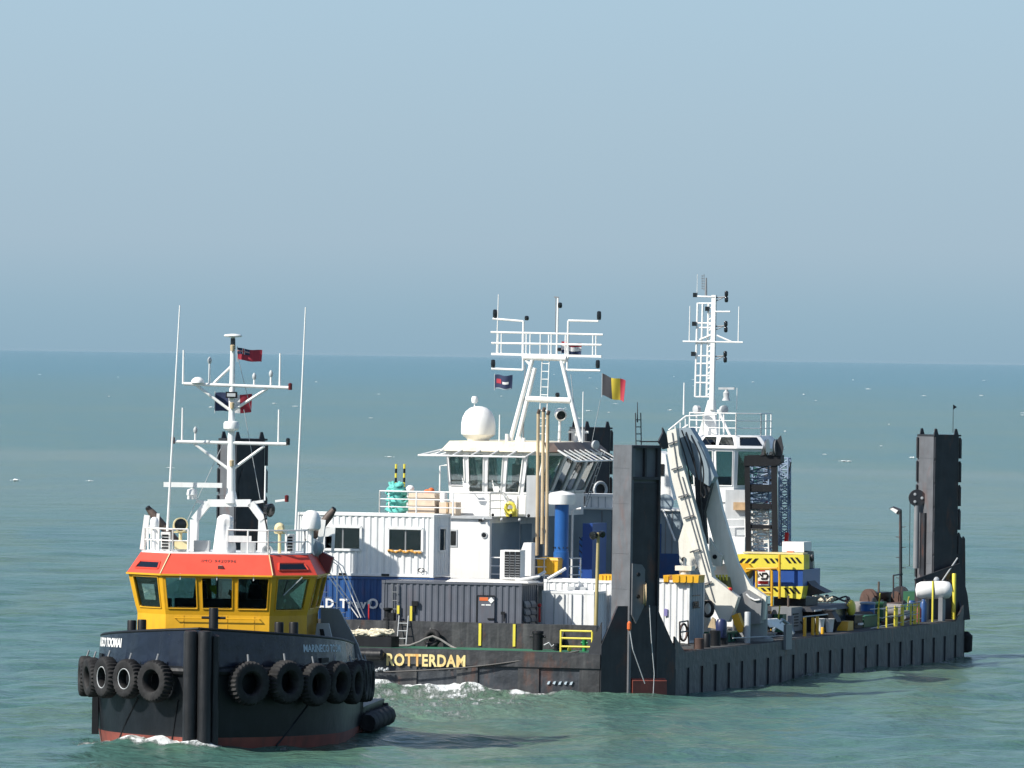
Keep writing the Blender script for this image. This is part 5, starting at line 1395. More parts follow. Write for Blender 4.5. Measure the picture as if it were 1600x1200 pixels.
p = B.at(619, 800, y=HY+1.6); pile('rope_pile', 'tall heap of teal hawser coiled behind the white railing on the deckhouse', p.x, HY+1.6, hz, .42, 1.38, teal, 15)
for px in (618, 631):
    a, b_ = B.at(px, 775, y=HY+2.4), B.at(px+1, 725, y=HY+2.4)
    mk = Thing('marker_pole', 'yellow and black banded marker pole behind the ' + ('middle of the teal rope heap' if px < 620 else 'crate side of the teal rope heap'), 'pole', B, (a.x, HY+2.4, hz), 'banded marker poles behind the rope heap')
    mk.part('lower_pole', MB().cone((a.x, HY+2.4, hz), a, .05, .05, 8), hyel)
    for k in range(7):
        mk.part('band', MB().cone(a.lerp(b_, k/7), a.lerp(b_, (k+1)/7), .05, .05, 8), black if k % 2 else hyel)
a, b_ = B.at(638, 800, y=HY+.7), B.at(679, 771, y=HY+.7)
cr_ = Thing('timber_crate', 'pale plywood crate behind the white railing beside the teal rope', 'crate', B, ((a.x+b_.x)/2, HY+1.2, hz))
cr_.part('body', MB().box(a.x, b_.x, HY+.7, HY+1.8, hz, b_.z), plym)
for k in range(3): cr_.part('batten', MB().box(a.x-.02, b_.x+.02, HY+.66, HY+.698, hz+.05+k*.34, hz+.12+k*.34), plym)
a, b_ = B.at(686, 800, y=HY+.8), B.at(712, 785, y=HY+.8)
cr2 = Thing('timber_crate', 'low plywood crate behind the railing nearer the bridge windows', 'crate', B, ((a.x+b_.x)/2, HY+1.2, hz))
cr2.part('body', MB().box(a.x, b_.x, HY+.8, HY+1.6, hz, b_.z), plym)
cr2.part('batten', MB().box((a.x+b_.x)/2-.04, (a.x+b_.x)/2+.04, HY+.76, HY+.798, hz, b_.z), wood)
p = B.at(641, 765, y=HY+1.5); solo('buoy_float', 'off white rounded float lying on the plywood crate', 'float', B, p, MB().ellip((p.x, HY+1.5, p.z+.04), .18, .18, .15), canvas, smooth=True)
p = B.at(671, 768, y=HY+1.5); solo('life_jacket_heap', 'orange life jackets heaped on the plywood crate', 'life jacket', B, p, MB().ellip((p.x-.08, HY+1.5, p.z), .16, .2, .1).ellip((p.x+.1, HY+1.45, p.z+.04), .13, .2, .13).ellip((p.x+.02, HY+1.3, p.z-.02), .2, .12, .08), orange, smooth=True)
p = B.at(693, 775, y=HY+1.0); solo('white_drum', 'white plastic drum standing by the left end of the bridge', 'drum', B, (p.x, HY+1, hz), MB().lathe([(.15, 0), (.16, .04), (.16, .9), (.13, .96), (0, .97)], (p.x, HY+1, hz), n=18), white, smooth=True)
p = B.at(797, 795, y=BY-.9); solo('hose_reel', 'yellow coiled hose reel below the bridge windows', 'hose reel', B, (p.x, BY-.9, hz), MB().tube([(p.x+math.cos(a)*.2, BY-.9, p.z+.02+math.sin(a)*.22) for a in np.linspace(0, 6.28, 16)[:-1]], .08, 8, True).box(p.x-.2, p.x+.25, BY-.85, BY-.6, hz, p.z), hyel)
for px, w_ in ((790, .09), (806, .09), (816, .3)):
    a = B.at(px, 805, y=BY-.35); b_ = B.at(px, 775, y=BY-.35); house.part('locker', MB().box(a.x-w_/2, a.x+w_/2, BY-.4, BY-.1, hz, b_.z), white)

# ---- funnel, blue casing and white store behind the containers
FY = 11.0
a = B.at(877, 866, y=FY); b_ = B.at(878, 788, y=FY); c_ = B.at(878, 771, y=FY)
fn = Thing('ventilator', 'bright blue ventilator trunk with wide white mushroom cap', 'ventilator', B, (a.x, FY, a.z))
fn.part('trunk', MB().lathe([(.33, hz-2.77-a.z), (.33, .1), (.30, .12), (.30, b_.z-a.z+.1)], (a.x, FY, a.z), n=24), fblue, smooth=True)
fn.part('cap', MB().lathe([(.3, b_.z-a.z), (.56, b_.z-a.z), (.57, b_.z-a.z+.05), (.57, c_.z-a.z-.05), (.5, c_.z-a.z+.02), (0, c_.z-a.z+.12)], (a.x, FY, a.z), n=28), white, smooth=True)
for k in range(5):
    an = math.pi+.3+k*.6; fn.part('bolt', MB().ellip((a.x+math.cos(an)*.33, FY+math.sin(an)*.33, a.z+.28), .03, .03, .04, 6, 4), black)
KY = 13.6
a, b_ = B.at(911, 905, y=KY), B.at(926, 818, y=KY)
kb = Thing('engine_casing', 'tall dark blue engine casing beside the ventilator', 'engine casing', B, ((a.x+b_.x)/2, KY+1, DZ))
kb.part('casing', MB().box(a.x-.05, b_.x, KY, KY+2.2, DZ+.03, b_.z), mat('deep_blue_paint', (.012, .055, .24), .4, var=.12, streak=.2))
a2 = B.at(904, 905, y=KY)
lv = kb.part('sloped_side', MB().prism([(a2.x, KY, a.z-.3), (a.x-.053, KY, a.z-.6), (a.x-.053, KY, B.at(911, 838, y=KY).z), (a2.x, KY, B.at(904, 845, y=KY).z)], (0, 1.6, 0)), fblue)
for k in range(7):
    z = a.z+k*.27; kb.part('louvre', MB().prism([(a2.x+.01, KY-.02, z+.12), (a.x-.06, KY-.02, z), (a.x-.06, KY-.02, z+.06), (a2.x+.01, KY-.02, z+.18)], (0, .018, 0)), black, lv)
kb.part('white_pipe', MB().tube([(a2.x-.28, KY-.1, a.z), (a2.x-.28, KY-.1, B.at(897, 797, y=KY).z), (a2.x+.1, KY-.1, B.at(897, 794, y=KY).z)], .05, 8), white)
JY = 21.5
a, b_ = B.at(846, 880, y=JY), B.at(1070, 797, y=JY)
st_ = Thing('store_house', 'blue grey store house wall behind the grey spud leg', 'deckhouse', B, ((a.x+b_.x)/2, JY+1.5, DZ))
st_.part('wall', MB().box(a.x, b_.x, JY, JY+3, DZ+.03, b_.z-.05), bluegrey)
st_.part('roof', MB().box(a.x-.1, b_.x+.1, JY-.12, JY+3.1, b_.z-.049, b_.z+.03), white)
for px in (940, 956, 1040, 1050): 
    p = B.at(px, 840, y=JY); st_.part('wall_seam', MB().box(p.x-.02, p.x+.02, JY-.03, JY-.002, DZ+2.5, b_.z-.1), steel_grey)
p = B.at(1053, 865, y=JY); st_.part('blue_skirt', MB().box(p.x-1.2, b_.x-.01, JY-.04, JY-.003, DZ+.03, p.z), cblue)
p = B.at(1030, 840, y=JY); st_.part('blue_door', MB().box(p.x-.8, p.x+.1, JY-.05, JY-.003, DZ+.03, p.z+.6), cblue)
a, b_ = B.at(911, 797, y=JY+.4), B.at(957, 772, y=JY+.4)
wc = Thing('roof_locker', 'white lidded deck locker on the store house roof', 'locker', B, ((a.x+b_.x)/2, JY+1, a.z))
wc.part('body', MB().box(a.x+.1, b_.x, JY+.4, JY+1.6, B.at(930, 797, y=JY).z+.0, b_.z-.12), white)
wc.part('lid', MB().box(a.x, b_.x+.04, JY+.34, JY+1.66, b_.z-.118, b_.z), white)
for k in range(3): wc.part('rib', MB().box(a.x+.35+k*.32, a.x+.39+k*.32, JY+.37, JY+.398, a.z+.05, b_.z-.13), light_grey)
a = B.at(1030, 765, y=JY+.6); 
wd = Thing('winch_cover', 'white sloped cover with dark round port behind the leg near the crane boom', 'cover', B, (a.x+.3, JY+1, B.at(1040, 800, y=JY).z))
wd.part('cover', MB().prism([B.at(1028, 705, y=JY+.6), B.at(1040, 710, y=JY+.6), B.at(1044, 740, y=JY+.6), B.at(1052, 780, y=JY+.6), B.at(1030, 785, y=JY+.6), B.at(1020, 800, y=JY+.6)], (0, 1.2, 0)), white)
p = B.at(1034, 734, y=JY+.58); wd.part('port', MB().box(p.x-.1, p.x+.1, JY+.56, JY+.597, p.z-.25, p.z+.25), black)
wd.part('drum', MB().lathe([(.36, 0), (.4, .1), (.36, .3), (0, .3)], B.at(1040, 786, y=JY+.5), (0, -1, 0), 18), bluegrey, smooth=True)
wd.part('stay', MB().cone(B.at(1036, 796, y=JY-.2), B.at(1055, 845, y=JY-.6), .04, .04, 8), white)

# ---- white container ahead of the crane
QY = 13.2
xq = B.at(1077, 950, y=QY).x; zq = B.at(1077, 907, y=QY).z
c3 = container('white container with shade tinted end beside the grey spud leg and crane', 'container', xq, QY, DZ+.05, 2.99, 2.44, zq-DZ-.05, white_box, end_shade_m=bluegrey)  # blue grey end colour stands for shade on white paint
p0_ = QY+.55
mb, w = text_mb('CEBO', .34, lambda u, v, w: (xq-.02+w+.012, QY+.6+u*1.1, zq-1.15+v), weight=.012, depth=.012); c3.part('end_lettering', mb, black)
mb = MB()
for z in (-1.2, -.68): mb.box(xq-.01, xq+.0, QY+.5, QY+1.8, zq+z, zq+z+.035)
c3.part('end_frame_mark', mb, black)
p = B.at(1040, 955, y=QY); c3.part('purple_placard', MB().box(p.x-.06, p.x+.08, QY-.03, QY+.02, p.z-.2, p.z+.1), mat('purple_print', (.22, .2, .42), .5))
for px, py in ((1070, 893), (1103, 893)):
    a = B.at(px, 915, y=QY+1.2 if px < 1090 else QY+7); b_ = B.at(px, 872, y=QY+1.2 if px < 1090 else QY+7)
    t = Thing('hydraulic_ram', 'cream hydraulic ram with square collar under the crane boom' if px < 1090 else 'cream hydraulic ram with square collar between the two crane arms', 'hydraulic ram', B, a)
    t.part('cylinder', MB().cone(a - Vector((0, 0, .2 if px < 1090 else 2.4)), a.lerp(b_, .55), .24, .24, 16), crane_w, smooth=True)
    t.part('collar', MB().box(a.x-.36, a.x+.36, a.y-.3, a.y+.3, a.lerp(b_, .55).z, a.lerp(b_, .55).z+.2), crane_w)
    t.part('rod', MB().cone(a.lerp(b_, .55), b_, .07, .07, 10), chrome, smooth=True)

# ---- knuckle boom crane
XY = 16.6
def poly(pts, y): return [B.at(px, py, y=y) for px, py in pts]
crane = Thing('knuckle_boom_crane', 'cream white knuckle boom crane folded into two steep arms with black hoses', 'crane', B, B.at(1165, 985, y=XY+1.6))
armA = [(1042, 674), (1056, 669), (1061, 711), (1071, 742), (1091, 813), (1111, 893), (1112, 901), (1153, 933), (1148, 949), (1138, 972), (1125, 970), (1104, 926), (1068, 819), (1050, 751), (1043, 711)]
ja = crane.part('outer_arm', MB().prism(poly(armA, XY), (0, .5, 0)), crane_w)
for (xa, ya, xb, yb) in ((1050, 676, 1060, 745), (1060, 745, 1116, 940), (1066, 745, 1108, 893)):
    crane.part('arm_seam', MB().cone(B.at(xa, ya, y=XY-.03), B.at(xb, yb, y=XY-.03), .025, .025, 6), steel_grey, ja)
for px, py in ((1047, 692), (1053, 732), (1064, 775), (1072, 808), (1082, 861), (1100, 912)):
    a, b_ = B.at(px-4, py+2, y=XY-.08), B.at(px+12, py-3, y=XY-.08); crane.part('hose_clamp', MB().bar(a, b_, .06, .06), legm, ja)
lug = [(1068, 819), (1060, 845), (1062, 880), (1072, 890), (1085, 890), (1090, 885)]
crane.part('ram_lug', MB().prism(poly(lug, XY+.2), (0, .3, 0)), crane_w, ja)
crane.part('lug_pin', MB().lathe([(.1, 0), (.1, .03), (0, .03)], B.at(1068.5, 874, y=XY+.19), (0, -1, 0), 14), black, ja)
armB = [(1060, 671), (1085, 676), (1097, 697), (1118, 748), (1128, 796), (1141, 841), (1153, 881), (1173, 915), (1197, 932), (1194, 968), (1152, 975), (1140, 905), (1128, 868), (1118, 858), (1108, 822), (1096, 775), (1082, 735), (1068, 700)]
YB = XY+1.5
jb = crane.part('main_boom', MB().prism(poly(armB, YB), (0, .35, 0)), crane_w)
lug = [(1108, 840), (1118, 858), (1128, 868), (1126, 885), (1115, 884), (1108, 870)]
crane.part('ram_lug', MB().prism(poly(lug, YB-.25), (0, .3, 0)), crane_w, jb)
crane.part('lug_pin', MB().lathe([(.1, 0), (.1, .03), (0, .03)], B.at(1117, 870, y=YB-.26), (0, -1, 0), 14), black, jb)
crane.part('knuckle', MB().prism(poly([(1057, 669), (1078, 668), (1098, 700), (1116, 745), (1108, 760), (1085, 745), (1068, 722)], XY+.77), (0, .7, 0)), bluegrey)
for k, (a_, b2, c2, d2) in enumerate((((1065, 672), (1082, 715), (1095, 745), (1092, 790)), ((1072, 675), (1090, 720), (1088, 760), (1097, 800)), ((1080, 680), (1098, 715), (1104, 735), (1096, 770)), ((1092, 705), (1100, 722), (1090, 760), (1100, 835)), ((1060, 680), (1075, 720), (1083, 760), (1080, 800)), ((1100, 760), (1106, 775), (1100, 785), (1096, 770)))):
    pts = [Vector(B.at(x, y, y=XY+.62-.05*k)) for x, y in (a_, b2, c2, d2)]
    pp = []
    for j in range(19):
        t_ = j/18; s1 = pts[0].lerp(pts[1], t_).lerp(pts[1].lerp(pts[2], t_), t_); s2 = pts[1].lerp(pts[2], t_).lerp(pts[2].lerp(pts[3], t_), t_); pp.append(s1.lerp(s2, t_))
    crane.part('hydraulic_hose', MB().tube(pp, .032, 6), hose, smooth=True)
crane.part('valve_block', MB().prism(poly([(1085, 745), (1100, 735), (1112, 755), (1100, 800), (1104, 850), (1095, 845), (1088, 800)], XY+.9), (0, .4, 0)), legd)
crane.part('pedestal', MB().lathe([(1.0, 0), (1.0, .12), (.75, .2), (.75, 1.5), (.9, 1.6)], (B.at(1172, 980, y=YB+.6).x, YB+.6, DZ+.03), n=28), steel_grey, smooth=True)
crane.part('slew_base', MB().prism(poly([(1148, 934), (1168, 922), (1190, 936), (1188, 974), (1153, 978)], YB-.3), (0, .9, 0)), steel_grey)
p = B.at(1176, 930, y=YB-.32)
for px, py in ((1154, 841), (1131, 845)): pass
crane.part('hand_hold', MB().tube([B.at(x, y, y=YB-.36) for x, y in ((1166, 928), (1172, 934), (1180, 938), (1187, 937))], .04, 8), white)
crane.part('hose_coil', MB().tube([B.at(1106, 951, y=XY-.1) + Vector((math.cos(a)*.22, 0, math.sin(a)*.32)) for a in np.linspace(0, 6.283, 20)[:-1]], .08, 8, True), hose, smooth=True)
yl = crane.part('lower_link', MB().prism(poly([(1143, 962), (1153, 958), (1158, 972), (1162, 980), (1152, 985), (1147, 975)], XY-.3), (0, .4, 0)), yellow)
crane.part('link_pin', MB().lathe([(.13, 0), (.13, .04), (.04, .05)], B.at(1157, 984, y=XY-.32), (0, -1, 0), 14), yellow, yl)
crane.part('grab_bucket', MB().prism(poly([(1117, 902), (1135, 902), (1140, 925), (1133, 935)], XY+.9), (0, .8, 0)), mat('olive_paint', (.16, .14, .035), .6))
for k in range(4): crane.part('bucket_tooth', MB().prism(poly([(1118+k*5, 898), (1121+k*5, 898), (1121.5+k*5, 907), (1119.5+k*5, 907)], XY+.86), (0, .1, 0)), hyel)
crane.part('crane_hook', MB().prism(poly([(1136, 917), (1143, 920), (1140, 930), (1133, 929)], XY+.3), (0, .12, 0)), hyel)
crane.part('hook_block', MB().lathe([(.02, -.1), (.09, -.05), (.09, .05), (.02, .1)], B.at(1141, 921, y=XY+.2), (0, -1, 0), 10), redm)

# ---- second wheelhouse with the lattice mast, aft
VY = 36.0
def V(px, py, dy=0): return B.at(px, py, y=VY+dy)
vh = Thing('aft_wheelhouse', 'white aft wheelhouse with tilted roof windows under the tall lattice mast', 'wheelhouse', B, (V(1130, 900).x, VY+2, DZ))
x0, x1 = V(1052, 800).x, V(1165, 800).x
zc, zd_, ze, zf = V(1100, 762).z, V(1100, 700).z, V(1100, 697).z, V(1100, 680).z
vh.part('tower', MB().box(x0+.2, x1-.1, VY+.3, VY+4.2, DZ+.03, zc-.6), white)
wall = MB(); panes = []
bt_ = [(x0+.1, VY+4.4), (x0+.1, VY+1.0), (x0+1.0, VY+.2), (V(1144, 800).x, VY+.2), (x1+.2, VY+1.6), (x1+.2, VY+4.4)]
tp_ = [(x0-.1, VY+4.4), (x0-.1, VY+.8), (x0+.9, VY), (V(1143, 800).x+.1, VY), (x1+.55, VY+1.5), (x1+.55, VY+4.4)]
for k in range(6):
    a, b_, c_, d_ = (*bt_[k], zc), (*bt_[(k+1) % 6], zc), (*tp_[(k+1) % 6], zd_), (*tp_[k], zd_)
    if k == 2:
        for j in range(2):
            A_, B_ = Vector(a).lerp(Vector(b_), j/2), Vector(a).lerp(Vector(b_), (j+1)/2); D_, C_ = Vector(d_).lerp(Vector(c_), j/2), Vector(d_).lerp(Vector(c_), (j+1)/2)
            fr_, pn = MB(), MB(); facet(wall, fr_, pn, A_, B_, C_, D_, .08, .06, .06, th=.08, trim=.04); panes.append((fr_, pn))
    else:
        fr_, pn = MB(), MB(); facet(wall, fr_, pn, a, b_, c_, d_, .10, .06, .06, th=.08, trim=.04); panes.append((fr_, pn))
wall.prism([(*p, zc-.62) for p in bt_], (0, 0, .61))
vw = vh.part('wheelhouse', wall, white)
for fr_, pn in panes: vh.part('window_frame', fr_, white, vw); vh.part('window_pane', pn, glass, vw)
vh.part('console', MB().box(x0+1.2, x1-.6, VY+.8, VY+1.3, zc, zc+.5), screen, vw)
v0_ = [(x+(.12 if x > -9 else -.12), y-.12) for x, y in tp_]
cxv = sum(p[0] for p in tp_)/6; cyv = VY+2.4
v1_ = [(cxv+(x-cxv)*.80, cyv+(y-cyv)*.70) for x, y in tp_]
mb = MB()
for k in range(6): mb.face([(*v0_[k], zd_+.005), (*v0_[(k+1) % 6], zd_+.005), (*v1_[(k+1) % 6], zf), (*v1_[k], zf)])
mb.face([(*p, zf) for p in v1_]); mb.face([(*p, zd_+.005) for p in reversed(v0_)])
vr = vh.part('roof', mb, white)
for k, (ua, ub) in ((2, (.55, .95)), (2, (.08, .48)), (3, (.12, .85))):
    a, b_, c_, d_ = Vector((*v0_[k], zd_)), Vector((*v0_[k+1], zd_)), Vector((*v1_[k+1], zf)), Vector((*v1_[k], zf)); nn_ = (b_-a).cross(d_-a).normalized()
    Pq = lambda u, v: a.lerp(b_, u).lerp(d_.lerp(c_, u), v) + nn_*.01
    vh.part('skylight_pane', MB().prism([Pq(ua, .22), Pq(ub, .22), Pq(ub-.03, .85), Pq(ua+.05, .85)], nn_*.015), glass_dark, vr)
mb = MB(); rail(mb, [(v1_[1][0], v1_[1][1]+.2, zf), (v1_[2][0], v1_[2][1]+.15, zf), (v1_[3][0], v1_[3][1]+.15, zf), (v1_[4][0], v1_[4][1]+.2, zf), (v1_[4][0], v1_[4][1]+2, zf)], 1.0, 3, .03, 1.0)
vh.part('roof_railing', mb, white, vr)
mb = MB().cone(V(1045, 672), V(1072, 650), .04, .04, 6).cone(V(1050, 680), V(1075, 664), .04, .04, 6).cone(V(1072, 650), V(1120, 648), .035, .035, 6)
for k in range(4): mb.cone(V(1047+k*8, 690-k*4), V(1047+k*8, 672-k*6), .03, .03, 6)
vh.part('stair_railing', mb, white, vr)
# mast
MY = 2.2
pb, pt = V(1108, 636, MY), V(1113, 462, MY)
mb = MB().prism([V(1090, 682, MY), V(1120, 682, MY), V(1115, 625, MY), V(1106, 625, MY)], (0, .35, 0)).cone(V(1122, 640, MY), V(1143, 685, MY), .07, .07, 8)
mp_ = vh.part('mast_base', mb, white)
mb = MB().bar(V(1112, 640, MY), V(1116, 461, MY), .2, .22)
vh.part('mast_spar', mb, white, mp_)
mb = MB()
for (xa, ya, xb, yb) in ((1086, 620, 1090, 473), (1094, 620, 1098, 475), (1104, 620, 1107, 475)): mb.cone(V(xa, ya, MY), V(xb, yb, MY), .048, .048, 6)
for py in (474, 505, 512, 536, 556, 568, 587, 598, 620): mb.cone(V(1086+(620-py)*.026, py, MY), V(1112+(620-py)*.022, py, MY), .04, .04, 6)
for k in range(17):
    py = 478+k*8.4; mb.cone(V(1104+(620-py)*.02, py+6, MY), V(1112+(620-py)*.022, py, MY), .032, .032, 5)
vh.part('mast_lattice', mb, white, mp_)
mb = MB()
for (xa, ya, xb, yb) in ((1089, 463, 1116, 464), (1067, 533.5, 1161, 535), (1093, 531, 1110, 524), (1120, 524, 1143, 534), (1117, 487, 1141, 487)): vh.part('mast_yard', MB().cone(V(xa, ya, MY-.1), V(xb, yb, MY-.1), .042, .042, 6), white, mp_)
mb = MB()
for y in (465, 510, 557): vh.part('lamp_arm', MB().cone(V(1118, y, MY), V(1134, y-1, MY), .035, .035, 6).cone(V(1119, y+5, MY), V(1130, y, MY), .025, .025, 6), steel_grey, mp_)
for y in (463, 510, 557):
    for dy_ in (-4, 5): vh.part('signal_lamp', MB().lathe([(.05, -.13), (.085, -.08), (.09, .08), (.05, .13)], V(1135-(y-463)*.02, y+dy_, MY), n=10), lens_d, mp_, smooth=True)
for px, py in ((1087, 461), (1106, 482.5), (1085.5, 506), (1084, 553)): vh.part('signal_lamp', MB().box(*(lambda p: (p.x-.09, p.x+.09, p.y-.15, p.y, p.z-.1, p.z+.1))(V(px, py, MY))), lens_d, mp_)
for px, y0, y1, r in ((1077, 533, 478, .03), (1153.5, 535, 479, .03), (1068, 648, 598, .04), (1089, 463, 428, .014), (1151, 640, 606, .02)): vh.part('whip_aerial', MB().cone(V(px, y0, MY), V(px+(y0-y1)*.02, y1, MY), r, r*.7, 6), white, mp_)
vh.part('dark_aerial', MB().cone(V(1103, 462, MY), V(1103.5, 434, MY), .06, .035, 8), steel_grey, mp_)
mb = MB()
for k in range(6): mb.cone(V(1096, 431+k*4, MY), V(1101, 431+k*4, MY), .012, .012, 4)
mb.cone(V(1097, 452, MY), V(1097, 430, MY), .012, .012, 4).cone(V(1100, 454, MY), V(1100, 428, MY), .012, .012, 4)
vh.part('log_aerial', mb, steel_grey, mp_)
p = V(1135, 607, MY-.4); vh.part('radar_scanner', MB().bar(V(1123, 607, MY-.4), V(1148, 607, MY-.4), .14, .10), light_grey, mp_)
vh.part('radar_pedestal', MB().lathe([(.2, -.55), (.13, -.4), (.15, -.2), (.07, -.1), (.07, 0)], p, n=14), light_grey, mp_, smooth=True)
for px, py in ((1088.5, 640), (1131, 640)): vh.part('searchlight', MB().lathe([(.08, -.2), (.18, -.12), (.2, .08), (.15, .1)], V(px, py, MY-.5), (.7 if px > 1100 else -.5, -.7, 0), 14), light_grey, vr, smooth=True); vh.part('searchlight_post', MB().cone(V(px, 644, MY-.5), V(px, 682, MY-.5), .04, .04, 6), white, vr)
# lower parts of its tower: locker, handrail, grey panel standing for shade
p = V(1155, 790, -.2); vh.part('wooden_locker', MB().box(p.x-.25, p.x+.35, VY-.3, VY+.2, p.z-.2, p.z+.15), wood)
mb = MB().tube([V(1135, 828, -.4), V(1135, 812, -.4), V(1164, 811, -.4), V(1166, 860, -.4)], .035, 6).cone(V(1135, 824, -.4), V(1165, 823, -.4), .03, .03, 6)
vh.part('handrail', mb, white)
vh.part('tower_shade', MB().box(V(1133, 830).x, V(1166, 830).x, VY-.05, VY+.297, V(1140, 868).z, V(1140, 765).z), light_grey)
vh.part('fore_platform', MB().box(V(1095, 860).x, x1+.3, VY-1.2, VY+.25, V(1140, 880).z, V(1140, 838).z), white)
HAZE = 1.3e-6

# ---- crawler crane parked aft, seen from behind its counterweight
CYY = 32.0
def K(px, py, dy=0): return B.at(px, py, y=CYY+dy)
cc = Thing('crawler_crane', 'blue crawler crane with yellow hazard striped counterweight and upright black lattice boom', 'crane', B, (K(1220, 980).x, CYY+2, DZ))
a, b_ = K(1154, 891), K(1256, 866)
cwt = cc.part('counterweight', MB().prism([K(1151, 866), K(1256, 867), K(1256, 890), K(1176, 889), K(1164, 905)], (0, 1.0, 0)), hyel)
cc.part('counterweight_cap', MB().box(K(1160, 870).x, K(1254, 870).x, CYY+.1, CYY+.9, b_.z-.02, b_.z+.05), cream, cwt)
a, b_ = K(1176, 917), K(1254, 890)
cc.part('rear_body', MB().box(a.x, b_.x, CYY+.06, CYY+3.2, a.z, b_.z), mat('crane_blue_paint', (.022, .07, .26), .35, var=.08))
lw = cc.part('lower_counterweight', MB().prism([K(1184, 917), K(1255, 916), K(1252, 934), K(1250, 936), K(1184, 929)], (0, .9, 0)), hyel)
def stripes(par, x0, x1, ytop0, ytop1, n, lean, dy):
    for k in range(n):
        xa = x0+(x1-x0)*k/n; w_ = (x1-x0)/n*.52
        q = [K(xa+lean, ytop1, dy), K(xa+w_+lean, ytop1, dy), K(xa+w_, ytop0, dy), K(xa, ytop0, dy)]
        cc.part('hazard_stripe', MB().prism(q, (0, -.012, 0)), black, par)
stripes(cwt, 1160, 1190, 872.5, 880, 3, -7, -.004); stripes(cwt, 1193, 1219, 872.5, 880, 3, 6, -.004); stripes(cwt, 1226, 1250, 871, 880, 3, 7, -.004)
stripes(lw, 1188, 1216, 918.5, 924.5, 3, 6, -.004); stripes(lw, 1224, 1248, 918.5, 927.5, 3, 7, -.004)
p0, p1 = K(1184, 914), K(1202.5, 891)
sg = cc.part('sign_board', MB().box(p0.x, p1.x, CYY-.02, CYY+.03, p0.z, p1.z), letw)
cc.part('sign_band', MB().box(p0.x+.02, p1.x-.06, CYY-.028, CYY-.021, p0.z+.05, p0.z+.18), redm, sg)
cc.part('sign_band', MB().box(p0.x+.02, p1.x-.2, CYY-.028, CYY-.021, p1.z-.06, p1.z-.01), redm, sg)
mb = MB().tube([(p0.x+.08, CYY-.03, p1.z-.15), (p0.x+.2, CYY-.03, p1.z-.28), (p0.x+.22, CYY-.03, p1.z-.14), (p0.x+.4, CYY-.03, p1.z-.14), (p0.x+.47, CYY-.03, p1.z-.24), (p0.x+.4, CYY-.03, p1.z-.38), (p0.x+.16, CYY-.03, p1.z-.38)], .045, 6)
cc.part('sign_emblem', mb, black, sg)
# ladder frame
mb = MB()
for pts in ([(1166, 889), (1203, 889), (1206, 893), (1206, 985)], [(1182, 888), (1214, 888), (1218, 893), (1218, 935)], [(1218, 866), (1218, 935)], [(1182, 892), (1182, 926)], [(1182, 926), (1206, 927)]):
    mb.tube([K(x, y, -.55) for x, y in pts], .06, 8)
cc.part('access_frame', mb, yellow)
mb = MB()
for pts in ([(1198, 966), (1198, 972), (1190, 972)], [(1206, 972), (1206, 978), (1192, 978)]): mb.tube([K(x, y, -.5) for x, y in pts], .06, 6)
cc.part('access_step', mb, yellow)
cc.part('side_bracket', MB().prism([K(1156, 880, -.3), K(1170, 881, -.3), K(1176, 890, -.3), K(1164, 895, -.3), K(1162, 900, -.3)], (0, .3, 0)), yellow)
# cab and mirror to the right
a, b_ = K(1222, 862, .8), K(1256, 847, .8)
cb = cc.part('cab_roof', MB().box(a.x, b_.x, CYY+.8, CYY+2.2, a.z, b_.z), white)
cc.part('beacon', MB().box(K(1230, 862, .7).x, K(1240, 862, .7).x, CYY+.6, CYY+.8, a.z-.12, a.z+.03), orange, cb)
mb = MB().tube([K(1257, 861, 1), K(1271, 862, 1), K(1272, 888, 1), K(1258, 888, 1)], .02, 6); cc.part('mirror_frame', mb, black, cb)
p = K(1269, 872, 1); cc.part('mirror', MB().ellip((p.x, p.y-.05, p.z), .09, .04, .17, 10, 6), legd, cb, smooth=True)
cc.part('cab_side', MB().prism([K(1255, 862, .9), K(1258, 862, .9), K(1259, 905, .9), K(1268, 915, .9), K(1290, 926, .9), K(1255, 932, .9)], (0, 1.4, 0)), legd)
# tracks
for dx in (0, 1):
    y0 = CYY+.3+dx*3.0
    a = K(1186, 950, y0-CYY); b_ = K(1335, 950, y0-CYY)
    x0, x1, z0, z1 = a.x, a.x+3.6, DZ+.03, DZ+.98
    tr = cc.part('track', MB().prism([(x0+.3, y0, z0), (x1-.3, y0, z0), (x1, y0, z0+.45), (x1-.3, y0, z1), (x0+.3, y0, z1), (x0, y0, z0+.45)], (0, .8, 0)), black)
    for k in range(9): cc.part('track_shoe', MB().box(x0+.3+k*.35, x0+.58+k*.35, y0-.03, y0+.83, z1, z1+.05), legd, tr)
cc.part('undercarriage', MB().box(K(1200, 950).x, K(1250, 950).x, CYY+1, CYY+3.2, DZ+.6, K(1210, 934).z), legd)
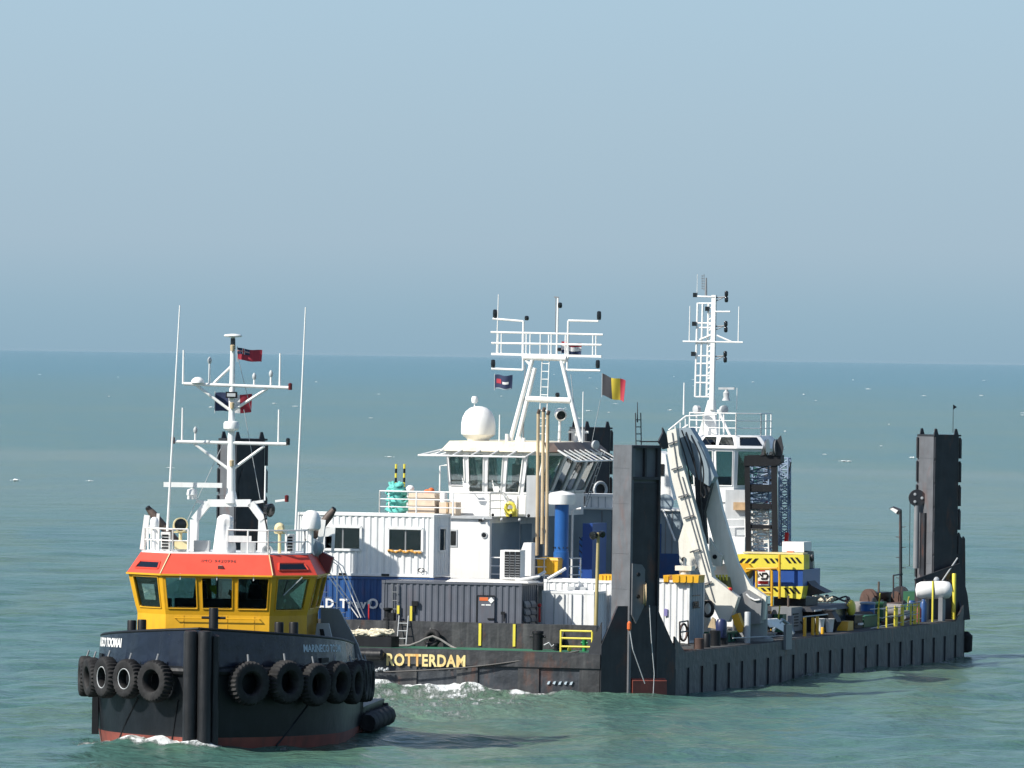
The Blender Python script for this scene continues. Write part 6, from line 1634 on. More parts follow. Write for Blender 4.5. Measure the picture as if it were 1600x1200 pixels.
# upright boom: two black chords with plates, blue grey lattice behind
bm = MB()
for xa, xb in ((1163, 1171.5), (1204.5, 1214)):
    bm.hexa([K(xa+2, 863, .9), K(xb+2, 863, .9), K(xb+2, 863, 1.3), K(xa+2, 863, 1.3)], [K(xa, 712, .9), K(xb, 712, .9), K(xb, 712, 1.3), K(xa, 712, 1.3)])
boom = cc.part('boom', bm, black)
for y0, y1 in ((757, 768), (787, 795), (820, 826)): cc.part('boom_plate', MB().box(K(1171, 800, .95).x, K(1205, 800, .95).x, CYY+.95, CYY+1.2, K(1180, y1, .95).z, K(1180, y0, .95).z), black, boom)
cc.part('boom_head', MB().prism([K(1162, 728, .85), K(1212, 728, .85), K(1220, 722, .85), K(1220, 711, .85), K(1168, 711, .85), K(1162, 717, .85)], (0, .6, 0)), black, boom)
for px in (1198, 1212): cc.part('head_sheave', MB().lathe([(.1, -.05), (.38, -.05), (.32, 0), (.38, .05), (.1, .05)], K(px, 699, .9), (1, 0, 0), 18), chrome if px < 1205 else steel_grey, boom, smooth=True)
cc.part('head_cheek', MB().prism([K(1188, 712, .8), K(1194, 692, .8), K(1200, 710, .8)], (0, .06, 0)).prism([K(1206, 712, .8), K(1212, 690, .8), K(1220, 680, .8), K(1224, 700, .8), K(1222, 712, .8)], (0, .06, 0)), legd, boom)
ltm = mat('pale_blue_lattice_paint', (.22, .29, .40), .45, var=.15, streak=.3)
for k, (y0, y1, mm) in enumerate(((865, 828, white_dirty), (827, 797, white_dirty), (795, 768, ltm), (766, 728, ltm))):
    mb = MB(); a, b_ = K(1189, y0, 1.9), K(1188, y1, 1.9)
    lattice(mb, a, b_, (1, 0, 0), (0, 1, 0), 1.0, 1.0, 4, .045, .03)
    cc.part('lattice_section', mb, mm, boom)
    rng = random.Random(k); mb = MB()
    for j in range(16):
        q = K(rng.uniform(1173, 1203), rng.uniform(y1, y0), rng.uniform(1.3, 2.3)); d_ = Vector((rng.uniform(-.5, .5), 0, rng.uniform(-.25, .25)))
        mb.cone(q-d_*.7, q+d_*.7, .028, .028, 5)
    cc.part('lacing', mb, mm, boom)
mb = MB(); lattice(mb, K(1226, 852, 2.6), K(1226, 716, 2.6), (1, 0, 0), (0, 1, 0), .42, .42, 15, .04, .028); cc.part('jib_lattice', mb, ltm, boom)
cc.part('red_strut', MB().bar(K(1195, 783, 1.5), K(1204, 786, 1.5), .06), redm, boom); cc.part('red_strut', MB().bar(K(1228, 852, 2.2), K(1230, 832, 2.2), .16), redm, boom)
cc.part('boom_hoses', MB().tube([K(1230, 850, 2.4), K(1231, 800, 2.4), K(1233, 780, 2.4), K(1232, 740, 2.4), K(1236, 722, 2.4)], .03, 6), hose, boom)
cc.part('boom_foot', MB().box(K(1163, 864, .9).x, K(1216, 864, .9).x, CYY+.9, CYY+2.4, K(1190, 876, .9).z, K(1190, 863, .9).z), fblue, boom)

# ---- deck gear along the right side
def D(px, py, x=-.7): return B.at(px, py, x=x)
ZD = DZ+.03
def post_thing(px, py0, py1, x, r, m, label, cat='post', name='deck_post', group=None):
    a, b_ = D(px, py0, x), D(px, py1, x)
    return solo(name, label, cat, B, (a.x, a.y, ZD), MB().lathe([(r, ZD-a.z), (r, b_.z-a.z-.03), (r*.85, b_.z-a.z), (0, b_.z-a.z)], a, n=14), m, group, True)
post_thing(1167.5, 1005, 956, -.5, .13, light_grey, 'pale grey upright tube on the deck edge beside the crane base')
post_thing(1235, 1000, 962, -1.2, .14, steel_grey, 'grey upright tube behind the white ramp sheet')
post_thing(1092, 1016, 997, -.4, .22, rustm, 'rusty brown deck bollard in front of the shade tinted container end', 'bollard', 'bollard')
post_thing(1104, 1015, 990, -.6, .16, black, 'thin black bollard beside the rusty bollard', 'bollard', 'bollard')
post_thing(1117, 1014, 985, -.8, .24, black, 'wide black bollard under the blue drum', 'bollard', 'bollard')
p = D(1127, 980, -.9); solo('blue_drum', 'dark blue rounded drum beside the folded crane arm', 'drum', B, (p.x, p.y, p.z-.4), MB().lathe([(.2, -.45), (.24, -.4), (.24, .2), (.17, .33), (0, .38)], p, n=18), mat('navy_plastic', (.02, .03, .09), .35), smooth=True)
mb = MB().cone(D(1128, 1012, -.9), D(1128, 990, -.9), .25, .25, 14)
solo('drum_stand', 'dark stand carrying the blue drum on the deck', 'stand', B, D(1128, 1012, -.9), mb, black)
# gate frame at the container
a = D(1062, 1012, -.5); 
mb = MB()
for (xa, ya, xb, yb) in ((1062, 1012, 1062, 972), (1062, 972, 1075, 970), (1075, 970, 1076, 1008), (1062, 988, 1076, 986)): mb.cone(D(xa, ya, -.4), D(xb, yb, -.4), .035, .035, 6)
solo('gate_frame', 'dark tubular gate frame before the white container on the deck edge', 'gate', B, a, mb, legd)
mb = MB().tube([D(1068, 988, -.45) + Vector((0, math.cos(a_)*.55, math.sin(a_)*.35)) for a_ in np.linspace(0, 6.283, 14)[:-1]], .05, 6, True)
solo('valve_wheel', 'rusty valve hand wheel on the gate frame', 'wheel', B, D(1068, 1000, -.45), mb, rustm)
mb = MB()
for k in range(7): mb.ellip(D(1066+k*3.2, 1018+.3*math.sin(k*3), -.3) + Vector((0, 0, .04)), .10, .2, .07, 8, 5)
solo('chain_heap', 'rust brown chain heaped along the deck edge', 'chain', B, D(1072, 1018, -.3), mb, rustm, smooth=True)
p = D(1101, 1021, -.15); solo('yellow_cleat', 'small yellow cleat on the deck edge', 'cleat', B, p, MB().box(p.x-.05, p.x+.05, p.y-.35, p.y+.35, p.z, p.z+.06).box(p.x-.05, p.x+.05, p.y+.2, p.y+.35, p.z-.12, p.z), hyel)
p = D(1113, 975, -1.4); solo('shackle_stand', 'tan shackle hanging above the black bollards', 'shackle', B, p, MB().prism([(p.x-.2, p.y, p.z-.15), (p.x+.15, p.y, p.z-.2), (p.x+.1, p.y, p.z+.2), (p.x-.02, p.y, p.z+.28)], (0, .2, 0)), tan)
# low machinery behind the deck edge under the crane
for k, (x0, x1, y0, y1, xx, lab) in enumerate(((1132, 1152, 1012, 988, -1.5, 'olive green pump box on deck below the yellow crane link'), (1170, 1190, 1008, 986, -1.6, 'brown grey winch box behind the pale upright tube'), (1192, 1212, 1005, 990, -1.4, 'low grey winch box beside the white ramp sheet'))):
    a, b_ = D(x0, y0, xx), D(x1, y1, xx); t = Thing('machinery_box', lab, 'box', B, (a.x, (a.y+b_.y)/2, ZD))
    t.part('body', MB().box(a.x-.9, a.x, a.y, b_.y, ZD, b_.z), (deckg, steel_grey, steel_grey)[k])
    t.part('top_lip', MB().box(a.x-.95, a.x+.05, a.y-.1, b_.y+.1, b_.z+.001, b_.z+.05), (green, light_grey, steel_grey)[k])
    for j in range(3):
        yy = a.y+(b_.y-a.y)*(j+.5)/3; t.part('panel_rib', MB().box(a.x+.002, a.x+.04, yy-.1, yy+.1, ZD+.05, b_.z-.05), legd)
mb = MB().cone(D(1145, 997, -.35), D(1230, 993, -.35), .025, .025, 6)
solo('low_guard_rail', 'thin grey guard rail low along the deck edge', 'rail', B, D(1145, 1000, -.35), mb, light_grey)
# white ramp sheet and grey support
pts = [D(1195, 968, -1.0), D(1216, 967, -.9), D(1226, 975, -.8), D(1226, 988, -.7), D(1212, 980, -.8), D(1202, 980, -.9)]
solo('ramp_sheet', 'bent white metal sheet leaning over the deck edge', 'sheet', B, pts[3], MB().prism(pts, (-.08, 0, .03)), white)
a, b_ = D(1223, 1016, -.02), D(1233, 975, -.02)
solo('ramp_support', 'grey channel hanging over the side below the white sheet', 'channel', B, (0.05, a.y, 1.2), MB().box(.005, .12, a.y, b_.y, a.z+.02, b_.z), steel_grey)
mb = MB().tube([D(1208, 985, -.9), D(1222, 968, -.9), D(1232, 975, -.8), D(1240, 990, -.6)], .07, 8)
solo('curved_pipe', 'curved grey pipe arching beside the white metal sheet', 'pipe', B, D(1240, 1000, -.6), mb, bluegrey, smooth=True)
# yellow fenced hatch
for k, (px, y0, y1) in enumerate(((1257, 1002, 964), (1270, 983, 965), (1277, 981, 963), (1285, 999, 980))):
    post_thing(px, y0, y1, -.5-.1*(k % 2), .075, yellow, ('lone tall', 'short inner', 'second short', 'low end')[k] + ' chrome yellow stanchion of the hatch rail aft of the crane', 'stanchion', 'rail_stanchion', 'yellow stanchions round the hatch')
mb = MB().cone(D(1255, 964, -.5), D(1293, 960, -.5), .03, .03, 6); solo('hatch_rail', 'grey top rail joining the yellow hatch stanchions', 'rail', B, D(1257, 1000, -.5), mb, light_grey)
for px in (1281, 1296):
    p = D(px, 985, -1.0); solo('white_bucket', 'white bucket with tapered body ' + ('touching the yellow stanchions' if px < 1290 else 'close to the dark shed'), 'bucket', B, (p.x, p.y, ZD), MB().lathe([(.15, ZD-p.z), (.17, .1), (.22, .5), (.24, .52), (.2, .53)], p, n=14), white, 'white buckets beside the stanchions', True)
# dark deck shed with pale post and yellow foot
a, b_ = D(1293, 1000, -1.6), D(1327, 946, -1.6)
sh_ = Thing('deck_shed', 'dark glossy deck shed with pale corner post aft of the yellow stanchions', 'shed', B, (a.x, a.y, ZD))
sh_.part('shed_wall', MB().box(a.x-2.0, a.x, a.y, b_.y, ZD, b_.z-.1), mat('dark_blue_black_sheet', (.022, .032, .045), .25))
sh_.part('shed_roof', MB().hexa([(a.x-2.2, a.y-3.5, b_.z-.098), (a.x+.2, a.y-3.5, b_.z-.098), (a.x+.2, b_.y+.3, b_.z-.098), (a.x-2.2, b_.y+.3, b_.z-.098)], [(a.x-2.0, a.y-3.3, b_.z+.10), (a.x+.0, a.y-3.3, b_.z+.10), (a.x+.0, b_.y+.1, b_.z+.1), (a.x-2.0, b_.y+.1, b_.z+.1)]), legd)
sh_.part('roof_strip', MB().box(a.x+.205, a.x+.24, a.y-3.3, a.y+.6, b_.z-.09, b_.z-.02), light_grey)
p = D(1327, 985, -1.5); sh_.part('corner_post', MB().box(p.x-.05, p.x+.05, p.y-.1, p.y+.1, ZD, b_.z-.12), bluegrey)
p = D(1322, 990, -.9); sh_.part('yellow_foot', MB().hexa([(p.x-.3, p.y-.55, ZD), (p.x+.2, p.y-.55, ZD), (p.x+.2, p.y+.55, ZD), (p.x-.3, p.y+.55, ZD)], [(p.x-.2, p.y-.4, ZD+.42), (p.x+.2, p.y-.4, ZD+.42), (p.x+.2, p.y+.5, ZD+.42), (p.x-.2, p.y+.5, ZD+.42)]), yellow)
p = D(1330, 950, -1.4); solo('yellow_float', 'olive yellow float hung on the shed corner', 'float', B, (p.x, p.y, p.z-.4), MB().ellip(p, .2, .35, .38), hyel, smooth=True)
# tangle of white hoses on shed roof
for k in range(10):
    rng = random.Random(40+k); x = rng.uniform(1258, 1318); c = D(x, 937-rng.uniform(0, 4), rng.uniform(-3.4, -2.2)); rr = rng.uniform(.12, .3)
    mb = MB().tube([(c.x+math.cos(a_)*rr*1.5, c.y+math.sin(a_)*rr, c.z+.1*math.sin(a_*2+k)) for a_ in np.linspace(0, 5.8, 14)], .045, 6)
    solo('hose_loop', 'white hose loop in the tangle on the dark shed roof', 'hose', B, c, mb, ropew if k % 3 else legd, 'hose loops on the dark shed roof', True)
# reels, bins, plates
for px, py, r, xx, lab in ((1358, 926, .55, -5.0, 'large rusty cable reel flange standing beyond the dark shed'), (1407, 930, .6, -4.0, 'large dark reel flange below the lamp post')):
    c = D(px, py, xx); c.z = ZD+r+.2
    t = Thing('cable_reel', lab, 'reel', B, (c.x, c.y, ZD))
    for s in (-.25, .25): t.part('flange', MB().lathe([(.05, -.03), (r, -.03), (r, .03), (.05, .03)], (c.x, c.y+s*1.1, c.z), (.75, 1, 0), 26), rustm if px < 1380 else legd)
    t.part('hub', MB().cone((c.x-.18, c.y-.25, c.z), (c.x+.18, c.y+.25, c.z), r*.6, r*.6, 18), rustm, smooth=True)
    t.part('cradle', MB().box(c.x-.6, c.x+.6, c.y-.5, c.y+.5, ZD, ZD+.28), rustm)
p = D(1356, 950, -2.2); bn_ = Thing('tub', 'round blue tub with grey lid on deck beyond the shed', 'tub', B, (p.x, p.y, ZD))
bn_.part('tub_body', MB().lathe([(.28, ZD-p.z), (.34, .1), (.34, .18)], p, n=20), fblue, smooth=True); bn_.part('lid', MB().lathe([(.38, .18), (.38, .24), (.3, .28), (0, .3)], p, n=20), bluegrey, smooth=True)
p = D(1424, 940, -2.2); solo('blue_barrel', 'blue plastic barrel behind the railing below the lamp post', 'barrel', B, (p.x, p.y, ZD), MB().lathe([(.19, ZD-p.z), (.21, ZD-p.z+.3), (.21, -.1), (.19, .0), (.15, .05), (0, .05)], p, n=18), cblue, smooth=True)
p = D(1443, 953, -.9); solo('blue_barrel', 'dark blue upright gas bottle under the white raft canister', 'gas bottle', B, (p.x, p.y, ZD), MB().lathe([(.15, ZD-p.z), (.16, ZD-p.z+.1), (.16, .3), (.08, .45), (.04, .5)], p, n=16), cblue, smooth=True)
p = D(1436, 955, -.9); solo('red_bottle', 'dark red upright bottle beside the blue gas bottle', 'gas bottle', B, (p.x, p.y, ZD), MB().lathe([(.12, ZD-p.z), (.12, .1), (.06, .2), (0, .22)], p, n=12), darkred, smooth=True)
pts = [D(1381, 980, -1.4), D(1412, 967, -1.4), D(1412, 960, -1.4), D(1381, 972, -1.4)]
solo('brown_plank', 'long rust brown plate leaning behind the deck rail', 'plate', B, pts[0], MB().prism(pts, (-.12, 0, .05)), rustm)
a, b_ = D(1375, 957, -3.4), D(1420, 942, -3.4)
solo('rusty_beam', 'wide rusty steel beam lying inboard below the reels', 'beam', B, (a.x, a.y, ZD), MB().box(a.x-.4, a.x, a.y, b_.y, ZD, b_.z-.05).box(a.x-.5, a.x+.1, a.y, b_.y, b_.z-.049, b_.z+.05), rustm)
for k, (xa, xb) in enumerate(((1335, 1348), (1350, 1372))):
    a, b_ = D(xa, 985, -1.2), D(xb, 962, -1.2); t = Thing('deck_box', ('low black box beside the shed', 'dark green deck locker below the blue tub')[k], 'box', B, (a.x, a.y, ZD))
    t.part('body', MB().box(a.x-.8, a.x, a.y, b_.y, ZD, b_.z), (black, green)[k]); t.part('lid', MB().box(a.x-.85, a.x+.04, a.y-.06, b_.y+.06, b_.z+.001, b_.z+.06), (legd, deckg)[k])
p = D(1343, 975, -1.1); solo('white_label_plate', 'small white plate on the low black box', 'plate', B, p, MB().box(p.x-.0, p.x+.11, p.y-.3, p.y+.3, p.z-.04, p.z+.05), letw)
# yellow rail stanchions and wires
for k, (px, y0, y1) in enumerate(((1400, 983, 948), (1409.5, 982, 945), (1429.5, 966, 943))):
    post_thing(px, y0, y1, -.4, .085, hyel, ('third', 'second', 'first')[k] + ' bright yellow stanchion from the raft canister before the rusty beam', 'stanchion', 'rail_stanchion', 'yellow stanchions before the rusty beam')
mb = MB()
for (xa, ya, xb, yb) in ((1360, 952, 1400, 949), (1410, 945, 1442, 939), (1384, 964, 1400, 961), (1410, 960, 1432, 955), (1360, 982, 1440, 966)): mb.cone(D(xa, ya, -.4), D(xb, yb, -.4), .022, .022, 6)
solo('wire_rail', 'grey wire rail strung between the yellow stanchions', 'rail', B, D(1400, 983, -.4), mb, light_grey)
# life raft canister
c = D(1459, 922, -.9)
rt = Thing('life_raft', 'white life raft canister with dark band on a cradle by the far leg', 'life raft', B, (c.x, c.y, ZD))
ax = Vector((.55, 1, .03)).normalized()
prof = [(.05, -.86), (.3, -.8), (.40, -.6), (.42, -.05), (.40, 0), (.42, .05), (.42, .5), (.38, .72), (.26, .82), (.05, .86)]
rt.part('canister', MB().lathe(prof, c, Vector((.96, .3, .02)), 24), white, smooth=True)
rt.part('band', MB().lathe([(.425, -.02), (.43, .02)], c + Vector((-.02, 0, 0)), Vector((.96, .3, .02)), 24), black)
rt.part('cradle', MB().box(c.x-.5, c.x-.3, c.y-.3, c.y+.3, ZD, c.z-.33).box(c.x+.3, c.x+.5, c.y-.3, c.y+.3, ZD, c.z-.33), steel_grey)
mb = MB().lathe([(.03, -.12), (.12, -.05), (.13, .06), (.05, .1)], D(1463, 906, -1.0), (.4, -.6, .3), 12); rt.part('vent_hook', mb, light_grey, smooth=True)
p = D(1477, 935, -.9); solo('orange_buoy', 'orange lifebuoy hanging at the end of the white raft canister', 'lifebuoy', B, p, MB().tube([p + Vector((0, math.cos(a_)*.45, math.sin(a_)*.3)) for a_ in np.linspace(0, 6.283, 16)[:-1]], .07, 8, True), orange, smooth=True)
post_thing(1457, 972, 908, -.45, .05, hyel, 'thin yellow pole in front of the white raft canister', 'pole', 'yellow_pole')
post_thing(1490, 965, 896, -.5, .10, hyel, 'thick yellow pole with white top right of the raft canister', 'pole', 'yellow_pole')
# lamp post
a, b_ = D(1408, 930, -4.2), D(1407, 797, -4.2)
lpn = Thing('deck_lamp_post', 'black lamp post with step rungs and angled floodlight left of the far leg', 'lamp post', B, (a.x, a.y, ZD))
lpn.part('post', MB().cone((a.x, a.y, ZD), b_, .085, .07, 10), legd, smooth=True)
for k in range(6):
    p = a.lerp(b_, .2+k*.12); s = 1 if k % 2 else -1; lpn.part('rung', MB().cone(p, p + Vector((.24*s, 0, .02)), .02, .02, 6), legd)
c = D(1397, 799, -4.2)
fl = lpn.part('floodlight', MB().hexa([c+Vector((-.25, .0, .12)), c+Vector((.2, .0, -.16)), c+Vector((.22, .3, -.1)), c+Vector((-.2, .3, .15))], [c+Vector((-.1, .0, .2)), c+Vector((.3, .0, .05)), c+Vector((.3, .3, .1)), c+Vector((-.1, .3, .24))]), legd)
lpn.part('lamp_glass', MB().prism([c+Vector((-.2, -.02, .11)), c+Vector((.1, -.02, -.1)), c+Vector((.2, -.02, .05)), c+Vector((-.06, -.02, .17))], (0, -.02, 0)), letw, fl)  # plain white colour stands for sunlight on the lamp glass
lpn.part('base_frame', MB().tube([D(1396, 935, -4.2), D(1396, 899, -4.2), D(1410, 897, -4.2)], .04, 6), legd)

# more machinery along the right side
def winch(px, xx, sc, label):
    c = D(px, 965, xx); z = ZD
    t = Thing('deck_winch', label, 'winch', B, (c.x, c.y, z))
    t.part('drum', MB().cone((c.x-.5*sc, c.y, z+.5*sc), (c.x+.5*sc, c.y, z+.5*sc), .3*sc, .3*sc, 16), ropeg, smooth=True)
    for q in (-.52, .52): t.part('flange', MB().lathe([(.05, -.03), (.48*sc, -.03), (.48*sc, .03), (.05, .03)], (c.x+q*sc, c.y, z+.5*sc), (1, 0, 0), 18), legd)
    t.part('gearbox', MB().box(c.x+.58*sc, c.x+.95*sc, c.y-.3*sc, c.y+.3*sc, z, z+.8*sc), green)
    t.part('bed', MB().box(c.x-.8*sc, c.x+1.0*sc, c.y-.5*sc, c.y+.5*sc, z, z+.1), black)
    t.part('brake_lever', MB().bar((c.x+.75*sc, c.y-.35*sc, z+.3), (c.x+.9*sc, c.y-.6*sc, z+1.15*sc), .05), hyel)
winch(1190, -3.0, 1.1, 'dark rope winch with green gearbox inboard of the white metal sheet')
winch(1345, -3.2, 1.2, 'dark rope winch with green gearbox beyond the dark shed')
winch(1395, -2.4, 1.0, 'small dark rope winch with green gearbox behind the brown plate')
def pipes(px0, px1, xx, n, r, m, label):
    a, b_ = D(px0, 970, xx), D(px1, 970, xx); t = Thing('pipe_stack', label, 'pipes', B, (a.x, (a.y+b_.y)/2, ZD))
    for k in range(n):
        row, j = (0, k) if k < (n+1)//2 else (1, k-(n+1)//2)
        t.part('pipe', MB().cone((a.x-j*2.1*r-row*r, a.y+.2*(k % 3), ZD+r+.12+row*1.75*r), (a.x-j*2.1*r-row*r, b_.y-.3*(k % 2), ZD+r+.12+row*1.75*r), r, r, 12), m, smooth=True)
    for y in (a.y+.6, b_.y-.8): t.part('bearer', MB().box(a.x-n*r*1.1, a.x+r, y, y+.15, ZD, ZD+.12), wood)
pipes(1338, 1372, -1.9, 5, .13, rustm, 'stack of rusty pipes on timber bearers beyond the shed')
pipes(1412, 1440, -1.5, 5, .11, steel_grey, 'stack of grey pipes on timber bearers before the raft canister')
pipes(1140, 1165, -2.0, 3, .10, steel_grey, 'short stack of grey pipes beside the crane pedestal')
def power_pack(px, xx, w, h, m, label):
    c = D(px, 970, xx); t = Thing('power_pack', label, 'power pack', B, (c.x, c.y, ZD))
    t.part('casing', MB().box(c.x-.9, c.x, c.y-w/2, c.y+w/2, ZD+.1, ZD+h), m)
    t.part('skid', MB().box(c.x-1.0, c.x+.08, c.y-w/2-.1, c.y+w/2+.1, ZD, ZD+.098), black)
    for k in range(5): t.part('louvre', MB().box(c.x+.002, c.x+.03, c.y-w*.38, c.y+w*.1, ZD+.3+k*(h-.5)/5, ZD+.36+k*(h-.5)/5), black)
    t.part('exhaust', MB().cone((c.x-.4, c.y, ZD+h), (c.x-.4, c.y, ZD+h+.5), .05, .05, 8), sooty)
    t.part('hose', MB().tube([(c.x+.02, c.y+w*.3, ZD+.5), (c.x+.2, c.y+w*.35, ZD+.25), (c.x+.15, c.y+w*.6, ZD+.05)], .04, 6), hose)
power_pack(1245, -1.9, 2.0, 1.15, steel_grey, 'grey hydraulic power pack with louvres behind the grey upright tube')
power_pack(1385, -4.6, 2.4, 1.1, black, 'black hydraulic power pack with louvres between the cable reels')
power_pack(1448, -2.6, 2.2, 1.2, green, 'green hydraulic power pack with louvres inboard of the raft canister')
# yellow stanchion line along the deck edge aft of the shed
ys_ = [38.5 + k*1.55 for k in range(6)]
for k, y in enumerate(ys_):
    solo('rail_stanchion', ORD[k] + ' slim yellow stanchion of the edge rail counted from the dark shed', 'stanchion', B, (-.3, y, ZD), MB().cone((-.3, y, ZD), (-.3, y, ZD+.95), .045, .045, 8), hyel, 'slim yellow stanchions of the edge rail')
mb = MB()
for z in (.5, .9): mb.tube([(-.3, ys_[0]+(ys_[-1]-ys_[0])*t_, ZD+z-.05*math.sin(t_*math.pi*5)**2) for t_ in np.linspace(0, 1, 21)], .018, 5)
mb.cone((-.3, ys_[0], ZD+.4), (-.3, ys_[0], ZD+.95), .02, .02, 5)
solo('edge_rail_wire', 'slack wire rail through the slim yellow stanchions', 'rail', B, (-.3, ys_[0], ZD), mb, light_grey)

# ---- gear on the front strip
ff = lambda px, py, y=.5: B.at(px, py, y=y)
def bitt(px, y0, y1, r, y, label, m=black):
    a, b_ = ff(px, y0, y), ff(px, y1, y); t = Thing('bitt', label, 'bollard', B, (a.x, y, ZD))
    t.part('barrel', MB().lathe([(r, ZD), (r, b_.z-.12), (r*1.15, b_.z-.1), (r*1.1, b_.z), (0, b_.z)], (a.x, y, 0), n=18), m, smooth=True)
    t.part('cross_pin', MB().cone((a.x-r*1.6, y, b_.z-.22), (a.x+r*1.6, y, b_.z-.22), .05, .05, 8), m)
bitt(840, 1018, 986, .21, 1.4, 'thick black mooring bitt with cross pin on the green strip')
bitt(870, 1019, 1005, .11, 1.2, 'short black fairlead post beside the mooring bitt')
bitt(913, 1019, 996, .09, 1.6, 'green mooring post behind the yellow front rail', mat('signal_green_paint', (.01, .20, .06), .5))
mb = MB().tube([ff(850, 1008, 1.3), ff(858, 1004, 1.3), ff(862, 1010, 1.3), ff(868, 1006, 1.3)], .03, 6); solo('fairlead_bar', 'pale bent bar between the bitt and fairlead post', 'bar', B, ff(860, 1016, 1.3), mb, light_grey)
a0, a1 = ff(876, 1020, .25), ff(925, 1021, .25)
yr = Thing('front_rail', 'lime yellow guard rail on the front edge near the grey spud leg', 'railing', B, ((a0.x+a1.x)/2, .25, ZD))
yr.part('post', MB().cone((a0.x, .25, ZD), (a0.x, .25, ff(876, 985, .25).z), .045, .045, 8), hyel); yr.part('post', MB().cone((a1.x, .25, ZD), (a1.x, .25, ff(925, 987, .25).z), .045, .045, 8), hyel)
for py in (985.5, 997, 1010): yr.part('rail_bar', MB().cone(ff(876, py, .25), ff(925, py+1, .25), .04, .04, 8), hyel)
p = ff(890, 1017, .6); solo('yellow_hatch_knob', 'small round yellow knob on the front deck under the rail', 'knob', B, (p.x, .6, ZD), MB().ellip((p.x, .6, ZD+.1), .09, .09, .09), hyel, smooth=True)
# tyre on the coaming with wire, rope heap
p = ff(675, 1003, WY-.3)
ty = Thing('spare_tyre', 'small worn tyre leaning on the forward coaming beside the ladder', 'tyre', B, (p.x, WY-.3, ZD))
mb = MB().tube([(p.x+math.cos(a_)*.27, WY-.28+.05*math.sin(a_), ZD+.36+math.sin(a_)*.27) for a_ in np.linspace(0, 6.283, 26)[:-1]], .11, 10, True); ty.part('tyre', mb, rubber, smooth=True)
pts = [ff(612, 1006, 2), ff(625, 1009, 2), ff(640, 1008.5, 2), ff(655, 1003, 2), ff(664, 998, 2), ff(676, 994, 2.05), ff(688, 999, 2), ff(705, 1010, 2), ff(718, 1016, 1.4), ff(732, 1018, .6)]
solo('mooring_wire', 'grey mooring rope looped from the rope heap over the spare tyre', 'rope', B, pts[-1], MB().tube(pts, .045, 7), ropeg, smooth=True)
rng = random.Random(3); mb = MB()
for k in range(40):
    px = rng.uniform(533, 612); h = (1-abs((px-580)/55)**2)*.26; c = ff(px, 1013, .7); z = ZD+.45+rng.uniform(0, 1)*max(.06, h)
    r0 = rng.uniform(.2, .42); mb.tube([(c.x+math.cos(a_)*r0, .7+math.sin(a_)*r0*.8+rng.uniform(-.05, .05), z+.05*math.sin(a_*3+k)) for a_ in np.linspace(0, 6, 12)], .055, 6)
c0, c1 = ff(533, 1013, .7), ff(612, 1013, .7)
solo('mooring_rope_heap', 'cream mooring rope heaped on the front fender behind the tug', 'rope', B, ((c0.x+c1.x)/2, .7, ZD), mb, ropew, smooth=True)
solo('rope_rack', 'low dark rack carrying the cream mooring rope', 'rack', B, ((c0.x+c1.x)/2, .7, ZD), MB().box(c0.x-.5, c1.x+.1, .3, 1.4, ZD, ZD+.44), black)
# tow wires from tug to barge
ta, tb_ = ff(600, 1050, -.3), ff(905, 1017, .2)
pts = [ta.lerp(tb_, t_) + Vector((0, -.1*math.sin(t_*3.14), -.18*math.sin(t_*3.14))) for t_ in np.linspace(0, 1, 24)]
solo('tow_wire', 'black tow wire sagging across the barge front below its name', 'wire', B, tb_, MB().tube(pts, .035, 7), hose, smooth=True)
mb = MB()
for k in range(9): mb.ellip(ff(572+k*4.2, 1046+1.5*math.sin(k*2), -.25), .07, .1, .07, 8, 5)
solo('chain_bridle', 'pale shackles and chain of the tow bridle on the barge front', 'chain', B, ff(585, 1048, -.25), mb, light_grey, smooth=True)
# stair and railings beside the blue container
mb = MB()
for d in (0, .5):
    for (xa, ya, xb, yb) in ((500, 862, 530, 885), (498, 880, 560, 965), (530, 885, 564, 965)): mb.cone(ff(xa+d*12, ya, 4.6+d), ff(xb+d*12, yb, 4.6+d), .024, .024, 7)
mb.cone(ff(527, 884, 4.6), ff(526, 962, 4.6), .03, .03, 7)
for k in range(7):
    a = ff(497+k*7, 918+k*8, 4.7); mb.box(a.x-.14, a.x+.1, 4.7, 5.1, a.z, a.z+.025)
solo('access_stair', 'white sloping stair railings in front of the blue lettered container', 'stairs', B, ff(560, 966, 4.6), mb, white)
post_thing(576, 968, 945, None, .03, redm, 'x') if False else solo('red_pole', 'thin red pole in front of the blue lettered container', 'pole', B, ff(576, 968, 5.0), MB().cone(ff(576, 972, 5.0), ff(576.5, 944, 5.0), .03, .03, 7), redm)
a, b_ = ff(600, 968, 2.8), ff(616, 948, 2.8)
wn_ = Thing('capstan', 'black capstan on the coaming before the dark grey container', 'capstan', B, ((a.x+b_.x)/2, 2.8, wt))
wn_.part('drum', MB().lathe([(.2, 0), (.2, .06), (.13, .12), (.13, .38), (.2, .46), (.2, .52), (0, .54)], ((a.x+b_.x)/2-.05, 2.8, wt), n=16), black, smooth=True)
wn_.part('motor', MB().box(b_.x-.2, b_.x+.02, 2.65, 2.94, wt, wt+.32), black)
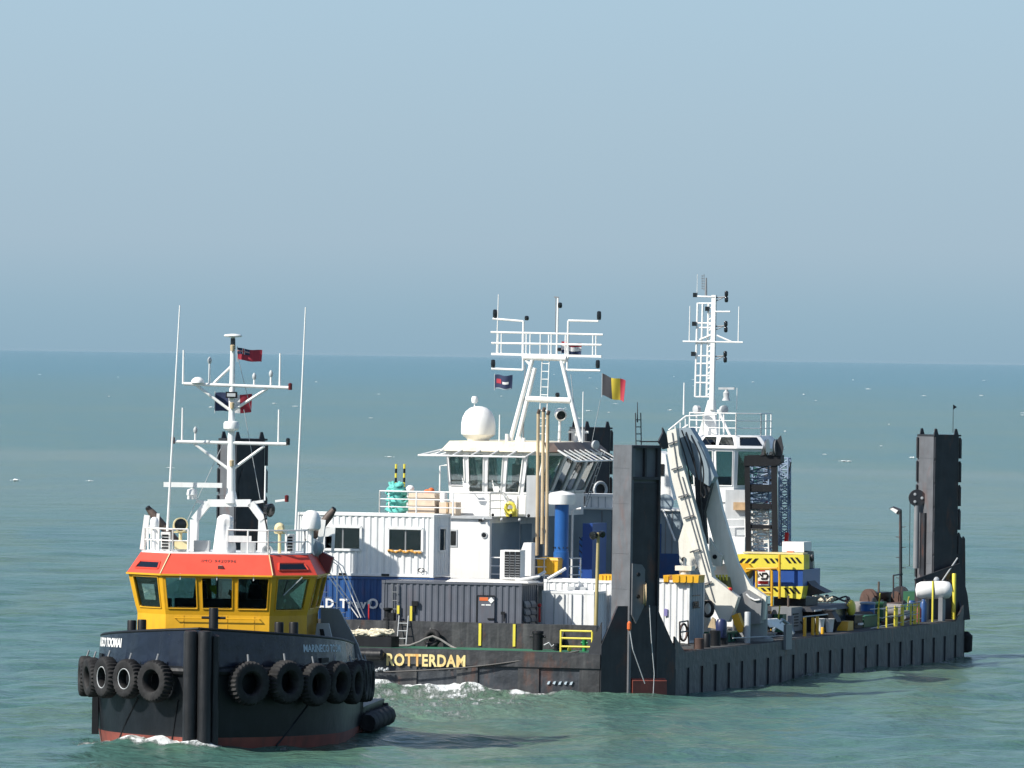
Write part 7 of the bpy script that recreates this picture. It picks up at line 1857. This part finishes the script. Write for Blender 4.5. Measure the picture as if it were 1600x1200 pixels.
solo('sounding_rod', 'thin black rod hanging down the coaming from the capstan', 'rod', B, ff(604, 1000, WY-.06), MB().cone(ff(604.5, 968, WY-.06), ff(604.5, 1002, WY-.06), .02, .02, 6), hose)

# ---- flags on the barge
p = A(773, 586)
flag('house_flag', 'dark blue company flag with red and white marks under the mast platform', B, p, .82, .60, [('field', flag_blue, 0, 1, 0, 1, 0), ('red_mark', flag_red, .1, .36, .3, .62, .012), ('white_mark', flag_white, .44, .8, .45, .62, .012), ('edge', bluegrey, .05, .95, .93, 1, .012)], True, lean=.0, wave=.07, ph=.5, droop=.02)
p = A(941, 585)
flag('belgian_flag', 'black yellow and red vertical tricolour flying right of the bridge mast', B, p, 1.05, .92, [('black_band', flag_black, 0, .42, 0, 1, 0), ('yellow_band', flag_yel, .42, .78, 0, 1, 0), ('red_band', flag_red, .78, 1, 0, 1, 0)], True, lean=-.2, wave=.13, ph=1.7, droop=.10)
p = A(872, 534)
flag('dutch_flag', 'faded red white and blue horizontal tricolour behind the mast platform rail', B, p + Vector((0, .5, 0)), .92, .50, [('red_band', flag_red, 0, 1, 0, .34, 0), ('white_band', flag_white, 0, 1, .34, .7, 0), ('blue_band', flag_blue, 0, 1, .7, 1, 0)], True, lean=-.1, wave=.11, ph=.9, droop=.04)

# ---- thin sea haze: one even box of air round the camera and everything on the water
hz_ = mkobj('haze', MB().box(-46000, 46000, -3500, 71000, -3.0, 19.0), black)
hm = bpy.data.materials.new('haze_air'); hm.use_nodes = True
hn, hl = hm.node_tree.nodes, hm.node_tree.links; hn.clear()
pv = hn.new('ShaderNodeVolumePrincipled'); pv.inputs['Color'].default_value = (.58, .72, .82, 1)
pv.inputs['Density'].default_value = HAZE; pv.inputs['Anisotropy'].default_value = 0.0
ho = hn.new('ShaderNodeOutputMaterial'); hl.new(pv.outputs[0], ho.inputs['Volume'])
hz_.data.materials.clear(); hz_.data.materials.append(hm)
hz_['kind'] = 'stuff'; hz_['label'] = 'thin pale sea haze over the water'; hz_['category'] = 'haze'
